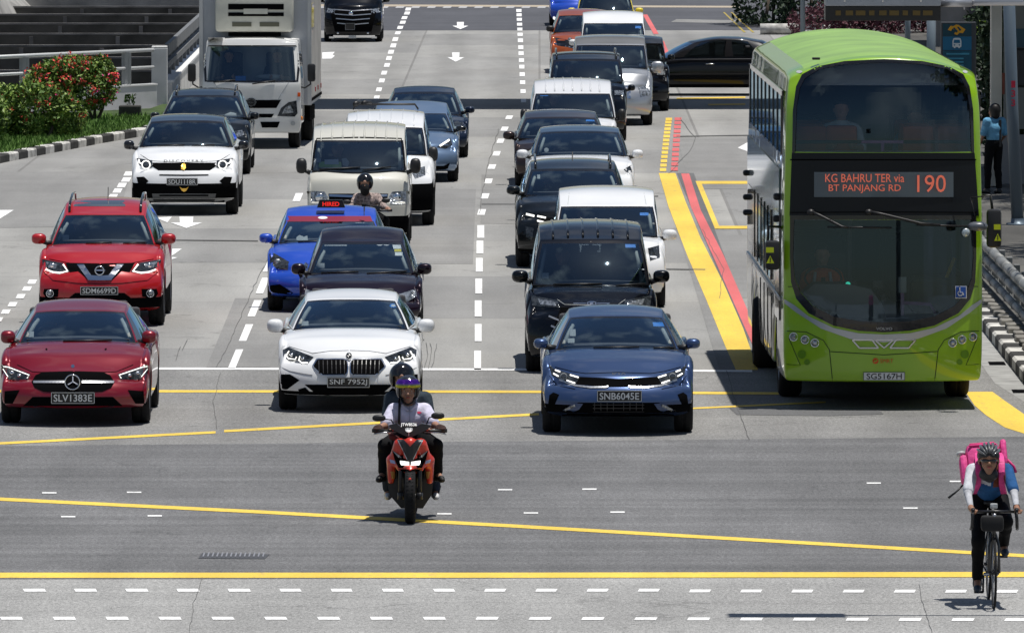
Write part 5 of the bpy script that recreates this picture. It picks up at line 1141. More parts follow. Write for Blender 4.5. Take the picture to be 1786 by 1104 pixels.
# ---- black MPV behind
I = car('mpv_car', 'tall glossy black people carrier directly behind the slate blue saloon', 'car', 1032, 647, 1.76, 'mpv', 526, 497, 417, 388, 104, 88, BLKP, bot=.22, mirror=(1139, 471, 1168, 493), feats=[
 ('l', 'bonnet_seam', GRY, [(972, 522), (985, 531), (1032, 532)], .6, True),
 ('p', 'headlight', LAMP, [(926, 515), (973, 524), (975, 536.6), (928, 533)], True), ('p', 'headlamp_reflector', LAMPC, [(938, 521), (968, 526), (970, 534), (942, 531)], True, .012), ('p', 'badge', CHR, circ(1032, 529, 9, 12, 4), False), ('l', 'grille_bar', CHR, [(1000, 529), (1022, 529)], 1.8, True),
 ('p', 'grille', MBK, [(978, 536), (1086, 536), (1100, 575), (964, 575)], False), ('l', 'chrome_slash', SIL, [(957, 551), (976, 559)], 3, True, .012), ('l', 'chrome_slash', SIL, [(961, 568), (972, 573)], 3, True, .012),
 ('w', 'blue_label', SKY_, [(1090, 425), (1108, 425), (1109, 432), (1091, 432)], False), ('w', 'red_white_label', mat('pink_label', (.7, .1, .25), .5), rect(955, 421, 980, 425), False), ('w', 'toll_unit', GRY, rect(945, 476, 957, 486), False)])
wipers(I, [((965, 496), (1050, 495)), ((1075, 498), (1125, 495))]); driver(I, 'driver leaning in the tall black people carrier', dz=.03)
ribs(I, 6, .2, 1.55, 4.2, BLKP, .016)
# ---- white MPV
I = car('mpv_car', 'white people carrier peeping out to the right of the tall black one', 'car', 1061, 535, 1.74, 'mpv', 428, 412, 358, 328, 90, 82, WH, bot=.24, mirror=(1155, 400, 1181, 419), feats=[
 ('p', 'headlight', LAMP, [(1130, 433), (1149.5, 428), (1151, 449), (1134, 455)], True), ('p', 'grille', MBK, rect(1006, 440, 1116, 462), False), ('w', 'blue_label', SKY_, rect(1116, 371, 1131, 376), False),
 ('l', 'roof_seam', GRY, [(1127, 357), (1122, 330)], 1, True)])
driver(I, 'driver of the white people carrier')
# ---- charcoal SUV
I = car('suv_car', 'charcoal green SUV with slanted white light bars, left of the white people carrier', 'car', 1001, 465, 1.88, 'suv', 366, 340, 294, 278, 87, 73, DGR, bot=.25, low=.36, mirror=(1092, 324, 1116, 340), rails=True, feats=[
 ('l', 'daytime_running_light', LED, [(917.5, 373.5), (932, 377)], 3.6, True, .012), ('l', 'daytime_running_light', LED, [(937, 377), (952, 380)], 3, True, .012), ('l', 'daytime_running_light', LED, [(937, 385), (954, 389)], 3, True, .012),
 ('p', 'grille', MBK, [(938, 380), (1064, 380), (1052, 408), (950, 408)], False, .004), ('p', 'headlight', LAMP, [(916, 395), (931, 398), (928, 419), (918, 414)], True), ('w', 'driver_hand_rest', GRY, rect(937, 305, 942, 312), False)])
m = MB(); m.tube([(0, 2.6, I['rfz']-.03), (0, 2.75, I['rfz']+.1)], .01, 5); m.build('aerial', BLK, I['root'])
driver(I, 'driver of the charcoal green SUV')
# ---- white saloon-SUV with glass roof
I = car('hatchback_car', 'white electric car with dark glass roof and smooth nose, mid right lane', 'car', 1013, 388, 1.92, 'sedan', 291, 271, 228, 219, 82, 68, WH, mat('glass_roof', (.02, .035, .06), .08, coat=1), bot=.22, mirror=(1102, 261, 1122, 276), re=.8, rb=.25, feats=[
 ('p', 'headlight', LAMP, [(1088, 296), (1103, 286), (1107, 297), (1098, 304)], True), ('p', 'lower_intake', MBK, rect(955, 330, 1070, 338), False), ('w', 'toll_unit', GRY, circ(953, 262, 4), False)])
driver(I, 'driver of the white glass-roofed electric car')
I = car('hatchback_car', 'brown metallic compact SUV just left of the silver van', 'car', 979, 325, 1.8, 'suv', 257, 241, 204, 192, 77, 61, BRN, bot=.24, mirror=(1058, 229, 1079, 244), near=False, feats=[
 ('p', 'headlight', LAMP, [(899, 262), (914, 266), (913, 274), (901, 272)], True), ('p', 'grille', MBK, rect(930, 268, 1028, 282), False), ('w', 'blue_label', SKY_, rect(1022, 207, 1037, 212), False), ('w', 'toll_unit', GRY, rect(918, 230, 924, 236), False)])
driver(I, 'driver of the brown compact SUV')
I = car('van', 'silver white van with ribbed roof behind the brown compact SUV', 'van', 1000, 293, 1.76, 'mpv', 222, 205, 162, 138, 75, 66, PRL, bot=.26, mirror=(1078, 190, 1091, 212), mm=BLK, near=False, feats=[
 ('p', 'headlight', LAMPC, [(1058, 222), (1074, 220), (1075, 234), (1060, 234)], True), ('w', 'blue_label', SKY_, rect(942, 164, 956, 168), False)])
ribs(I, 7, .18, 1.55, 4.2, PRL, .016); driver(I, 'driver of the silver white van')
I = car('mpv_car', 'boxy black people carrier with ribbed roof behind the silver white van', 'car', 1024, 245, 1.74, 'mpv', 158, 143, 103, 91, 64, 58, BLKP, bot=.25, mirror=(1095, 148, 1108, 159), near=False, rails=True, feats=[('p', 'headlight', LAMPC, rect(1072, 158, 1088, 166), True)])
driver(I, 'driver of the boxy black people carrier')
I = car('mpv_car', 'silver people carrier with chrome grille beside the boxy black one', 'car', 1066, 218, 1.9, 'mpv', 143, 119, 77, 62, 65, 60, SILP, bot=.24, mirror=(1135, 107, 1158, 128), mm=SILP, near=False, feats=[
 ('p', 'headlight', LAMPC, [(1113, 153), (1134, 149), (1135, 165), (1117, 170)], True), ('p', 'grille', CHR, rect(1035, 150, 1100, 172), False), ('w', 'round_sticker', WHT, circ(1117, 114, 3), False)])
driver(I, 'driver of the silver people carrier')
I = car('suv_car', 'black car squeezed between the silver people carrier and the crossing saloon', 'car', 1101, 193, 1.82, 'suv', 128, 108, 76, 62, 62, 56, BLKP, bot=.24, mirror=(1164, 95, 1177, 105), near=False, feats=[('p', 'headlight', LAMPC, rect(1146, 124, 1160, 131), True)])
I = car('van', 'white van farther back behind the silver people carrier', 'van', 1071, 155, 1.7, 'mpv', 88, 70, 40, 20, 56, 52, WH, bot=.25, mirror=(1132, 69, 1148, 80), near=False, feats=[('w', 'blue_label', SKY_, rect(1108, 46, 1118, 50), False)])
I = car('hatchback_car', 'burnt orange hatchback in the distance, left of the farther white van', 'car', 1018, 128, 1.77, 'suv', 68, 56, 26, 16, 53, 42, ORP, bot=.24, mirror=(1068, 45, 1082, 56), mm=BLK, near=False, feats=[
 ('p', 'grille', GBK, [(968, 66), (1000, 72), (1000, 84), (972, 80)], False), ('lens', 'headlight', LAMPC, (994, 70), 4, True), ('l', 'grille_bar', CHR, [(966, 76), (1000, 84)], 2, True)])
I = car('taxi_car', 'distant yellow taxi at the top of the photo behind the farther white van', 'taxi', 1057, 77, 1.82, 'sedan', 36, 22, -16, -28, 50, 40, YEL, bot=.24, mirror=(1108, 14, 1122, 24), near=False)
I = car('taxi_car', 'distant blue taxi at the top of the photo, farthest in the queue', 'taxi', 1009, 46, 1.82, 'sedan', -1, -22, -48, -62, 46, 38, TAXI, bot=.24, mirror=(1056, -14, 1068, -6), near=False, feats=[('lens', 'headlight', LED, (968, 32), 3.6, True), ('p', 'grille', MBK, rect(988, 18, 1030, 28), False)])
# ---- black saloon crossing behind the bus (side on)
q = P(1065, 168)
I = car('sedan', 'black saloon crossing the road sideways behind the green bus', 'car', 0, 0, 1.86, 'sedan', .70, .93, 1.33, 1.44, .78, .58, BLKP, loc=(q.x, q.y+.93), yaw=-math.pi/2, bot=.2, L=4.9, near=False, feats=[])
m = MB()
for y in (1.7, 2.75): m.tube([(.935, y+.62, .78), (.95, y+.66, .785), (.95, y+.8, .785), (.935, y+.84, .78)], .012, 6)
m.build('door_handle', CHR, I['root'], True)
# ================================================================ green double-deck bus
LIME = paint('lime_green', (.275, .50, .012), 0, .33); LIMER = mat('lime_roof', (.27, .45, .07), .45, coat=.5, noise=.22, nscale=1.3, coatr=.25); BSIDE = mat('bus_side_silver', (.26, .27, .26), .3, .3, coat=.8, noise=.1, nscale=.8)
GRN_IN = mat('bus_interior_grey', (.6, .62, .63), .8); ORS = mat('orange_seat', (.42, .09, .03), .7, noise=.1); PNK = mat('pink_rail', (.55, .22, .5), .4); BLKF = mat('black_band_glass', (.006, .008, .011), .4, coat=.3, spec=.2, coatr=.2)
bY = P(1380, 691).y-2.7; bx_ = PY(1542, 600, bY).x; byaw = math.atan((893-705)/F)
bus = tag(empty('double_deck_bus', (bx_, bY, 0), byaw), 'lime green double-deck bus with an LED route board in the bus lane', 'bus')
bpy.context.view_layer.update()
BH = 4.45; BW = 1.265; BL = 12.0
def bfn(a, y, c):
    aa = abs(a); f = max(0, 1-y/1.4)**1.6; g = max(0, (y-11.4)/.6)
    zb = .36
    for ax in (2.7, 8.35, 9.7):
        if abs(y-ax) < .56: zb = max(zb, .48+math.sqrt(max(0, .56**2-(y-ax)**2))*.98)
    zt = BH-.27*aa**2.3-.06*(1-min(1, y/1.2))**2-.05*g
    z = lerp(zb, zt, c)
    yy = y+f*(.30*aa**2.8+itp(c, [(0, .05), (.06, 0), (.25, .0), (.5, .05), (.8, .09), (.93, .15), (1, .30)]))-g*(.12*aa**3)
    x = a*BW*itp(c, [(0, .985), (.08, 1), (.5, 1), (.9, .975), (1, .94)])*(1-.02*f)
    return (x, yy, z)
A = sym([0, .25, .5, .7, .84, .94, 1.0]); Bb = [0, .06, .15, .3, .5, .8, 1.3, 1.8]
for ax in (2.7, 8.35, 9.7): Bb += [ax+.56*k for k in (-1.1, -1, -.97, -.85, -.6, -.3, 0, .3, .6, .85, .97, 1, 1.1)]
Bb = sorted(set(round(b, 3) for b in Bb+[4.5, 5.5, 6.5, 7.4, 10.8, 11.5, 11.8, 11.95, 12.0])); Bb = [b for i, b in enumerate(Bb) if i == 0 or b-Bb[i-1] > .03]
def bcl(side, a, y, c):
    if side == 's' and y > .55 and c < .90: return 1
    if side == 't' and y > .3 and abs(a) < .88: return 3
    return 0
vs, fs, mi = boxgrid(A, Bb, [0, .04, .1, .2, .35, .5, .65, .8, .9, .95, .98, 1], bfn, bcl)
bb = obj('body', vs, fs, [LIME, BSIDE, GRN_IN, LIMER], bus, True, mi); subsurf(bb, 2)
BS = Surf(bus, [bb], 1542, bY)
def bl(px, py, dy=.12):
    v = bus.matrix_world.inverted() @ PY(px, py, bY+dy); return v
def cutter(fnm):
    o = fnm.build('cut', [GRN_IN], bus); o.data.materials.clear(); [o.data.materials.append(x) for x in (LIME, BSIDE, GRN_IN, LIMER)]
    o.data.polygons.foreach_set('material_index', [2]*len(o.data.polygons))
    md = bb.modifiers.new('b', 'BOOLEAN'); md.operation = 'DIFFERENCE'; md.solver = 'EXACT'; md.object = o
    bake(bb); D.objects.remove(o)
UW = [(1386.7, 266), (1389.5, 185), (1395, 154), (1404, 137), (1428, 121.5), (1473, 112.3), (1542, 109)]
LW = [(1385, 383.5), (1383, 448), (1385.8, 485), (1396, 510), (1417.6, 533.8), (1453.8, 552), (1497, 560), (1542, 562)]
def full(h): return h+[(2*1542-x, y) for x, y in reversed(h[:-1])]
m = MB(); m.box((0, 6.15, 3.5), (2.26, 11.1, 1.06)); cutter(m)
m = MB(); m.box((0, 6.1, 1.73), (2.34, 11.4, 1.22)); cutter(m)
for h in (UW, LW):
    pl = [(bl(x, y).x*.995, bl(x, y).z) for x, y in full(h)]
    m = MB(); m.prism(pl if sum(pl[i][0]*pl[(i+1) % len(pl)][1]-pl[(i+1) % len(pl)][0]*pl[i][1] for i in range(len(pl))) > 0 else pl[::-1], -.6, .75); cutter(m)
m = MB(); m.box((0, 6.2, 3.52), (3, 10.4, .72)); cutter(m)
m = MB(); m.box((0, 5.6, 1.86), (3, 4.4, .8)); cutter(m)
bb.data.polygons.foreach_set('use_smooth', [True]*len(bb.data.polygons)); bb.data.set_sharp_from_angle(angle=R(32))
BS.patch('upper_windscreen', GLB, full(UW), bus, False, .0, 8, .006); BS.patch('lower_windscreen', GLB, full(LW), bus, False, .0, 8, .006)
UO = [(1381.5, 268), (1383, 192), (1388.4, 151), (1398.8, 130), (1424.6, 116.4), (1472.8, 107), (1542, 103.6)]
LO = [(1377.8, 376), (1377.8, 448.7), (1379.6, 492), (1388.7, 521), (1410.4, 546.4), (1453.8, 568), (1497.3, 577), (1542, 579.8)]
BS.patch('windscreen_surround', GBK, UO+UW[::-1], bus, True, .008, 6); BS.patch('windscreen_surround', GBK, [(1542, 376)]+LO+LW[::-1]+[(1542, 383.5)], bus, True, .008, 6)
BS.patch('destination_panel', BLKF, [(1381, 267), (1700, 267), (1707.5, 377), (1377, 377)], bus, False, .006, 8)
BS.line('panel_gap', MBK, [(1378, 279), (1542, 279)], 2.2, bus, True, .014); BS.line('panel_gap', MBK, [(1377, 371), (1542, 370)], 1.6, bus, True, .014)
BS.patch('silver_swoosh', SIL, [(1363, 519), (1385, 532), (1410, 551.5), (1453.8, 572), (1497, 581.3), (1542, 583.5), (1542, 597), (1482.8, 591), (1432, 573), (1388.7, 545), (1363, 525)], bus, True, .01, 6)
DSP = mat('led_panel', (.085, .115, .14), .3, coat=.6); LEDO = mat('led_orange', (.9, .19, .11), .4, emit=.32)
BS.patch('route_display', DSP, rect(1420, 300.5, 1663, 344), bus, False, .014, 10)
def btext(nm, s, a0, b0, a1, b1, m_, off=.03, bold=.0, dp=.004):
    h, d = BS.hit((a0+a1)/2, (b0+b1)/2); hy = min(BS.hit(x, (b0+b1)/2)[0].y for x in (a0, (a0+a1)/2, a1)); sc = F/bY
    return text(nm, s, (a1-a0)/sc, (b1-b0)/sc, m_, bus, (h.x, hy-off, h.z), depth=dp, bold=bold)
btext('route_lettering', 'KG BAHRU TER via', 1439, 303.5, 1577, 318, LEDO, .03, .0); btext('route_lettering', 'BT PANJANG RD', 1445, 322, 1571, 337, LEDO, .03, .0); btext('route_number', '190', 1599, 305, 1649, 335, LEDO, .06, .0)
PG = mat('seam_dark_green', (.03, .06, .008), .6)
for l in ([(1367, 577), (1406, 579), (1436, 593.5), (1446.6, 610), (1452, 664)], [(1446.6, 613), (1542, 619)], [(1367, 635), (1396, 637), (1376, 590)], [(1366, 500), (1383, 500)]): BS.line('panel_seam', PG, l, 1.5, bus, True, .003)
for x, y in ((1384, 587.4), (1403.9, 592.4), (1421, 598)):
    h, d = BS.hit(x, y)
    for sx in (-1, 1):
        m = MB(); cxx = sx*h.x; m.lathe([(-.02, .055), (-.028, .048), (.0, .042)], 20, 'y', (cxx, h.y, h.z)); o = m.build('headlight', CHR, bus, True); m = MB(); m.ball((cxx, h.y+.0, h.z), (.041, .022, .041), 16); m.build('lens', LAMPC, o, True)
for x, y, r in ((1398.4, 618, 7.5), (1407.5, 631.6, 5)): BS.patch('fog_lamp_cover', mat('green_shade', (.12, .27, .012), .3, coat=1), circ(x, y, r), bus, True, .012); 
for pl in (((1486.7, 593), (1521, 593)), ((1521, 593), (1532, 607)), ((1532, 607), (1499, 607)), ((1499, 607), (1486.7, 593))): BS.line('grille_outline', CHR, list(pl), 2.4, bus, True, .016, 4)
for a, b in (((1526, 593), (1558, 593)), ((1526, 593), (1542, 607)), ((1558, 593), (1542, 607))): BS.line('grille_outline', CHR, [a, b], 2.2, bus, False, .016, 4)
btext('maker_lettering', 'VOLVO', 1528, 570.7, 1556, 575.3, SIL); BS.patch('operator_logo', mat('logo_orange', (.7, .10, .01), .5), circ(1527, 629.5, 5.2), bus, False, .01); BS.line('logo_wave', LIME, [(1524, 631), (1530, 628)], 1.6, bus, False, .024); btext('operator_lettering', 'SMRT', 1535, 626, 1558, 633, mat('logo_orange', (.7, .10, .01), .5), .015)
h, d = BS.hit(1542, 656); hy = BS.hit(1506, 656)[0].y; m = MB(); m.box((h.x, hy-.02, h.z), (.52, .012, .105), None, .003); pl_ = m.build('number_plate', PLW, bus); text('plate_lettering', 'SG5167H', .44, .072, PLB, pl_, (h.x, hy-.028, h.z), depth=.002, bold=.01)
m = MB()
for sx in (-1, 1): m.box((h.x+sx*.256, hy-.028, h.z), (.006, .004, .105))
for sx in (-1, 1): m.box((h.x, hy-.028, h.z+sx*.05), (.51, .004, .005))
m.build('plate_border', PLB, pl_)
BS.patch('marker_lamp', GRY, circ(1394, 125.5, 5.5, 12, 2.6), bus, True, .016); BS.patch('wheelchair_sticker', WHT, rect(1666, 499, 1686, 520.5), bus, False, .012, 6); BS.patch('sticker_field', mat('access_blue', (.02, .08, .35), .4), rect(1667.2, 500.2, 1684.8, 519), bus, False, .026, 6)
for l in ([(1674, 504), (1674.5, 510), (1679, 510), (1681, 515)], [(1672, 508), (1670.5, 512), (1672.5, 515.5), (1677, 515.5), (1679, 513)]): BS.line('access_symbol', WHT, l, 1.3, bus, False, .04, 3)
BS.patch('access_symbol', WHT, circ(1674, 502.6, 1.3, 8), bus, False, .04, 3)
def brod(nm, pts, r, m_, off=.05, par=None, n=8):
    q = []
    for x, y in pts: h, d = BS.hit(x, y); q.append(h-d*off)
    mm = MB(); mm.tube(q, r, n); return mm.build(nm, m_, par or bus, True)
brod('wiper', [(1414, 369), (1430, 376), (1468, 395.5), (1478, 397)], .017, BLK); brod('wiper_blade', [(1443, 396), (1555, 397.5)], .012, BLK, .04)
brod('wiper', [(1515, 369), (1540, 374), (1606, 390), (1640, 393)], .017, BLK); brod('wiper_blade', [(1600, 392.5), (1689, 395)], .012, BLK, .04)
for x in (1414, 1515): h, d = BS.hit(x, 370); m = MB(); m.ball((h.x, h.y-.04, h.z), (.05, .05, .04), 10); m.build('wiper_pivot', BLK, bus, True)
h, d = BS.hit(1684, 405.5); m = MB(); m.ball((h.x, h.y-.03, h.z), (.055, .03, .055), 14); m.build('round_mirror', mat('pale_lens', (.5, .58, .62), .1, .3), bus, True)
# wing mirrors
YS = mat('warning_yellow', (.72, .80, .02), .5)
def bmir(x0, y0, x1, y1, dy, arm, st_):
    a, b = bl(x0, y0, dy), bl(x1, y1, dy); c = (a+b)/2
    m = MB(); m.box(tuple(c), (abs(b.x-a.x), .2, abs(b.z-a.z)), None, .045); o = m.build('wing_mirror', BLK, bus, True, True)
    for (sx0, sy0, sx1, sy1) in st_[:1]:
        p, q = bl(sx0, sy0, dy), bl(sx1, sy1, dy); m = MB(); m.box(((p.x+q.x)/2, c.y-.104, (p.z+q.z)/2), (q.x-p.x, .006, p.z-q.z)); m.build('warning_label', YS, o)
    (sx0, sy0, sx1, sy1) = st_[1]; p, q = bl(sx0, sy0, dy), bl(sx1, sy1, dy)
    m = MB(); m.prism([(p.x, q.z), (q.x, q.z), ((p.x+q.x)/2, p.z)], c.y-.108, c.y-.101); t = m.build('warning_triangle', YS, o)
    w = (p.x+q.x)/2; m = MB(); m.box((w, c.y-.11, lerp(q.z, p.z, .5)), (.012, .004, .045)); m.box((w, c.y-.11, lerp(q.z, p.z, .17)), (.012, .004, .012)); m.build('warning_mark', BLK, t)
    mm = MB(); mm.tube([bl(x, y, dy+k) for x, y, k in arm], .018, 8); mm.build('mirror_arm', BLK, o, True)
bmir(1334, 419.7, 1360.5, 470.5, .28, [(1365, 402, .5), (1361, 396, .4), (1341, 395, .3), (1339, 421, .28)], [(1335.6, 431, 1349, 440), (1336, 445, 1349.6, 458.5)])
bmir(1721, 365, 1746, 432, .25, [(1712, 346, .5), (1715, 341, .3), (1728, 341, .25), (1731, 368, .25)], [(1732.5, 391, 1744.3, 400), (1733, 406.5, 1745.5, 419.5)])
mm = MB(); mm.tube([bl(1697, 352, .15), bl(1693, 345, -.1), bl(1728, 341, -.3)], .008, 6); mm.tube([bl(1693, 345, -.1), bl(1703, 388, -.1)], .008, 6); mm.build('mirror_stay', BLK, bus, True)
a, b = bl(1689, 386, -.2), bl(1722, 404, -.2); m = MB(); m.ball(tuple((a+b)/2), (.125, .1, .06), 14, .8); m.build('kerb_mirror', mat('mirror_grey', (.10, .11, .13), .3, coat=.6), bus, True)
for py_, pz in ((11.3, 2.47), (11.3, 2.14), (11.3, 1.93)): m = MB(); m.box((-BW-.03, py_, pz), (.10, .12, .08), None, .03); m.build('side_bracket', BLK, bus)
for i, (px_, py_, z_) in enumerate(((-BW-.04, 1.0, 2.35), (-BW-.03, 1.1, 2.62))): m = MB(); m.box((px_, py_, z_), (.09, .12, .09), None, .03); m.build('side_bracket', BLK, bus)
# side windows, lower panels
SW = mat('side_glass_reflective', (.06, .07, .075), .07, .0, 1, noise=.3, nscale=1)
for sx in (-1, 1):
    for i in range(9): m = MB(); m.box((sx*(BW*.982+.002), 1.02+i*1.3, 3.52), (.02, .07, .74)); m.build('window_divider', GBK, bus)
    for i in range(6): m = MB(); m.box((sx*(BW+.012), 3.4+i*1.1, 1.9), (.02, .07, .9)); m.build('window_divider', GBK, bus)
    m = MB(); m.box((sx*(BW*.976-.002), 6.2, 3.92), (.02, 10.5, .07)); m.build('cant_rail', GBK, bus)
    for i in range(8): y0 = 1.02+i*1.3; m = MB(); m.box((sx*(BW*.982-.012), y0+.635, 3.52), (.02, 1.26, .72)); m.build('upper_window', GLS, bus)
    for i in range(4): y0 = 3.42+i*1.1; m = MB(); m.box((sx*(BW+.002), y0+.53, 1.86), (.02, 1.06, .8)); m.build('lower_window', GLS, bus)
    m = MB(); m.box((sx*(BW+.004), 1.55, 1.75), (.014, 1.25, 1.35)); m.build('front_door_glass' if sx > 0 else 'cab_window', SW, bus)
    m = MB(); m.box((sx*(BW+.004), 9.7, 1.95), (.014, 3.2, .75)); m.build('engine_panel', SW, bus)
    m = MB(); m.box((sx*(BW-.002), 6.4, 2.62), (.014, 10.6, .70)); m.build('advert_panel', mat('advert_panel', (.04, .11, .11), .2, coat=.6, noise=.6, nscale=1.4), bus)
    m = MB(); m.box((sx*(BW+.008), 6.2, 1.36), (.02, 11.0, .045)); m.build('side_trim', SIL, bus)
    for y in (1.9, 3.5, 4.7, 5.9, 7.1): m = MB(); m.box((sx*(BW+.003), y, .85), (.01, .012, .85)); m.build('panel_seam', MBK, bus)
    for ax, w_ in ((2.7, .29), (8.35, .5), (9.7, .3)): wheel(bus, sx*(BW-.20), ax, .48, w_, sx)
m = MB(); m.box((0, 6.2, .5), (1.7, 11, .3)); m.build('underbody', MBK, bus)
m = MB(); m.tube([(-.93, .5, BH-.27), (-.95, 2, BH-.235), (-.97, 11.8, BH-.245)], .012, 5); m.build('roof_seam', MBK, bus); m = MB(); m.box((-.83, .55, BH-.08), (.1, .08, .03), None, .01); m.build('roof_vent', BLK, bus)
# upper deck inside
def bseat(cx_, w_, y, z0, z1, m_, nm='seat'):
    m = MB(); m.box((cx_, y, (z0+z1)/2), (w_, .11, z1-z0), None, .045); m.box((cx_, y+.25, z0+.05), (w_, .45, .1), None, .03); return m.build(nm, m_, bus, True, True)
for r_ in range(5):
    for a0, a1 in ((1386, 1432), (1437, 1492), (1577, 1631), (1639, 1695)):
        c0 = bl((a0+a1)/2, 250, 1.0).x; bseat(c0*.96, .40, 1.0+r_*.95, 2.98, 3.52, ORS if r_ < 3 else SEAT)
m = MB(); z_ = bl(1540, 248, .5).z; m.tube([(-1.1, .5, z_), (-.26, .5, z_)], .022); m.tube([(.26, .5, z_), (1.1, .5, z_)], .022); m.build('grab_rail', BLK, bus, True); m = MB(); m.tube([(-.27, .5, z_), (.27, .5, z_)], .022); m.tube([(0, .5, z_), (0, .5, 2.97)], .022); m.build('centre_rail', PNK, bus, True)
# lower saloon inside
zz = lambda py, dy=.6: bl(1540, py, dy).z
m = MB(); m.prism([(-1.1, 1.12), (.05, 1.12), (.0, 1.3), (-.15, 1.5), (-.45, 1.56), (-.85, 1.56), (-1.05, 1.4)], .42, 1.0); m.build('dashboard', mat('bus_dash', (.17, .185, .19), .5), bus, True, True)
m = MB(); dx = bl(1436, 470, 1).x; m.tube([(dx+.23*math.cos(t), 1.05+.1*math.sin(t), 1.60+.14*math.sin(t)) for t in [2*math.pi*i/20 for i in range(21)]], .016, 6, False); m.tube([(dx, 1.05, 1.6), (dx, .95, 1.4)], .03); m.build('steering_wheel', BLK, bus, True)
m = MB(); m.box((-.05, .55, 1.55), (.14, .05, .1), None, .015); m.tube([(-.05, .6, 1.55), (-.02, .65, 1.25)], .01); m.box((.02, .6, 1.38), (.05, .04, .09)); m.build('ticket_machine', BLK, bus); m = MB(); q = bl(1480, 495, .5); m.box(tuple(q), (.2, .03, .06)); m.build('dash_screen', BLK, bus); q = bl(1479, 495, .47); m = MB(); m.ball(tuple(q), (.03, .01, .025)); m.build('green_lamp', mat('green_led', (.05, .75, .5), .4, emit=.8), bus, True)
q = bl(1574, 497, 1.2); m = MB(); m.box(tuple(q), (.1, .02, .2), None, .005); m.build('notice_card', mat('card', (.45, .47, .42), .6), bus); m = MB(); m.tube([(q.x, 1.22, q.z-.1), (q.x, 1.22, 1.12)], .025); m.tube([(q.x, 1.22, 1.28), (q.x+.35, 1.22, 1.26), (q.x+.42, 1.3, 1.15)], .022); m.build('purple_rail', PNK, bus, True)
m = MB(); m.tube([bl(1628, 540, 1.6), bl(1665, 450, 1.6)], .024); m.build('yellow_pole', mat('pole_yellow', (.6, .4, .03), .5), bus, True); m = MB(); m.box((.75, 1.9, 1.35), (.7, .9, .45), None, .1); m.build('wheel_box', mat('wheelbox', (.10, .09, .05), .6), bus)
for sx in (-1, 1):
    for r_ in range(4): bseat(sx*.68, .8, 4.0+r_*.9, 1.14, 1.95, SEAT)
m = MB(); m.box((-.35, 1.75, 1.8), (.05, .1, 1.2)); m.box((-.75, 1.85, 1.5), (.8, .05, .75)); m.build('driver_partition', BLK, bus)
def sit(label, x, y, z, col, sc=1.0):
    b, sh, hr = [o.copy() for o in _B]
    for o in (b, sh, hr): C.objects.link(o)
    sh.parent = b; hr.parent = b; sh.data = sh.data.copy(); sh.data.materials[0] = col
    b.location = bus.matrix_world @ Vector((x, y, z)); b.rotation_euler = (0, 0, byaw); b.scale = (sc,)*3; tag(b, label, 'person'); return b
q = bl(1467, 190, 1.25); sit('upper-deck passenger in a white T-shirt, left half of the upper windscreen', q.x, 1.28, q.z-.66, cloth('white_tee', (.55, .55, .55)))
q = bl(1597, 205, 2.2); sit('upper-deck passenger in light blue, right half of the upper windscreen', q.x, 2.3, q.z-.66, cloth('light_blue', (.12, .24, .4)))
q = bl(1434, 446, 1.35); drv = sit('bus driver in an orange high-visibility vest at the steering wheel', q.x, 1.4, q.z-.64, mat('hi_vis_orange', (.85, .13, .03), .7))
m = MB()
for sx in (-1, 1): m.tube([(sx*.09, -.175, .44), (sx*.11, -.19, .3), (sx*.10, -.19, .12)], .022, 6)
vst = m.build('reflective_strip', mat('reflective_tape', (.6, .6, .58), .4), drv, True)
# ================================================================ box truck
WT = paint('truck_white', (.72, .72, .69), 0, .45); WB = mat('box_panel_grey', (.40, .42, .45), .45, .1, noise=.1, nscale=1.5); WB2 = mat('box_side', (.42, .40, .37), .5, noise=.18, nscale=1.2)
tY = P(438, 257).y-1.05; tx0 = PY(438, 200, tY).x; tyaw = -.03
tk = tag(empty('box_truck', (tx0, tY, 0), tyaw), 'white refrigerated box truck towering behind the dark navy SUV', 'truck'); bpy.context.view_layer.update()
TW = 1.04
def tfn(a, y, c):
    aa = abs(a); f = max(0, 1-y/.8); z = lerp(.34 if y < .55 else .5, 2.32-.05*aa**3, c); k = max(0, (z-1.35)/.97)
    yy = y+f*(.16*aa**3+(.34*k if z > 1.35 else 0)+.04*max(0, (.6-z)))
    return (a*TW*itp(z, [(.3, .97), (.6, 1), (1.35, 1), (2.2, .93), (2.4, .9)]), yy, z)
cc = [0, .1, .2, .35, .51, .54, .6, .75, .88, .92, .97, 1]
def tcl(side, a, y, c):
    if side == 'f' and abs(a) < .9 and .54 < c < .92: return 1
    if side == 's' and .35 < y < 1.2 and .54 < c < .9: return 2
    return 0
vs, fs, mi = boxgrid(sym([0, .3, .6, .83, .9, .96, 1]), [0, .05, .15, .35, .55, .8, 1.2, 1.55, 1.6], cc, tfn, tcl)
cb = obj('cab', vs, fs, [WT, GL, GLD], tk, True, mi); subsurf(cb, 2); ps = split(cb, {1: ('windscreen', GL, True), 2: ('side_window', GLD, True)})
for _ in range(2): cb.data.materials.pop()
T = Surf(tk, [cb, ps[0]], 438, tY)
T.patch('cab_visor', WHT, [(363, 66), (521, 66), (522, 79.5), (362, 79.5)], tk, False, .05, 6, .04)
T.patch('windscreen_surround', GBK, [(358, 80), (355, 110), (357, 143), (438, 144.5), (438, 141.5), (360.5, 140.5), (359, 110), (362, 81.5), (438, 80.5), (438, 79)], tk, True, .006)
T.patch('grille', MBK, [(385, 175), (490, 175), (482, 189), (394, 189)], tk, False, .008); T.patch('lower_grille', MBK, [(395, 199), (478, 199), (474, 205.5), (400, 205.5)], tk, False, .006)
T.line('crease', GRY, [(505, 142), (490, 165), (478, 188)], 1.2, tk, True)
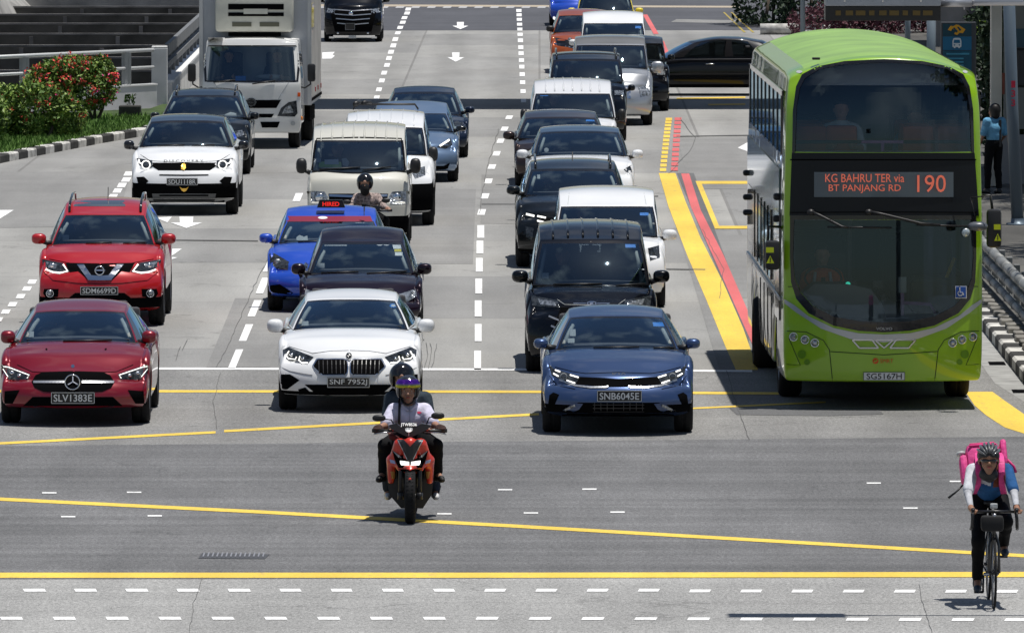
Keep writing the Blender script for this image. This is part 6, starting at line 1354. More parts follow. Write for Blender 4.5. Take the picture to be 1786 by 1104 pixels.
T.patch('headlight', LAMP, [(484, 203), (490, 189), (503, 179), (517, 176), (519, 198), (514, 204)], tk, True, .01); T.patch('headlamp_reflector', LAMPC, [(492, 199), (496, 189), (507, 183), (512, 197)], tk, True, .02)
T.patch('bumper', WT, [(392, 207), (438, 207), (520, 204), (521, 222), (516, 234), (438, 234), (380, 234)][1:-1], tk, True, .03, 6, .03); T.patch('bumper_intake', MBK, [(454, 213), (488, 213), (484, 223), (457, 223)], tk, False, .045); T.patch('bumper_intake', MBK, [(392, 213), (424, 213), (421, 223), (396, 223)], tk, False, .045)
T.patch('fog_light', GRY, circ(511, 215.6, 4), tk, True, .07); T.patch('badge', CHR, circ(438, 179, 9, 16, 7.5), tk, False, .02); T.patch('badge_field', PLB, circ(438, 179, 6.6, 16, 5.2), tk, False, .034); T.line('badge_bar', CHR, [(432, 179), (444, 179)], 2, tk, False, .048)
T.line('cab_lettering', GRY, [(474, 174.5), (491, 174.5)], 2, tk, False); T.patch('plate_badge', mat('logo_orange', (.7, .10, .01), .5), rect(519, 162, 524, 169), tk, False, .01)
for a, b in (((372, 143.5), (410, 140)), ((440, 147), (480, 141))): 
    q = [T.hit(*a), T.hit(*b)]; m = MB(); m.tube([h-d*.04 for h, d in q], .014, 6); m.build('wiper', BLK, tk, True)
m = MB(); m.ball((.98*TW, .3, T.hit(521, 207)[0].z), (.06, .05, .05), 10); m.build('turn_signal', ORG, tk, True)
m = MB(); m.box((0, .75, 1.36), (1.8, .5, .1), None, .03); m.build('dashboard', DASH, tk); 
for sx in (-1, 1): m = MB(); m.box((sx*.5, 1.2, 1.6), (.5, .14, .8), None, .05); m.build('seat', SEAT, tk, True, True)
m = MB(); m.box((-.25, .55, 1.47), (.22, .1, .1)); m.build('dashboard_papers', SKY_, tk); m = MB(); m.ball((.35, .6, 1.5), (.3, .08, .06)); m.build('dashboard_bundle', GRY, tk, True)
T2 = Surf(tk, [ps[0]], 438, tY); T2.patch('licence_sticker', mat('pale_green', (.35, .5, .42), .5), [(367, 82), (387, 82), (386, 90), (370, 89)], tk, False, -.01); T2.patch('licence_sticker', mat('pale_green', (.35, .5, .42), .5), rect(390, 81.5, 398, 84.5), tk, False, -.01)
for sx in (-1, 1):
    m = MB(); m.box((sx*1.26, .2, 1.6), (.17, .12, .38), None, .05); o = m.build('wing_mirror', BLK, tk, True, True); m = MB(); m.tube([(sx*1.0, .4, 1.3), (sx*1.12, .25, 1.28), (sx*1.24, .2, 1.36), (sx*1.24, .2, 1.45)], .018); m.build('mirror_arm', BLK, o, True)
    for y in (1.05, 4.75): wheel(tk, sx*.86, y, .38, .24 if y < 2 else .4, sx, mat('truck_rim', (.3, .3, .3), .6))
m = MB(); m.box((0, 3.7, 2.12), (2.34, 4.3, 2.5), None, .02); bxo = m.build('cargo_box', WB, tk, False)
for sx in (-1, 1):
    m = MB(); m.box((sx*1.172, 3.7, 2.15), (.012, 4.2, 2.3)); m.build('box_side_panel', WB2, tk); m = MB(); m.box((sx*1.175, 1.58, 2.12), (.03, .06, 2.5)); m.box((sx*1.14, 1.545, 2.12), (.06, .03, 2.5)); m.build('corner_trim', SIL, tk)
    m = MB(); m.box((sx*1.182, 2.3, 2.75), (.008, .9, .5)); m.build('yellow_logo', YEL, tk); m = MB(); m.box((sx*1.18, 3.7, .98), (.03, 4.2, .06)); m.box((sx*1.1, 3.3, .65), (.05, 1.8, .3)); m.build('side_guard', MBK, tk)
    for y in (3.3, 4.4, 5.6): m = MB(); m.box((sx*1.185, y, 1.15), (.02, .12, .1)); m.build('side_marker', mat('red_reflector', (.4, .02, .02), .3), tk)
m = MB(); m.box((0, 3.4, .68), (.9, 5, .25)); m.box((.9, 2.6, .72), (.45, .8, .4), None, .04); m.build('chassis', MBK, tk)
CRM = mat('reefer_cream', (.50, .50, .44), .5, noise=.06)
m = MB(); m.box((0, 1.3, 2.86), (1.64, .52, .86), None, .07); rf_ = m.build('refrigeration_unit', CRM, tk, True, True)
z1 = lambda py: bus and (tk.matrix_world.inverted() @ PY(438, py, tY+1.05)).z
for nm, x0, x1, a, b in (('vent', 398, 495, 7.5, 17.5), ('vent', 398, 495, 22.5, 29), ('vent_slot', 405, 438.5, 39.5, 47), ('vent_slot', 453, 487, 39.5, 47)):
    p, q = [tk.matrix_world.inverted() @ PY(x, y, tY+1.05) for x, y in ((x0, a), (x1, b))]; m = MB(); m.box(((p.x+q.x)/2, 1.035, (p.z+q.z)/2), (q.x-p.x, .02, p.z-q.z)); m.build(nm, MBK if nm == 'vent' else mat('vent_khaki', (.10, .10, .07), .7), rf_)
p, q = [tk.matrix_world.inverted() @ PY(x, y, tY+1.05) for x, y in ((425, 16), (467, 25))]; m = MB(); m.box(((p.x+q.x)/2, 1.018, (p.z+q.z)/2), (q.x-p.x, .02, p.z-q.z)); m.build('vent_plate', CRM, rf_)
m = MB(); m.box((0, 1.32, 2.38), (1.1, .3, .08)); m.build('unit_bracket', MBK, rf_)
def sitT(label, x, col):
    b, sh, hr = [o.copy() for o in _B]
    for o in (b, sh, hr): C.objects.link(o)
    sh.parent = b; hr.parent = b; sh.data = sh.data.copy(); sh.data.materials[0] = col; b.location = tk.matrix_world @ Vector((x, 1.0, 1.28)); b.rotation_euler = (0, 0, tyaw); tag(b, label, 'person')
sitT('truck driver in dark clothes in the cab of the box truck', -.52, cloth('dark', (.03, .03, .035))); sitT('passenger in the left seat of the box truck cab, right in the photo', .5, cloth('dark2', (.03, .04, .05)))
# ================================================================ people on and off two wheels
def V3(*a): return Vector(a)
SKT = mat('skin_tan', (.34, .18, .12), .5, noise=.05); EYE = mat('eye_dark', (.01, .008, .008), .2, coat=1); EYW = mat('eye_white', (.6, .58, .55), .3); LIP = mat('lips', (.36, .09, .08), .5)
def headprims(H, pitch=0.0, yaw=0.0, s=1.0):
    Mx = Matrix.Translation(H) @ Matrix.Rotation(yaw, 4, 'Z') @ Matrix.Rotation(pitch, 4, 'X')
    def q(a, b, r1, r2, k=.02): return (tuple(Mx @ (Vector(a)*s)), tuple(Mx @ (Vector(b)*s)), r1*s, r2*s, k)
    pr = [q((0, .01, .035), (0, .03, .04), .082, .088, .03), q((0, -.035, .0), (0, -.04, -.05), .062, .05, .03), q((0, -.055, -.085), (0, -.06, -.095), .03, .028, .03), q((0, -.085, .045), (0, -.09, .04), .03, .03, .03),
          q((0, -.092, .012), (0, -.118, -.022), .010, .0145, .014), q((-.014, -.104, -.026), (.014, -.104, -.026), .009, .009, .008), q((-.04, -.068, -.025), (-.042, -.066, -.035), .028, .027, .02), q((.04, -.068, -.025), (.042, -.066, -.035), .028, .027, .02),
          q((-.05, -.07, .034), (.05, -.07, .034), .019, .019, .015), q((-.09, .01, -.015), (-.092, .015, .02), .012, .016, .008), q((.09, .01, -.015), (.092, .015, .02), .012, .016, .008), q((-.018, -.092, -.056), (.018, -.092, -.056), .011, .011, .01)]
    return pr, Mx
def face(par, Mx, s=1.0, shades=False):
    for sx in (-1, 1):
        m = MB(); m.ball(tuple(Vector((sx*.031, -.082, .008))*s), (.014*s, .012*s, .007*s), 10, M=Mx); e = m.build('eye', EYW, par, True); m = MB(); m.ball(tuple(Vector((sx*.031, -.092, .008))*s), (.006*s, .004*s, .006*s), 8, M=Mx); m.build('iris', EYE, e, True)
        m = MB(); m.tube([Mx @ (Vector(p)*s) for p in ((sx*.016, -.099, .026), (sx*.033, -.098, .032), (sx*.052, -.085, .026))], [.004*s, .005*s, .002*s], 6); m.build('eyebrow', HAIR, par, True)
    m = MB(); m.ball((0, -.101*s, -.056*s), (.023*s, .007*s, .0085*s), 12, M=Mx); m.build('lips', LIP, par, True)
def hand(wr, tip, out, bar, palm=.026):     # fingers close round a bar: wr wrist, tip knuckle centre, bar axis, out = fingers side
    wr, tip, out, bar = Vector(wr), Vector(tip), Vector(out).normalized(), Vector(bar).normalized()
    up = (tip-wr).normalized(); dn = out.cross(bar).normalized()
    if dn.z > 0 and abs(out.z) < .7: dn = -dn
    pr = [(tuple(wr), tuple(tip), .027, .03, .02)]
    for sx in (-1, 1): pr.append((tuple(wr+bar*sx*.012), tuple(tip+bar*sx*.026), .018, .016, .014))
    for i, ln in enumerate((.9, 1.05, 1.0, .8)):
        o = bar*((i-1.5)*.021); a = tip+o; b = a+out*.034*ln+dn*.006; c = b+dn*.03*ln-out*.002; d = c+dn*.012*ln-out*.024*ln
        pr += [(tuple(a), tuple(b), .0105, .010, .005), (tuple(b), tuple(c), .0098, .009, .005), (tuple(c), tuple(d), .009, .008, .005)]
    t0 = wr.lerp(tip, .45)+bar*.03; t1 = t0+bar*.012+out*.03+dn*.012; t2 = t1+out*.02+dn*.016-bar*.01
    pr += [(tuple(t0), tuple(t1), .0125, .011, .01), (tuple(t1), tuple(t2), .0105, .009, .006)]
    return pr
def human(label, loc, J, skin, top, bottom, shoes, res=.011, sleeves='short', topm=None, yaw=0, pitch=0, hyaw=0, rz=0, face_=True, gloves=None, cat='person', neck=True, rs=1.0, ars=1.0, bar=(1, 0, 0), out=(0, -1, -.15)):
    hp, Mx = headprims(J['head'], pitch, hyaw)
    sL, sR = J['sh']; eL, eR = J['el']; wL, wR = J['wr']; hL, hR = J['hip']; kL, kR = J['kn']; aL, aR = J['an']; tL, tR = J['toe']; pv, ch = J['pelvis'], J['chest']
    T = tuple
    mid = (Vector(pv)+Vector(ch))/2; nk = (Vector(sL)+Vector(sR))/2
    tor = [(T(pv), T(mid), .135*rs, .125*rs, .05), (T(mid), T(ch), .125*rs, .14*rs, .05), (T(Vector(sL).lerp(nk, .2)), T(Vector(sR).lerp(nk, .2)), .065*rs, .065*rs, .05), (T(Vector(ch)+Vector((-.05, 0, .02))), T(Vector(ch)+Vector((.05, 0, .02))), .12*rs, .12*rs, .05)]
    q_ = rs*ars
    uarm = [(T(sL), T(eL), .056*q_, .043*q_), (T(sR), T(eR), .056*q_, .043*q_)]; farm = [(T(eL), T(wL), .041*q_, .027*rs), (T(eR), T(wR), .041*q_, .027*rs)]
    thigh = [(T(hL), T(kL), .085*rs, .058*rs), (T(hR), T(kR), .085*rs, .058*rs)]; calf = []
    for k_, a_ in ((kL, aL), (kR, aR)):
        md = Vector(k_).lerp(Vector(a_), .3)+Vector((0, .012, 0)); calf += [(T(k_), T(md), .053*rs, .052*rs), (T(md), T(a_), .052*rs, .034*rs)]
    foot = [(T(aL), T(tL), .036, .028, .02), (T(aR), T(tR), .036, .028, .02)]
    head_b = (Vector(J['head'])+Vector((0, .015, -.07)))
    nkp = [(T(nk+Vector((0, 0, .03))), T(head_b), .052, .05, .02)]
    hands = []
    for w_, h_ in ((wL, J['hand'][0]), (wR, J['hand'][1])): 
        b_ = Vector(bar)
        if w_ is wR: b_ = Vector((-b_.x, b_.y, b_.z))
        hands += hand(w_, h_, out, b_)
    body = blob('person', tor+uarm+farm+thigh+calf+foot+nkp+hp+hands, skin, None, res, .025)
    body.location = loc; body.rotation_euler = (0, 0, rz); tag(body, label, cat)
    inf = lambda pr, d: [(p[0], p[1], p[2]+d, p[3]+d)+tuple(p[4:]) for p in pr]
    sl = uarm+farm if sleeves == 'long' else [(a, T(Vector(a).lerp(Vector(b), .86)), r1+.008, r1+.004) for a, b, r1, r2 in uarm]
    tp = blob('shirt', inf(tor, .012)+inf(sl, .012), top, body, res*1.1, .035)
    if topm: topm(tp)
    bt = blob('trousers', inf([tor[0][:2]+(.135*rs, .12*rs, .05)], .018)+inf(thigh, .016)+inf([(c[0], c[1] if i % 2 == 0 else T(Vector(c[0]).lerp(Vector(c[1]), .85)), c[2], c[3]+(.012 if i % 2 else 0)) for i, c in enumerate(calf)], .014), bottom, body, res*1.15, .035)
    for i, (a_, t_) in enumerate(((aL, tL), (aR, tR))):
        a_, t_ = Vector(a_), Vector(t_); d = (t_-a_); d.z = 0; d.normalize() if d.length > 1e-3 else None
        blob('shoe', [(T(a_+Vector((0, 0, .01))), T(a_-Vector((0, 0, .03))), .045, .046), (T(a_-d*.045-Vector((0, 0, .045))), T(t_-Vector((0, 0, .008))), .038, .034), (T(t_-Vector((0, 0, .012))), T(t_+d*.05-Vector((0, 0, .018))), .036, .027)], shoes, body, .012, .02)
    if gloves:
        for hh in (hands[:len(hands)//2], hands[len(hands)//2:]): blob('glove', inf(hh, .006), gloves, body, .008, .01)
    if face_: face(body, Mx)
    return body, Mx
def helmet(par, H, m_, r=.132, visor=None, pitch=0, dz=.045):
    c = Vector(H)+Vector((0, .02, dz)); x0, y0, z0_ = c
    cutf = lambda X, Y, Z: -np.maximum(np.maximum(Y-(y0-.035), Z-(z0_-.005)), np.abs(X-x0)-.092)*1.0
    cutb = lambda X, Y, Z: np.maximum(cutf(X, Y, Z), (z0_-.125)-Z-(Y-y0)*.3)
    o = blob('helmet', [((x0, y0+.01, z0_), (x0, y0+.015, z0_-.01), r, r, .02), ((x0, y0-.01, z0_-.06), (x0, y0+.03, z0_-.09), r*.93, r*.86, .03)], m_, par, .009, .02, cut=cutb)
    if visor:
        cv = lambda X, Y, Z: np.maximum(np.maximum(Z-(z0_+.088), (z0_+.0)-Z), Y-(y0-.03))
        blob('visor', [((x0, y0+.0, z0_), (x0, y0+.002, z0_), r+.012, r+.012, .02)], visor, o, .008, .01, cut=cv)
    m = MB(); hx = Vector(H); m.tube([hx+Vector((-.085, -.0, -.04)), hx+Vector((-.05, -.045, -.115)), hx+Vector((0, -.06, -.135)), hx+Vector((.05, -.045, -.115)), hx+Vector((.085, 0, -.04))], .011, 6); m.build('chin_strap', BLK, o, True)
    return o
# ---------------- red scooter
so = P(715.5, 913); sY = so.y+.29*0; SO = Vector((so.x, so.y, 0))
sc_ = tag(empty('scooter', SO), 'glossy red and black scooter ridden toward the camera with its twin headlights lit', 'scooter'); bpy.context.view_layer.update()
def sl_(px, py, dy): return PY(px, py, SO.y+dy)-SO
SRED = paint('scooter_red', (.62, .035, .015), .1, .3); SBK = mat('scooter_black', (.014, .014, .016), .4, coat=.3)
def motowheel(par, y, r, w, nm='wheel'):
    m = MB(); m.lathe([(-w*.3, r*.74), (-w*.48, r*.86), (-w*.42, r*.95), (-w*.2, r*.992), (-.004, r), (.004, r), (w*.2, r*.992), (w*.42, r*.95), (w*.48, r*.86), (w*.3, r*.74)], 40, closed=True); t = m.build(nm, RUB, par, True); t.location = (0, y, r)
    m = MB(); m.lathe([(-w*.3, r*.75), (w*.3, r*.75), (w*.3, r*.68), (-w*.3, r*.68)], 30, closed=True); m.tube([(-w*.5, 0, 0), (w*.5, 0, 0)], .03, 10)
    for k in range(5): m.box((0, 0, r*.36), (.02, .035, r*.68), Matrix.Rotation(2*math.pi*k/5, 4, 'X'))
    m.build('rim', BLK, t); return t
fw_ = motowheel(sc_, 0, .29, .118); motowheel(sc_, 1.33, .29, .13)
m = MB()
for k in range(44):
    a = 2*math.pi*k/44
    for sx in (-1, 1): m.box((sx*.026, 0, .2885), (.035, .007, .003), Matrix.Rotation(a, 4, 'X') @ Matrix.Rotation(sx*.6, 4, 'Z'))
m.build('tread_groove', mat('groove', (.004, .004, .004), .9), fw_)
for sx in (-1, 1): m = MB(); m.tube([(sx*.10, 0, .29), (sx*.095, .12, .8)], [.028, .03], 10); m.tube([(sx*.10, 0, .33), (sx*.10, -.0, .26)], .035, 8); m.build('fork_leg', SBK, sc_, True)
blob('front_mudguard', [((0, -.20, .47), (0, .0, .565), .045, .075), ((0, .0, .565), (0, .2, .55), .078, .07), ((-.05, .0, .52), (-.04, .15, .52), .03, .03), ((.05, .0, .52), (.04, .15, .52), .03, .03)], SRED, sc_, .01, .04, cut=lambda X, Y, Z: .335-np.sqrt(Y**2+(Z-.29)**2)*1.0-.03)
m = MB(); m.prism([(-.255, .66), (-.262, .5), (-.225, .28), (-.10, .135), (.13, .135), (.225, .28), (.25, .5), (.245, .66)][::1], .34, .95); leg = m.build('leg_shield', SBK, sc_)
blob('tail_body', [((0, .75, .42), (0, 1.5, .6), .17, .13), ((0, 1.5, .62), (0, 1.85, .78), .12, .05), ((0, .7, .3), (0, 1.2, .3), .16, .14)], SBK, sc_, .02, .06); blob('seat', [((0, .72, .74), (0, 1.45, .80), .12, .11), ((0, .6, .70), (0, .75, .74), .07, .11)], mat('seat_vinyl', (.015, .015, .016), .6), sc_, .018, .05)
nose = blob('front_fairing', [((-.11, .10, .83), (-.17, .14, .66), .07, .06), ((.11, .10, .83), (.17, .14, .66), .07, .06), ((0, .03, .84), (0, .02, .62), .075, .075), ((-.2, .18, .66), (-.205, .22, .44), .055, .035), ((.2, .18, .66), (.205, .22, .44), .055, .035), ((-.09, .08, .60), (.09, .08, .60), .06, .06)], SRED, sc_, .01, .06)
NS = Surf(sc_, [nose, leg], 715, SO.y)
def npatch(nm, m_, pl, mir=True, off=.006, step=3): return NS.patch(nm, m_, pl, sc_, mir, off, step, .01)
npatch('centre_panel', SBK, [(694, 766), (704, 766), (715.5, 779), (715.5, 809), (710, 802), (702, 785)]); NS.line('silver_edge', SIL, [(693, 766), (702, 784), (710, 801)], 1.2, sc_, True, .012, 3)
npatch('lamp_surround', MBK, [(684, 785), (700, 796), (715.5, 806), (715.5, 817), (695, 816), (688, 801)], True, .010); npatch('headlight', mat('lit_headlamp', (1, .98, .9), .3, emit=1.3), [(697.5, 803), (713.5, 805), (714, 811.5), (700, 811), (698, 808)], True, .03)
npatch('brow_light', mat('brow_light', (.25, .27, .3), .2, coat=1), [(685, 786), (697, 794), (703, 800), (694, 797)], True, .025); npatch('running_light', mat('violet_lens', (.35, .4, .65), .2, coat=1), [(679.5, 801), (688, 803), (690, 809), (681, 807)])
npatch('lower_shadow_panel', MBK, [(691, 818), (715.5, 818), (715.5, 840), (700, 845), (694, 838)], True, .004); npatch('turn_signal', mat('amber_dim', (.55, .28, .08), .3, coat=1), [(681, 822), (691, 822), (691, 835), (683, 834)], True, .01)
cw_pl = [(677, 741), (690, 738.5), (698, 743), (704, 738), (712, 735.5), (721, 738), (727, 743), (735, 738.5), (752, 741), (746, 749), (724, 759), (715, 763), (705, 759), (684, 749)]
pts = [(sl_(x, y, .22).x, sl_(x, y, .22).z) for x, y in cw_pl]; m = MB(); m.prism(pts[::-1], .2, .34); cowl = m.build('handlebar_cowl', mat('cowl_dark', (.022, .026, .035), .35, coat=.4), sc_)
def flatp(nm, m_, pl, y, par): p_ = [(sl_(a, b, y).x, sl_(a, b, y).z) for a, b in pl]; mm = MB(); mm.prism(p_[::-1], y-.008, y); return mm.build(nm, m_, par)
q = sl_(713, 748.5, .19); m = MB(); m.ball((0, 0, 0), (.04, .006, .046), 20, M=Matrix.Translation(q) @ Matrix.Rotation(-.8, 4, 'X')); m.build('cowl_badge', WHT, cowl, True); flatp('cowl_stripe', WHT, rect(712.3, 753, 713.7, 760), .196, cowl); a_, b_ = sl_(699, 744.5, .19), sl_(727, 738.8, .19)
text('plate_lettering', 'JTW8536', b_.x-a_.x, (b_.z-a_.z)*1.5, WHT, cowl, ((a_.x+b_.x)/2, .185, (a_.z+b_.z)/2+.004), rot=(math.pi/2-.7, 0, 0), depth=.004, bold=.02)
for sx in (-1, 1): m = MB(); m.box((sx*.15, .27, .985), (.09, .1, .03), None, .01); m.build('cowl_red_trim', SRED, sc_)
m = MB(); m.tube([(-.39, .33, .965), (-.25, .30, .965), (0, .30, .95), (.25, .30, .965), (.37, .33, .965)], .015, 8); m.build('handlebar', BLK, sc_, True)
for x in (-.35, .33): m = MB(); m.tube([(x-.06, .33, .965), (x+.06, .33, .965)], .021, 10); m.build('grip', BLK, sc_, True)
for sx, x in ((-1, -.3), (1, .29)): m = MB(); m.tube([(x*.5, .25, .955), (x, .24, .95), (x+sx*.09, .25, .93)], .007, 6); m.build('brake_lever', SIL, sc_, True)
for (px, py, sx) in ((661, 729, -1), (763.5, 725, 1)):
    c = sl_(px, py, .25); m = MB(); m.ball(tuple(c), (.072, .03, .037), 16, .85); o = m.build('mirror', BLK, sc_, True); m = MB(); m.tube([c+Vector((-sx*.05, .01, -.01)), Vector((sx*.17+c.x*.1, .27, c.z-.02)), Vector((sx*.15, .28, .98))], .008, 6); m.build('mirror_stalk', BLK, o, True)
m = MB(); m.tube([(.25, .95, .22), (.29, 1.0, .25), (.31, 1.02, .33)], .014, 6); m.build('side_stand', BLK, sc_, True)
blob('screen_bags', [((-.2, .35, .9), (-.14, .36, .87), .035, .03)], mat('dark_red_bag', (.12, .02, .02), .6), sc_, .012)
JR = dict(head=V3(-.03, .70, 1.355), sh=(V3(-.185, .78, 1.15), V3(.155, .78, 1.15)), el=(V3(-.27, .62, 1.0), V3(.245, .62, 1.01)), wr=(V3(-.335, .43, .99), V3(.31, .43, .995)), hand=(V3(-.35, .355, .99), V3(.33, .355, .99)),
          hip=(V3(-.11, .82, .86), V3(.1, .82, .86)), kn=(V3(-.275, .42, .80), V3(.27, .42, .80)), an=(V3(-.29, .50, .49), V3(.285, .50, .49)), toe=(V3(-.33, .38, .455), V3(.325, .38, .455)), pelvis=V3(-.01, .86, .88), chest=V3(-.015, .80, 1.06))
TRB = cloth('black_trousers', (.004, .004, .005)); SHW = cloth('white_polo', (.62, .60, .74)); JEAN = cloth('dark_denim', (.015, .025, .05))
rider, MxR = human('woman in a white polo shirt riding the red scooter, helmet with purple gold visor', SO, JR, SKT, SHW, TRB, mat('shoe_black', (.012, .012, .012), .6), .0095, rs=.96, gloves=mat('brown_glove', (.045, .018, .014), .8))
IRI = mat('iridescent_visor', (.22, .07, .45), .08, .9)
n_ = IRI.node_tree; tcv = n_.nodes.new('ShaderNodeTexCoord'); mpv = n_.nodes.new('ShaderNodeSeparateXYZ'); rpv = n_.nodes.new('ShaderNodeMapRange'); rpv.inputs[1].default_value = 1.40; rpv.inputs[2].default_value = 1.48
crv = n_.nodes.new('ShaderNodeValToRGB'); crv.color_ramp.elements[0].color = (.45, .40, .04, 1); crv.color_ramp.elements[1].color = (.20, .05, .5, 1); crv.color_ramp.elements[0].position = .3; crv.color_ramp.elements[1].position = .6
n_.links.new(tcv.outputs['Object'], mpv.inputs[0]); n_.links.new(mpv.outputs[2], rpv.inputs[0]); n_.links.new(rpv.outputs[0], crv.inputs[0]); n_.links.new(crv.outputs[0], n_.nodes['Principled BSDF'].inputs['Base Color'])
helmet(rider, JR['head'], mat('dark_helmet', (.02, .022, .03), .2, coat=1), .130, IRI)
blob('collar', [((-.09, .72, 1.215), (-.035, .665, 1.155), .018, .014), ((.06, .72, 1.215), (.005, .665, 1.155), .018, .014), ((-.09, .74, 1.215), (-.075, .8, 1.235), .018, .018), ((.06, .74, 1.215), (.045, .8, 1.235), .018, .018)], SHW, rider, .009, .02)
def chesty(J, x, z): return Surf
rs_ = Surf(rider, [c for c in rider.children if c.name.startswith('shirt')], 713, SO.y+.7)
rs_.patch('bag_strap', BLK, [(695, 694), (699, 694), (698, 742), (693.5, 742)], rider, False, .01, 3, .008); rs_.patch('chest_logo', mat('logo_red', (.7, .05, .12), .6), [(727.5, 718), (731, 717), (735.5, 719), (733, 721.5), (728.5, 721.5)], rider, False, .004, 2, .003); rs_.line('placket', mat('placket_grey', (.4, .39, .5), .8), [(714, 704), (714.5, 735)], 1, rider, False, .004, 3)
JP = dict(head=V3(-.10, 1.05, 1.46), sh=(V3(-.22, 1.13, 1.25), V3(.15, 1.13, 1.25)), el=(V3(-.26, 1.05, .98), V3(.20, 1.05, .98)), wr=(V3(-.2, .9, .85), V3(.17, .9, .85)), hand=(V3(-.16, .84, .84), V3(.14, .84, .84)),
          hip=(V3(-.11, 1.12, .87), V3(.09, 1.12, .87)), kn=(V3(-.27, .82, .66), V3(.24, .82, .66)), an=(V3(-.245, 1.05, .26), V3(.255, 1.05, .26)), toe=(V3(-.25, .94, .225), V3(.265, .94, .225)), pelvis=V3(-.02, 1.18, .92), chest=V3(-.04, 1.16, 1.13))
pil, _ = human('pillion passenger in a black helmet and dark grey shirt behind the scooter rider', SO, JP, SKT, cloth('slate_shirt', (.035, .05, .065)), JEAN, mat('shoe_white', (.6, .6, .6), .6), .012)
helmet(pil, JP['head'], mat('black_helmet', (.008, .008, .009), .12, coat=1), .136)
# ---------------- rider behind the taxi on a second scooter (copy of the first, re-coloured)
def cptree(o, par=None):
    c = o.copy(); C.objects.link(c); c.parent = par
    for ch in o.children: cptree(ch, c)
    return c
s2 = cptree(sc_); q = PY(641, 500, 145.6); S2 = Vector((q.x, 145.6, 0)); s2.location = S2; tag(s2, 'second scooter, mostly hidden behind the bright blue taxi', 'scooter')
for c in s2.children:
    if c.data.materials[0] is SRED: c.data = c.data.copy(); c.data.materials[0] = SBK
    if c.name.startswith('handlebar_cowl'):
        for g in list(c.children): D.objects.remove(g)
JQ = {k: (tuple(Vector(v) for v in val) if isinstance(val, tuple) else Vector(val)) for k, val in JR.items()}; JQ['head'] = V3(-.05, .62, 1.37)
TAN = mat('tan_check_jacket', (.33, .26, .24), .9, noise=.75, nscale=34)
mc, _ = human('motorcyclist in a tan patterned jacket and black helmet behind the bright blue taxi', S2, JQ, SKT, TAN, TRB, mat('shoe_black', (.012, .012, .012), .6), .013, sleeves='long', face_=False, rs=.92)
hm = helmet(mc, JQ['head'], mat('black_helmet', (.008, .008, .009), .12, coat=1), .132); blob('face_mask', [((-.05, .55, 1.30), (-.05, .56, 1.33), .065, .07), ((-.05, .6, 1.25), (-.05, .62, 1.3), .07, .08)], mat('black_cloth', (.01, .01, .012), .9), mc, .012)
# ---------------- cyclist
bo = P(1733.5, 1061.5); BO = Vector((bo.x, bo.y, 0)); bk = tag(empty('road_bicycle', BO), 'black drop-bar road bicycle ridden toward the camera in the lower right corner', 'bicycle'); bpy.context.view_layer.update()
FRM = mat('frame_black', (.012, .012, .013), .3, coat=.7)
for y in (0, 1.0):
    m = MB(); m.lathe([(-.008, .322), (-.0125, .330), (-.008, .339), (0, .342), (.008, .339), (.0125, .330), (.008, .322)], 56, closed=True); t = m.build('wheel', RUB, bk, True); t.location = (0, y, .342)
    m = MB(); m.lathe([(-.009, .321), (.009, .321), (.006, .300), (-.006, .300)], 56, closed=True); m.tube([(-.045, 0, 0), (.045, 0, 0)], .016, 10); m.build('rim', BLK, t, True)
    m = MB()
    for k in range(20): a = 2*math.pi*k/20; m.tube([((-1)**k*.022, .014*math.cos(a), .014*math.sin(a)), (0, .30*math.cos(a+.12), .30*math.sin(a+.12))], .0011, 4, False)
    m.build('spokes', SIL, t)
def rod(nm, pts, r, mm=FRM, par=bk): m = MB(); m.tube(pts, r, 10); return m.build(nm, mm, par, True)
rod('fork', [(-.05, 0, .342), (-.045, .04, .60), (-.02, .07, .70), (0, .08, .74)], .014); rod('fork', [(.05, 0, .342), (.045, .04, .60), (.02, .07, .70), (0, .08, .74)], .014)
rod('head_tube', [(0, .07, .70), (0, .12, .88)], .024); rod('down_tube', [(0, .09, .75), (0, .58, .28)], .022); rod('top_tube', [(0, .12, .86), (0, .72, .82)], .018); rod('seat_tube', [(0, .58, .28), (0, .78, .94)], .018)
for sx in (-1, 1): rod('stay', [(sx*.01, .73, .80), (sx*.06, 1.0, .342), (sx*.03, .58, .28)], .008)
rod('stem', [(0, .12, .88), (0, .03, .925)], .018); rod('handlebar', [(-.20, .02, .925), (0, .02, .93), (.20, .02, .925)], .014)
for sx in (-1, 1):
    rod('drop_bar', [(sx*.20, .02, .925), (sx*.205, -.06, .92), (sx*.21, -.10, .87), (sx*.215, -.07, .79), (sx*.22, .0, .765)], .016, BLK); rod('brake_hood', [(sx*.205, -.05, .925), (sx*.207, -.11, .945), (sx*.208, -.125, .965)], .019, BLK); rod('brake_lever', [(sx*.207, -.125, .95), (sx*.212, -.15, .88), (sx*.215, -.12, .80)], .008, BLK)
m = MB(); m.box((-.02, -.03, .82), (.215, .14, .15), None, .03); m.build('handlebar_bag', mat('bag_black', (.01, .01, .011), .8), bk, True, True)
m = MB(); m.box((-.005, -.03, .985), (.07, .05, .05), None, .01); o = m.build('bike_lamp', GRY, bk); m = MB(); m.box((-.005, -.057, .985), (.055, .006, .036)); m.build('lens', LAMPC, o); m = MB(); m.ball((0, -.05, .89), (.02, .03, .03), 10); m.build('front_light', SIL, bk, True)
m = MB(); m.lathe([(.045, .1), (.05, .1), (.05, .085), (.045, .085)], 24, 'x', (0, .58, .28), closed=True); m.tube([(-.07, .58, .28), (.07, .58, .28)], .018, 8); m.build('chainring', SIL, bk, True)
rod('crank', [(-.07, .58, .28), (-.075, .56, .11)], .011); rod('crank', [(.07, .58, .28), (.075, .60, .45)], .011)
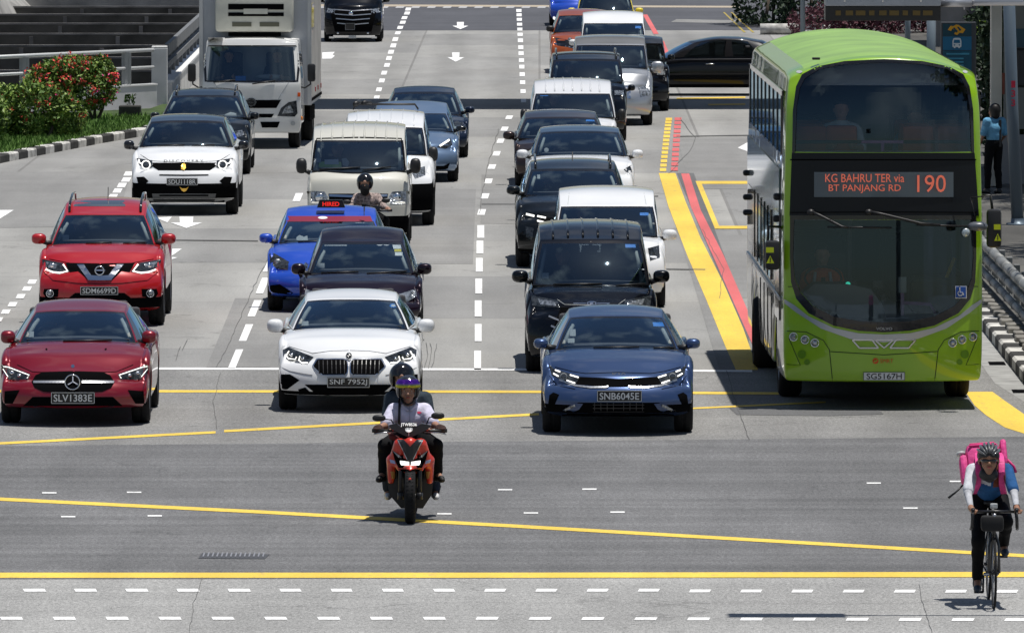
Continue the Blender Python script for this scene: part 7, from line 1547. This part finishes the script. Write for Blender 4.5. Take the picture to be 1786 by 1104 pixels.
for x, z in ((-.115, .11), (.115, .45)): m = MB(); m.box((x, .58, z), (.09, .07, .02), None, .004); m.build('pedal', BLK, bk)
m = MB(); m.box((0, .82, .955), (.13, .26, .04), None, .018); m.build('saddle', BLK, bk, True)
m = MB(); m.tube([(.05, 1.0, .3), (.055, 1.0, .2), (.055, .98, .17)], .01); m.build('rear_derailleur', SIL, bk, True)
JC = dict(head=V3(-.035, .36, 1.375), sh=(V3(-.185, .56, 1.28), V3(.155, .56, 1.28)), el=(V3(-.235, .30, 1.08), V3(.205, .30, 1.085)), wr=(V3(-.222, .02, .965), V3(.215, .02, .965)), hand=(V3(-.215, -.065, .955), V3(.212, -.065, .955)),
          hip=(V3(-.10, .86, .98), V3(.10, .86, .98)), kn=(V3(-.125, .50, .60), V3(.135, .38, .80)), an=(V3(-.125, .66, .215), V3(.125, .70, .545)), toe=(V3(-.13, .53, .155), V3(.135, .57, .50)), pelvis=V3(0, .88, 1.02), chest=V3(-.015, .64, 1.18))
def jersey(o):
    me = o.data; me.materials.clear()
    for x in (cloth('jersey_blue', (.02, .09, .24)), cloth('jersey_white', (.55, .56, .6)), cloth('jersey_rust', (.16, .05, .03))): me.materials.append(x)
    for p in me.polygons:
        x, y, z = p.center
        if x < -.15 and y < .62: p.material_index = 1
        elif x > .13: p.material_index = 0
        elif y < .62 and z > 1.13 and x < 0 and (z-1.13) > (-x)*.3: p.material_index = 1
        elif y < .62 and z > 1.12 and x > .02: p.material_index = 2
        else: p.material_index = 0
cyc, MxC = human('cyclist in a white and blue jersey and black leggings with a bright pink backpack', BO, JC, mat('skin_brown', (.30, .15, .09), .5), cloth('jersey_blue', (.02, .09, .24)), mat('black_leggings', (.004, .004, .0045), .75, spec=.15), mat('shoe_navy', (.02, .03, .045), .5), .0095, topm=jersey, pitch=-.12, face_=False, rs=.82, ars=.86, bar=(0, 1, 0), out=(-.0, -.3, -1))
GSL = cloth('grey_sleeve', (.42, .43, .46))
for s_, e_, w_ in zip(JC['sh'], JC['el'], JC['wr']): blob('arm_sleeve', [(tuple(s_.lerp(e_, .7)), tuple(e_), .041, .037), (tuple(e_), tuple(e_.lerp(w_, .93)), .037, .028)], GSL, cyc, .01, .02)
m = MB(); m.tube([JC['wr'][1]+V3(.0, .012, 0), JC['wr'][1]+V3(0, .035, .006)], .034, 12); m.build('wrist_watch', BLK, cyc, True)
HX = JC['head']; m = MB(); m.tube([MxC @ Vector(p) for p in ((-.085, -.03, .01), (-.05, -.095, .008), (0, -.108, .008), (.05, -.095, .008), (.085, -.03, .01))], [.006, .017, .012, .017, .006], 8); m.build('sunglasses', mat('dark_lens', (.01, .01, .012), .08, coat=1), cyc, True); m = MB(); m.ball((0, -.101, -.056), (.023, .007, .0085), 12, M=MxC); m.build('lips', LIP, cyc, True)
blob('neck_gaiter', [((HX.x-.03, HX.y+.02, HX.z-.12), (HX.x+.03, HX.y+.02, HX.z-.12), .062, .062), ((-.02, .47, 1.24), (-.02, .5, 1.26), .07, .07)], BLK, cyc, .012)
hc = HX+V3(0, .025, .055); HM = mat('helmet_grey', (.10, .105, .11), .3, coat=.8)
hb = blob('helmet', [((hc.x, hc.y-.03, hc.z), (hc.x, hc.y+.07, hc.z), .105, .108, .02)], BLK, cyc, .01, .02, cut=lambda X, Y, Z: np.maximum((hc.z-.022)-Z-(Y-hc.y)*.15, 0*X-1))
m = MB()
for k in range(-3, 4):
    a = k*.36; pts = []
    for j in range(9):
        t = -1.25+j*.32; r = .119; pts.append((hc.x+math.sin(a)*math.cos(t)*r*.98, hc.y+.02+math.sin(t)*(r+.05), hc.z+math.cos(a)*math.cos(t)*r*1.02+.002 if math.cos(t) > 0 else hc.z))
    m.tube(pts, [.006, .011, .013, .014, .014, .014, .013, .011, .006], 6)
m.build('helmet_rib', HM, hb, True)
m = MB(); m.tube([HX+V3(-.085, .0, .0), HX+V3(-.06, -.02, -.1), HX+V3(0, -.03, -.125), HX+V3(.06, -.02, -.1), HX+V3(.085, 0, 0)], .007, 6); m.build('chin_strap', BLK, hb, True)
PKM = mat('pink_pack', (.70, .06, .26), .6, noise=.22, nscale=9, bump=1.0); PKD = mat('pink_pack_trim', (.60, .03, .18), .6)
pk = tag(empty('backpack', BO), 'bright pink delivery backpack on the back of the cyclist', 'backpack')
def tilt(x, y, z): return Matrix.Translation((x, y, z)) @ Matrix.Rotation(-.42, 4, 'X') @ Matrix.Rotation(-.08, 4, 'Y')
m = MB(); m.box((0, 0, 0), (.33, .23, .43), tilt(-.055, .90, 1.29), .06); m.build('main_bag', PKM, pk, True, True)
m = MB(); m.box((0, -.115, .18), (.27, .02, .02), tilt(-.055, .90, 1.29), .008); m.box((0, .0, .214), (.24, .14, .02), tilt(-.055, .90, 1.29), .006); m.build('zip_piping', PKD, pk, True)
m = MB(); m.box((-.19, -.0, -.02), (.08, .18, .27), tilt(-.055, .90, 1.29), .035); o = m.build('side_pocket', PKM, pk, True, True); m = MB(); m.tube([tilt(-.055, .90, 1.29) @ Vector((-.205, 0, .13)), tilt(-.055, .90, 1.29) @ Vector((-.205, 0, .16))], .045, 12); m.build('bottle_cap', GRY, o, True)
m = MB(); m.box((.2, -.03, .1), (.06, .18, .26), tilt(-.055, .90, 1.29), .025); m.build('side_flap', PKM, pk, True, True)
for sx, x in ((-1, -.125), (1, .095)):
    m = MB(); pts = [(x*.9, .80, 1.42), (x, .66, 1.405), (x*1.02, .52, 1.36), (x*1.0, .465, 1.27), (x*1.05, .50, 1.15), (x*1.3, .62, 1.06)]
    for a, b in zip(pts, pts[1:]): 
        a, b = Vector(a), Vector(b); c = (a+b)/2; d = b-a; m.box((0, 0, 0), (.06, .022, d.length+.02), Matrix.Translation(c) @ d.to_track_quat('Z', 'Y').to_matrix().to_4x4(), .006)
    m.build('shoulder_strap', PKM, pk, True, True)
m = MB(); m.tube([(-.26, .8, 1.12), (-.32, .78, 1.06), (-.40, .75, 1.0)], [.009, .009, .012], 6); m.build('loose_strap', BLK, pk, True); m = MB(); m.tube([(.17, .82, 1.36), (.23, .8, 1.30), (.25, .8, 1.24)], [.014, .012, .014], 6); m.build('loose_strap', PKD, pk, True)
# ---------------- pedestrian at the bus stop (seen from behind)
pd_ = P(1733, 353); PD_ = Vector((pd_.x, pd_.y, .155))
JD = dict(head=V3(0, 0, 1.52), sh=(V3(-.18, .02, 1.34), V3(.18, .02, 1.34)), el=(V3(-.23, .02, 1.08), V3(.23, .0, 1.08)), wr=(V3(-.20, -.14, .93), V3(.19, -.15, .95)), hand=(V3(-.19, -.21, .90), V3(.17, -.22, .93)),
          hip=(V3(-.09, 0, .88), V3(.09, 0, .88)), kn=(V3(-.10, -.03, .48), V3(.10, -.05, .48)), an=(V3(-.10, .03, .09), V3(.11, -.04, .09)), toe=(V3(-.11, -.09, .05), V3(.12, -.16, .05)), pelvis=V3(0, .01, .94), chest=V3(0, .01, 1.2))
ped, _ = human('pedestrian in light blue T-shirt and black trousers, back turned, at the bus shelter', PD_, JD, SKT, cloth('sky_tee', (.14, .36, .55)), TRB, BLK, .016, rz=math.pi+.5, face_=False, rs=.93, ars=.85)
blob('hair', [((0, .02, 1.56), (0, .04, 1.57), .102, .105), ((0, .05, 1.46), (0, .05, 1.52), .085, .09)], HAIR, ped, .015, cut=lambda X, Y, Z: -(Y+.055))
m = MB(); m.box((-.05, .14, 1.12), (.05, .02, .5), Matrix.Rotation(.5, 4, 'Y') @ Matrix.Translation((-.55, 0, .1)) if False else None, .005); m.build('bag_strap', BLK, ped)
# ---------------- a second hatch of roadside odds and ends
for I_ in (): pass
